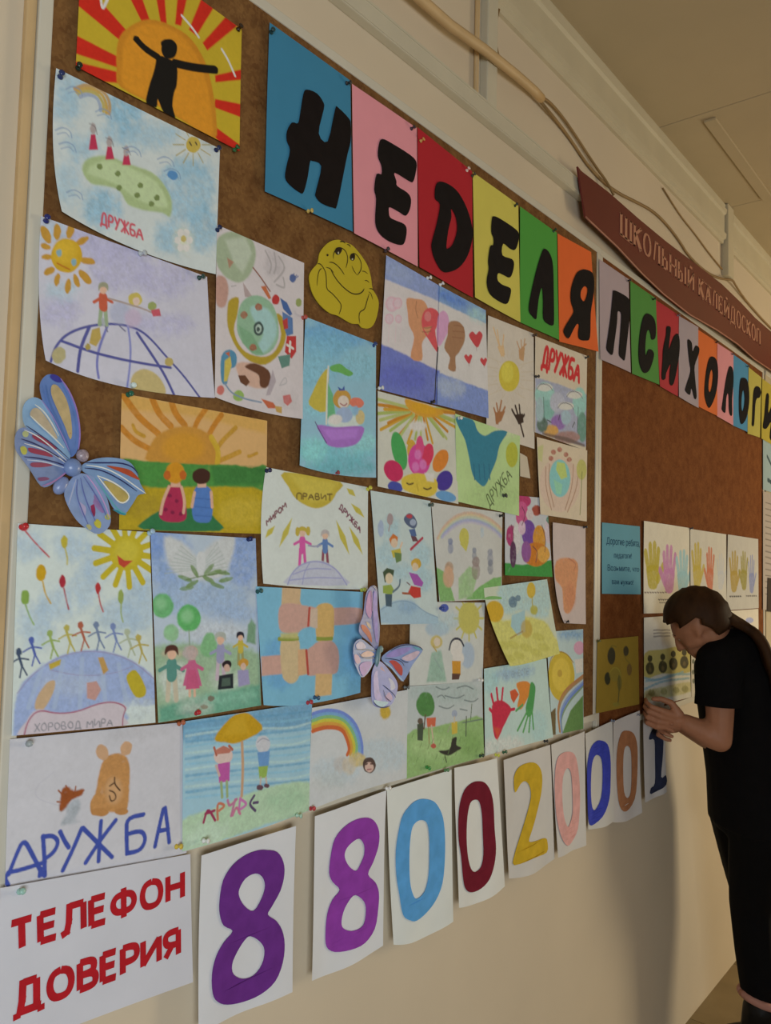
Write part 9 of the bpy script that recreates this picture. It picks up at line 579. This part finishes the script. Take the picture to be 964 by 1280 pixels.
# ------------------------------------------------------------------ yellow smiley cut-out
g = SMILEY; sy = g['y']
sm = tag(obj('smiley_cutout', plate([g['out']], .0015, lambda x, z: sy), paper_mat(g['col'])), 'yellow cut-out smiley reclining on bare cork beneath the letter Е', 'decoration')
SMB = mat('smiley_line', '3a2c10', rough=.8)
for pts, w in g['lines']: obj('drawn_line', ribbon([(x, sy-.0006, z) for x, z in pts], w*.00030), SMB, sm)
for e in g['eyes']: obj('eye', plate([e], .0004, lambda x, z: sy-.0009), mat('eye_ink', '2a2014', rough=.5), sm)
for e in g['glints']: obj('eye_glint', plate([e], .0003, lambda x, z: sy-.0013), mat('eye_white', 'c8c8b0', rough=.5), sm)
obj('freckle', plate([g['freckle']], .0003, lambda x, z: sy-.0007), SMB, sm)
# ------------------------------------------------------------------ paper butterflies
def sheet3(pts, dy=0.0, thick=.0):
    P = spline(pts, 3); tri = tessellate_polygon([[Vector((p[0], p[2], 0)) for p in P]]); bm = bmesh.new()
    f = [bm.verts.new((p[0], p[1]+dy, p[2])) for p in P]
    for t in tri:
        try: bm.faces.new([f[k] for k in t])
        except ValueError: pass
    if thick:
        b = [bm.verts.new((p[0], p[1]+dy+thick, p[2])) for p in P]
        for t in tri:
            try: bm.faces.new([b[k] for k in t[::-1]])
            except ValueError: pass
        for k in range(len(P)): bm.faces.new((f[k], f[(k+1) % len(P)], b[(k+1) % len(P)], b[k]))
    bmesh.ops.recalc_face_normals(bm, faces=bm.faces); return bm
def ball(c, rx, rz, ry=None, seg=16):
    bm = bmesh.new(); bmesh.ops.create_uvsphere(bm, u_segments=seg, v_segments=10, radius=1, matrix=Matrix.Translation(c) @ Matrix.Diagonal((rx, ry or rx, rz, 1)))
    for f in bm.faces: f.smooth = True
    return bm
def butterfly(label, wings, bodies, tilt):
    c = bodies[0][2]; t = thing('paper_butterfly', label, 'decoration', (c[0], -.03, c[2]), 'paper butterflies')
    for k, (name, col, out, marks, ribs) in enumerate(wings):
        w = obj(name, sheet3(out, -.0012*k, .0012), mat('wing_'+cname(col), col, rough=.35, noise=.12, scale=60, spec=.5), t)
        for mc, mp in marks: obj('wing_spot', sheet3(mp, -.0012*k-.0011), mat('wing_'+cname(mc), mc, rough=.35, noise=.15, scale=90, spec=.5), w)
        for rc, rw, rp in ribs: obj('wing_vein', ribbon(rp, rw*.0014, -.0012*k-.0022), mat('wing_'+cname(rc), rc, rough=.3, spec=.5), w)
    for name, col, p, rx, rz in bodies:
        o = obj(name, ball((0, 0, 0), rx, rz, rx*.8), mat('wing_'+cname(col), col, rough=.3, noise=.3 if 'glitter' in name else .08, scale=400 if 'glitter' in name else 40, spec=.6))
        o.parent = t; o.location = Vector(p)-t.location; o.rotation_euler = (0, tilt if name != 'head' else 0, 0)
butterfly('large blue paper butterfly with red and ochre wing cells beside the sunset painting', BUTTERFLY_1, BODIES_1, math.radians(32))
butterfly('smaller lilac paper butterfly with red wing cells beside the skating children drawing', BUTTERFLY_2, BODIES_2, math.radians(12))
# ------------------------------------------------------------------ pushpins
def pin_mesh():
    bm = bmesh.new(); prof = [(0, -.0115), (.0040, -.0112), (.0044, -.0098), (.0034, -.0088), (.0022, -.0070), (.0022, -.0045), (.0034, -.0028), (.0042, -.0014), (.0040, -.0004), (.0006, -.0002), (.0005, .004), (0, .006)]
    rings = [[bm.verts.new((r*math.cos(2*math.pi*k/8), y, r*math.sin(2*math.pi*k/8))) for k in range(8)] if r else [bm.verts.new((0, y, 0))] for r, y in prof]
    for a, b in zip(rings, rings[1:]):
        for k in range(8):
            f = [a[k % len(a)], b[k % len(b)], b[(k+1) % len(b)], a[(k+1) % len(a)]]; u = []
            for v in f:
                if v not in u: u.append(v)
            bm.faces.new(u).smooth = True
    bmesh.ops.recalc_face_normals(bm, faces=bm.faces); return bm
PM = {}
for x, y, z, col, cn, where in PINS:
    if col not in PM:
        d = bpy.data.meshes.new('pushpin'); b = pin_mesh(); b.to_mesh(d); b.free(); d.materials.append(mat('pin_'+cname(col), col, rough=.25, noise=.05, spec=.5)); PM[col] = d
    o = obj('pushpin', PM[col]); o.location = (x, y, z); o.rotation_euler = (random.uniform(-.35, .1), 0, random.uniform(-.35, .35)); o.scale = (.95,)*3
    tag(o, cn+' pushpin '+where, 'pushpin', 'pushpins holding the sheets')
# ------------------------------------------------------------------ the person bending to the wall
_b = bmesh.new(); bmesh.ops.create_icosphere(_b, subdivisions=2, radius=1); BALL = [v.co.copy() for v in _b.verts]; _b.free()
def capsule(bm, p0, p1, r0, r1, sq=None):
    """tapered limb segment; sq=(axis, factor) flattens it along an axis"""
    b = bmesh.new()
    for p, r in ((p0, r0), (p1, r1)):
        for v in BALL:
            c = v*r
            if sq: c = c-sq[0]*c.dot(sq[0])*(1-sq[1])
            b.verts.new(c+Vector(p))
    r = bmesh.ops.convex_hull(b, input=b.verts[:]); bmesh.ops.delete(b, geom=[v for v in b.verts if not v.link_faces], context='VERTS')
    d = bpy.data.meshes.new('t'); b.to_mesh(d); b.free(); bm.from_mesh(d); bpy.data.meshes.remove(d)
def chain(bm, pts, rs, sq=None):
    for a, b, r0, r1 in zip(pts, pts[1:], rs, rs[1:]): capsule(bm, a, b, r0, r1, sq)
def ringloft(bm, rings, n=24):
    """rings: (centre, axis a, half a, axis b, half b)"""
    R = [[bm.verts.new(Vector(c)+a*ha*math.cos(2*math.pi*k/n)+b*hb*math.sin(2*math.pi*k/n)) for k in range(n)] for c, a, ha, b, hb in rings]
    for u, v in zip(R, R[1:]):
        for k in range(n): bm.faces.new((u[k], u[(k+1) % n], v[(k+1) % n], v[k]))
    bm.faces.new(R[0][::-1]); bm.faces.new(R[-1])
def fuse(bm, voxel, smooth=6, fac=.5):
    """one continuous skin over everything in bm"""
    bmesh.ops.recalc_face_normals(bm, faces=bm.faces)
    d = bpy.data.meshes.new('fuse'); bm.to_mesh(d); bm.free(); o = bpy.data.objects.new('fuse', d); C.objects.link(o)
    r = o.modifiers.new('r', 'REMESH'); r.mode = 'VOXEL'; r.voxel_size = voxel; r.use_smooth_shade = True
    s = o.modifiers.new('s', 'SMOOTH'); s.iterations = smooth; s.factor = fac
    bpy.context.view_layer.update(); me = bpy.data.meshes.new_from_object(o.evaluated_get(bpy.context.evaluated_depsgraph_get())); bpy.data.objects.remove(o)
    for p in me.polygons: p.use_smooth = True
    return me
V = Vector
UP = V((0, 0, 1)); G_ = V((-.63, .776, 0)).normalized(); LN = V((-.776, -.63, 0)).normalized()   # facing direction; near (room) side
SKIN = mat('skin', 'a87458', rough=.55, noise=.06, scale=30, spec=.35); BLACK = mat('black_cotton', '0c0b0d', rough=.9, noise=.2, scale=25, bump=.15, spec=.15)
TROUS = mat('black_trouser_cloth', '09090b', rough=.85, noise=.2, scale=25, bump=.15, spec=.15)
JTAIL = [(2.647, -0.2693, 1.419), (2.6394, -0.3199, 1.3817), (2.6437, -0.348, 1.2877), (2.6588, -0.3574, 1.1916), (2.666, -0.3576, 1.1)]
JOINTS = {'hip': (2.8502, -0.2417, 0.8388), 'chest': (2.7617, -0.2297, 1.1884), 'shoulder': (2.7314, -0.2213, 1.3251), 'neck': (2.6939, -0.1955, 1.3711), 'head': (2.5659, -0.1694, 1.4134), 'hem': (2.8458, -0.2451, 0.7637), 'shoulder_near': (2.5732, -0.2316, 1.306), 'elbow_near': (2.5667, -0.2335, 1.0745), 'wrist_near': (2.5271, -0.1416, 1.1192), 'shoulder_far': (2.8646, -0.1755, 1.2927), 'elbow_far': (2.8268, -0.1504, 1.0134), 'wrist_far': (2.6131, -0.1022, 1.0967), 'knee_near': (2.8651, -0.2443, 0.504), 'ankle_near': (2.9113, -0.2559, 0.1953), 'knee_far': (3.0154, -0.2174, 0.4505), 'ankle_far': (3.0261, -0.2669, 0.1647), 'face_dir': (-0.0175, 0.792, -0.6074), 'crown_dir': (-0.2453, 0.5462, 0.7568), 'aim_near': (-0.6922, 0.6786, 0.1205), 'back_near': (-0.8181, -0.5478, -0.3614), 'aim_far': (-0.925, 0.4112, 0.1011), 'back_far': (0.8243, 0.5497, 0.2616), 'foot_near': (2.9436, -0.2371, 0.0), 'foot_far': (3.0143, -0.2641, 0.0), 'held_pin': (2.4925, -0.03, 1.1325)}
J = {k: V(v) for k, v in JOINTS.items()}
per = thing('person', 'person in black T-shirt and trousers with long brown hair bending to pin a sheet', 'person', (J['foot_near'].x, J['foot_near'].y, 0))
# --- body: torso, limbs, neck, head with face, hands; fused into one surface
bm = bmesh.new(); HS = .86
hip, chest, sh, nb, hd = J['hip'], J['chest'], J['shoulder'], J['neck'], J['head']
ringloft(bm, [(hip-UP*.07, LN, .12, G_, .075), (hip, LN, .155, G_, .095), (hip*.5+chest*.5, LN, .125, G_, .085), (chest, LN, .145, G_, .095), (sh, LN, .12, G_, .06)])
fd = J['face_dir'].normalized(); cr = J['crown_dir'].normalized(); hs = fd.cross(cr).normalized()
if hs.dot(LN) < 0: hs = -hs
capsule(bm, sh-UP*.01, nb, .060, .049); capsule(bm, nb, hd-cr*.035-fd*.015, .049, .047)
fd, cr, hs = fd*HS, cr*HS, hs*HS                                          # head measures scaled to this person
capsule(bm, hd+cr*.03-fd*.022, hd+cr*.02+fd*.012, 0.07138, 0.06708); capsule(bm, hd+cr*.0+fd*.02, hd-cr*.075+fd*.052, 0.05848, 0.03096)   # skull, face to chin
capsule(bm, hd-cr*.085+fd*.062, hd-cr*.083+fd*.055, 0.01634, 0.01892)                                              # chin
capsule(bm, hd+cr*.012+fd*.090, hd-cr*.030+fd*.108, 0.00688, 0.01075); capsule(bm, hd-cr*.032+fd*.098+hs*.009, hd-cr*.032+fd*.098-hs*.009, 0.00688, 0.00688)  # nose
capsule(bm, hd-cr*.056+fd*.086+hs*.014, hd-cr*.056+fd*.086-hs*.014, 0.00559, 0.00559); capsule(bm, hd-cr*.066+fd*.083+hs*.011, hd-cr*.066+fd*.083-hs*.011, 0.00559, 0.00559)
capsule(bm, hd+cr*.018+fd*.078+hs*.035, hd+cr*.018+fd*.078-hs*.035, 0.01032, 0.01032)                               # brow
for s in (1, -1):
    e = hd-cr*.005-fd*.008+hs*s*.076
    capsule(bm, e+cr*.020-fd*.006, e-cr*.016+fd*.004, 0.01462, 0.0086, (hs.normalized(), .45)); capsule(bm, hd+fd*.045-cr*.025+hs*s*.040, hd+fd*.02-cr*.03+hs*s*.045, 0.02408, 0.0258)  # ear, cheek
for side in ('near', 'far'):
    s = 1 if side == 'near' else -1
    S_, E_, W_ = J['shoulder_'+side], J['elbow_'+side], J['wrist_'+side]
    chain(bm, [sh+LN*s*.06, S_, S_.lerp(E_, .35), E_, E_.lerp(W_, .3), W_], [.06, .053, .047, .037, .040, .027])
    H_, K_, A_ = hip+LN*s*.085-UP*.03, J['knee_'+side], J['ankle_'+side]
    chain(bm, [H_, H_.lerp(K_, .4), K_, K_.lerp(A_, .3), A_], [.09, .078, .055, .053, .036])
    foot = J['foot_'+side]; chain(bm, [A_, foot+UP*.04-G_*.04, foot+UP*.03+G_*.11], [.036, .04, .028])
body = obj('body', fuse(bm, .0062, 3), SKIN, per)
# hands: palm, four unequal fingers bent at their joints and a thumb, on each wrist
def hand(side, aim, out, curl):
    W_ = J['wrist_'+side]; f = aim.normalized(); n = (out-f*out.dot(f)).normalized(); w = f.cross(n).normalized()   # f along palm, n back of hand, w across
    bm = bmesh.new(); k0 = W_-f*.012; th = -1 if w.dot(UP) < 0 else 1
    capsule(bm, k0, W_+f*.02, .026, .026, (n, .72)); 
    for u in (-.026, -.009, .009, .026): capsule(bm, W_+f*.018+w*u*.6, W_+f*.078+w*u-n*.002, .0145, .0115)
    for u, ln, c in ((-.029, .070, 1.15), (-.010, .080, 1.0), (.010, .084, .92), (.029, .076, .8)):
        u *= th; p = W_+f*.080+w*u; a = 0; r = .0088
        for seg, part in enumerate((.44, .31, .25)):
            a += curl*c*(.55, .95, .6)[seg]; d = f*math.cos(a)-n*math.sin(a)+w*u*.6; d.normalize(); q = p+d*ln*part; capsule(bm, p, q, r, r-.0009); p, r = q, r-.0009
    p = W_+f*.024+w*th*.024; q = p+(f*.62+w*th*.62-n*.45).normalized()*.040; capsule(bm, p, q, .0145, .0105); q2 = q+(f*.9+w*th*.05-n*.45).normalized()*.032; capsule(bm, q, q2, .0105, .009); q3 = q2+(f*.9-w*th*.35-n*.35).normalized()*.022; capsule(bm, q2, q3, .009, .0078)
    return bm
hb = hand('near', J['aim_near'], J['back_near'], 1.05); hf = hand('far', J['aim_far'], J['back_far'], 1.1)
obj('hand', fuse(hb, .0032, 2), SKIN, body); obj('hand', fuse(hf, .0032, 2), SKIN, body)
for s in (1, -1):
    e = hd+cr*.002+fd*.071+hs*s*.029
    obj('eye', ball(e, .0075, .0075, seg=12), mat('eye_white_wet', 'd8d4cc', rough=.2), body); obj('eyebrow', tube([e+cr*.020+fd*.015+hs*s*-.014, e+cr*.024+fd*.014, e+cr*.019+fd*.004+hs*s*.018], .0022, 6), mat('brow_hair', '3a2a1c', rough=.9), body)
# --- black T-shirt
bm = bmesh.new()
ringloft(bm, [(J['hem'], LN, .185, G_, .118), (J['hem'].lerp(chest, .35), LN, .165, G_, .112), (chest, LN, .18, G_, .118), (chest.lerp(sh, .6), LN, .175, G_, .112), (sh+UP*.012-G_*.005, LN, .135, G_, .095), (sh.lerp(nb, .45), LN, .066, G_, .062)])
capsule(bm, sh-G_*.02+UP*.0, chest.lerp(sh, .5)-G_*.03, .098, .105)
for side in ('near', 'far'):
    s = 1 if side == 'near' else -1; S_, E_ = J['shoulder_'+side], J['elbow_'+side]
    chain(bm, [sh+LN*s*.06, S_+UP*.004, S_.lerp(E_, .2), S_.lerp(E_, .33)], [.088, .073, .070, .066])
shirt = obj('t_shirt', fuse(bm, .0075, 5), BLACK, per)
# flat sleeve cuffs
for side in ('near', 'far'):
    S_, E_ = J['shoulder_'+side], J['elbow_'+side]; ax = (E_-S_).normalized(); a = ax.cross(UP)
    a = G_-ax*G_.dot(ax); a.normalize(); b = ax.cross(a); c = S_.lerp(E_, .40); bm = bmesh.new(); n = 24
    R = [[bm.verts.new(c+ax*dz+(a*math.cos(2*math.pi*k/n)*1.08+b*math.sin(2*math.pi*k/n))*(rr+.003*math.sin(3*2*math.pi*k/n))) for k in range(n)] for dz, rr in ((-.05, .066), (0.0, .064), (.035, .066), (.036, .062), (-.03, .060))]
    for u, v in zip(R, R[1:]):
        for k in range(n): bm.faces.new((u[k], u[(k+1) % n], v[(k+1) % n], v[k])).smooth = True
    bmesh.ops.recalc_face_normals(bm, faces=bm.faces); obj('sleeve_cuff', bm, BLACK, shirt)
# --- trousers
bm = bmesh.new()
ringloft(bm, [(hip-UP*.10, LN, .155, G_, .10), (hip-UP*.02, LN, .175, G_, .112), (hip+UP*.07, LN, .155, G_, .10)])
for side in ('near', 'far'):
    s = 1 if side == 'near' else -1; H_, K_, A_ = hip+LN*s*.085-UP*.05, J['knee_'+side], J['ankle_'+side]
    chain(bm, [H_, H_.lerp(K_, .5), K_, K_.lerp(A_, .5), A_+UP*.03], [.100, .088, .072, .068, .063])
obj('trousers', fuse(bm, .008, 5), TROUS, per)
# --- shoes: dark ankle boots with a pink sock band showing above
for side in ('near', 'far'):
    ft = J['foot_'+side]; A_ = J['ankle_'+side]; bm = bmesh.new()
    chain(bm, [A_-UP*.035, A_.lerp(ft, .55), ft+UP*.05-G_*.03, ft+UP*.036+G_*.05, ft+UP*.032+G_*.13], [.054, .055, .05, .044, .036])
    sh_ = obj('shoe', fuse(bm, .006, 3), mat('black_shoe', '0d0c0c', rough=.6, noise=.1), per)
    bm = bmesh.new(); ringloft(bm, [(ft+G_*.035+UP*z, G_, .138, LN, .046) for z in (0.0, .014)]); obj('sole', bm, mat('dark_sole', '1a1816', rough=.8), sh_)
    obj('sock_band', tube([A_+(G_*math.cos(a)+LN*math.sin(a))*.058+UP*.016*math.cos(a) for a in [2*math.pi*k/20 for k in range(21)]], .013, 8), mat('pink_sock', 'b48478', rough=.8, noise=.08), sh_)
# --- hair: cap swept back from the forehead and a long fall down the back
HAIR = mat('brown_hair', '3c2615', rough=.65, noise=.4, scale=30, bump=.3, stretch=(1, 1, .35), spec=.15)
bm = bmesh.new(); bmesh.ops.create_icosphere(bm, subdivisions=4, radius=1); hc = hd+cr*.022-fd*.012
for v in bm.verts:
    d = v.co.copy(); r = fd*d.x*.108+hs*d.y*.092+cr*d.z*.106; st = .0022*math.sin(d.y*46+d.z*9)
    v.co = hc+r*(1+st*8)
kill = []
for v in bm.verts:
    q = v.co-hd; a, b, c = q.dot(fd)/HS**2, q.dot(cr)/HS**2, abs(q.dot(hs))/HS**2
    if (a > .030 and b < .066-.25*max(0, .075-a)) or (a > -.030 and b < .030) or b < -.060 or (a > -.045 and b < -.01): kill.append(v)
bmesh.ops.delete(bm, geom=kill, context='VERTS')
r = bmesh.ops.solidify(bm, geom=bm.faces[:], thickness=-.010)
for f in bm.faces: f.smooth = True
hair = obj('hair', bm, HAIR, per)
T = JTAIL; bm = bmesh.new()
for k in range(11):
    u = (k-5)/5; off = LN*u*.045; pts = [hd-fd*.085+cr*.01+hs*u*.055]+[V(q)+off*(.7+.5*i/4)-G_*.010*math.cos(u*1.5) for i, q in enumerate(T)]
    P = [V(q) for q in chaikin([tuple(p) for p in pts], 2, False)]; n = len(P)
    b2 = tube(P, .02, 6, [.017*(1-.65*(i/(n-1))**3) for i in range(n)]); d = bpy.data.meshes.new('t'); b2.to_mesh(d); b2.free(); bm.from_mesh(d); bpy.data.meshes.remove(d)
for f in bm.faces: f.smooth = True
obj('hair_length', bm, HAIR, hair)
# pin held in the fingers
o = obj('pushpin', PM[PINS[0][3]]); o.location = J['held_pin']; o.rotation_euler = (0, 0, .3); tag(o, 'dark pushpin held between the fingers of the bent person', 'pushpin', 'pushpins holding the sheets')
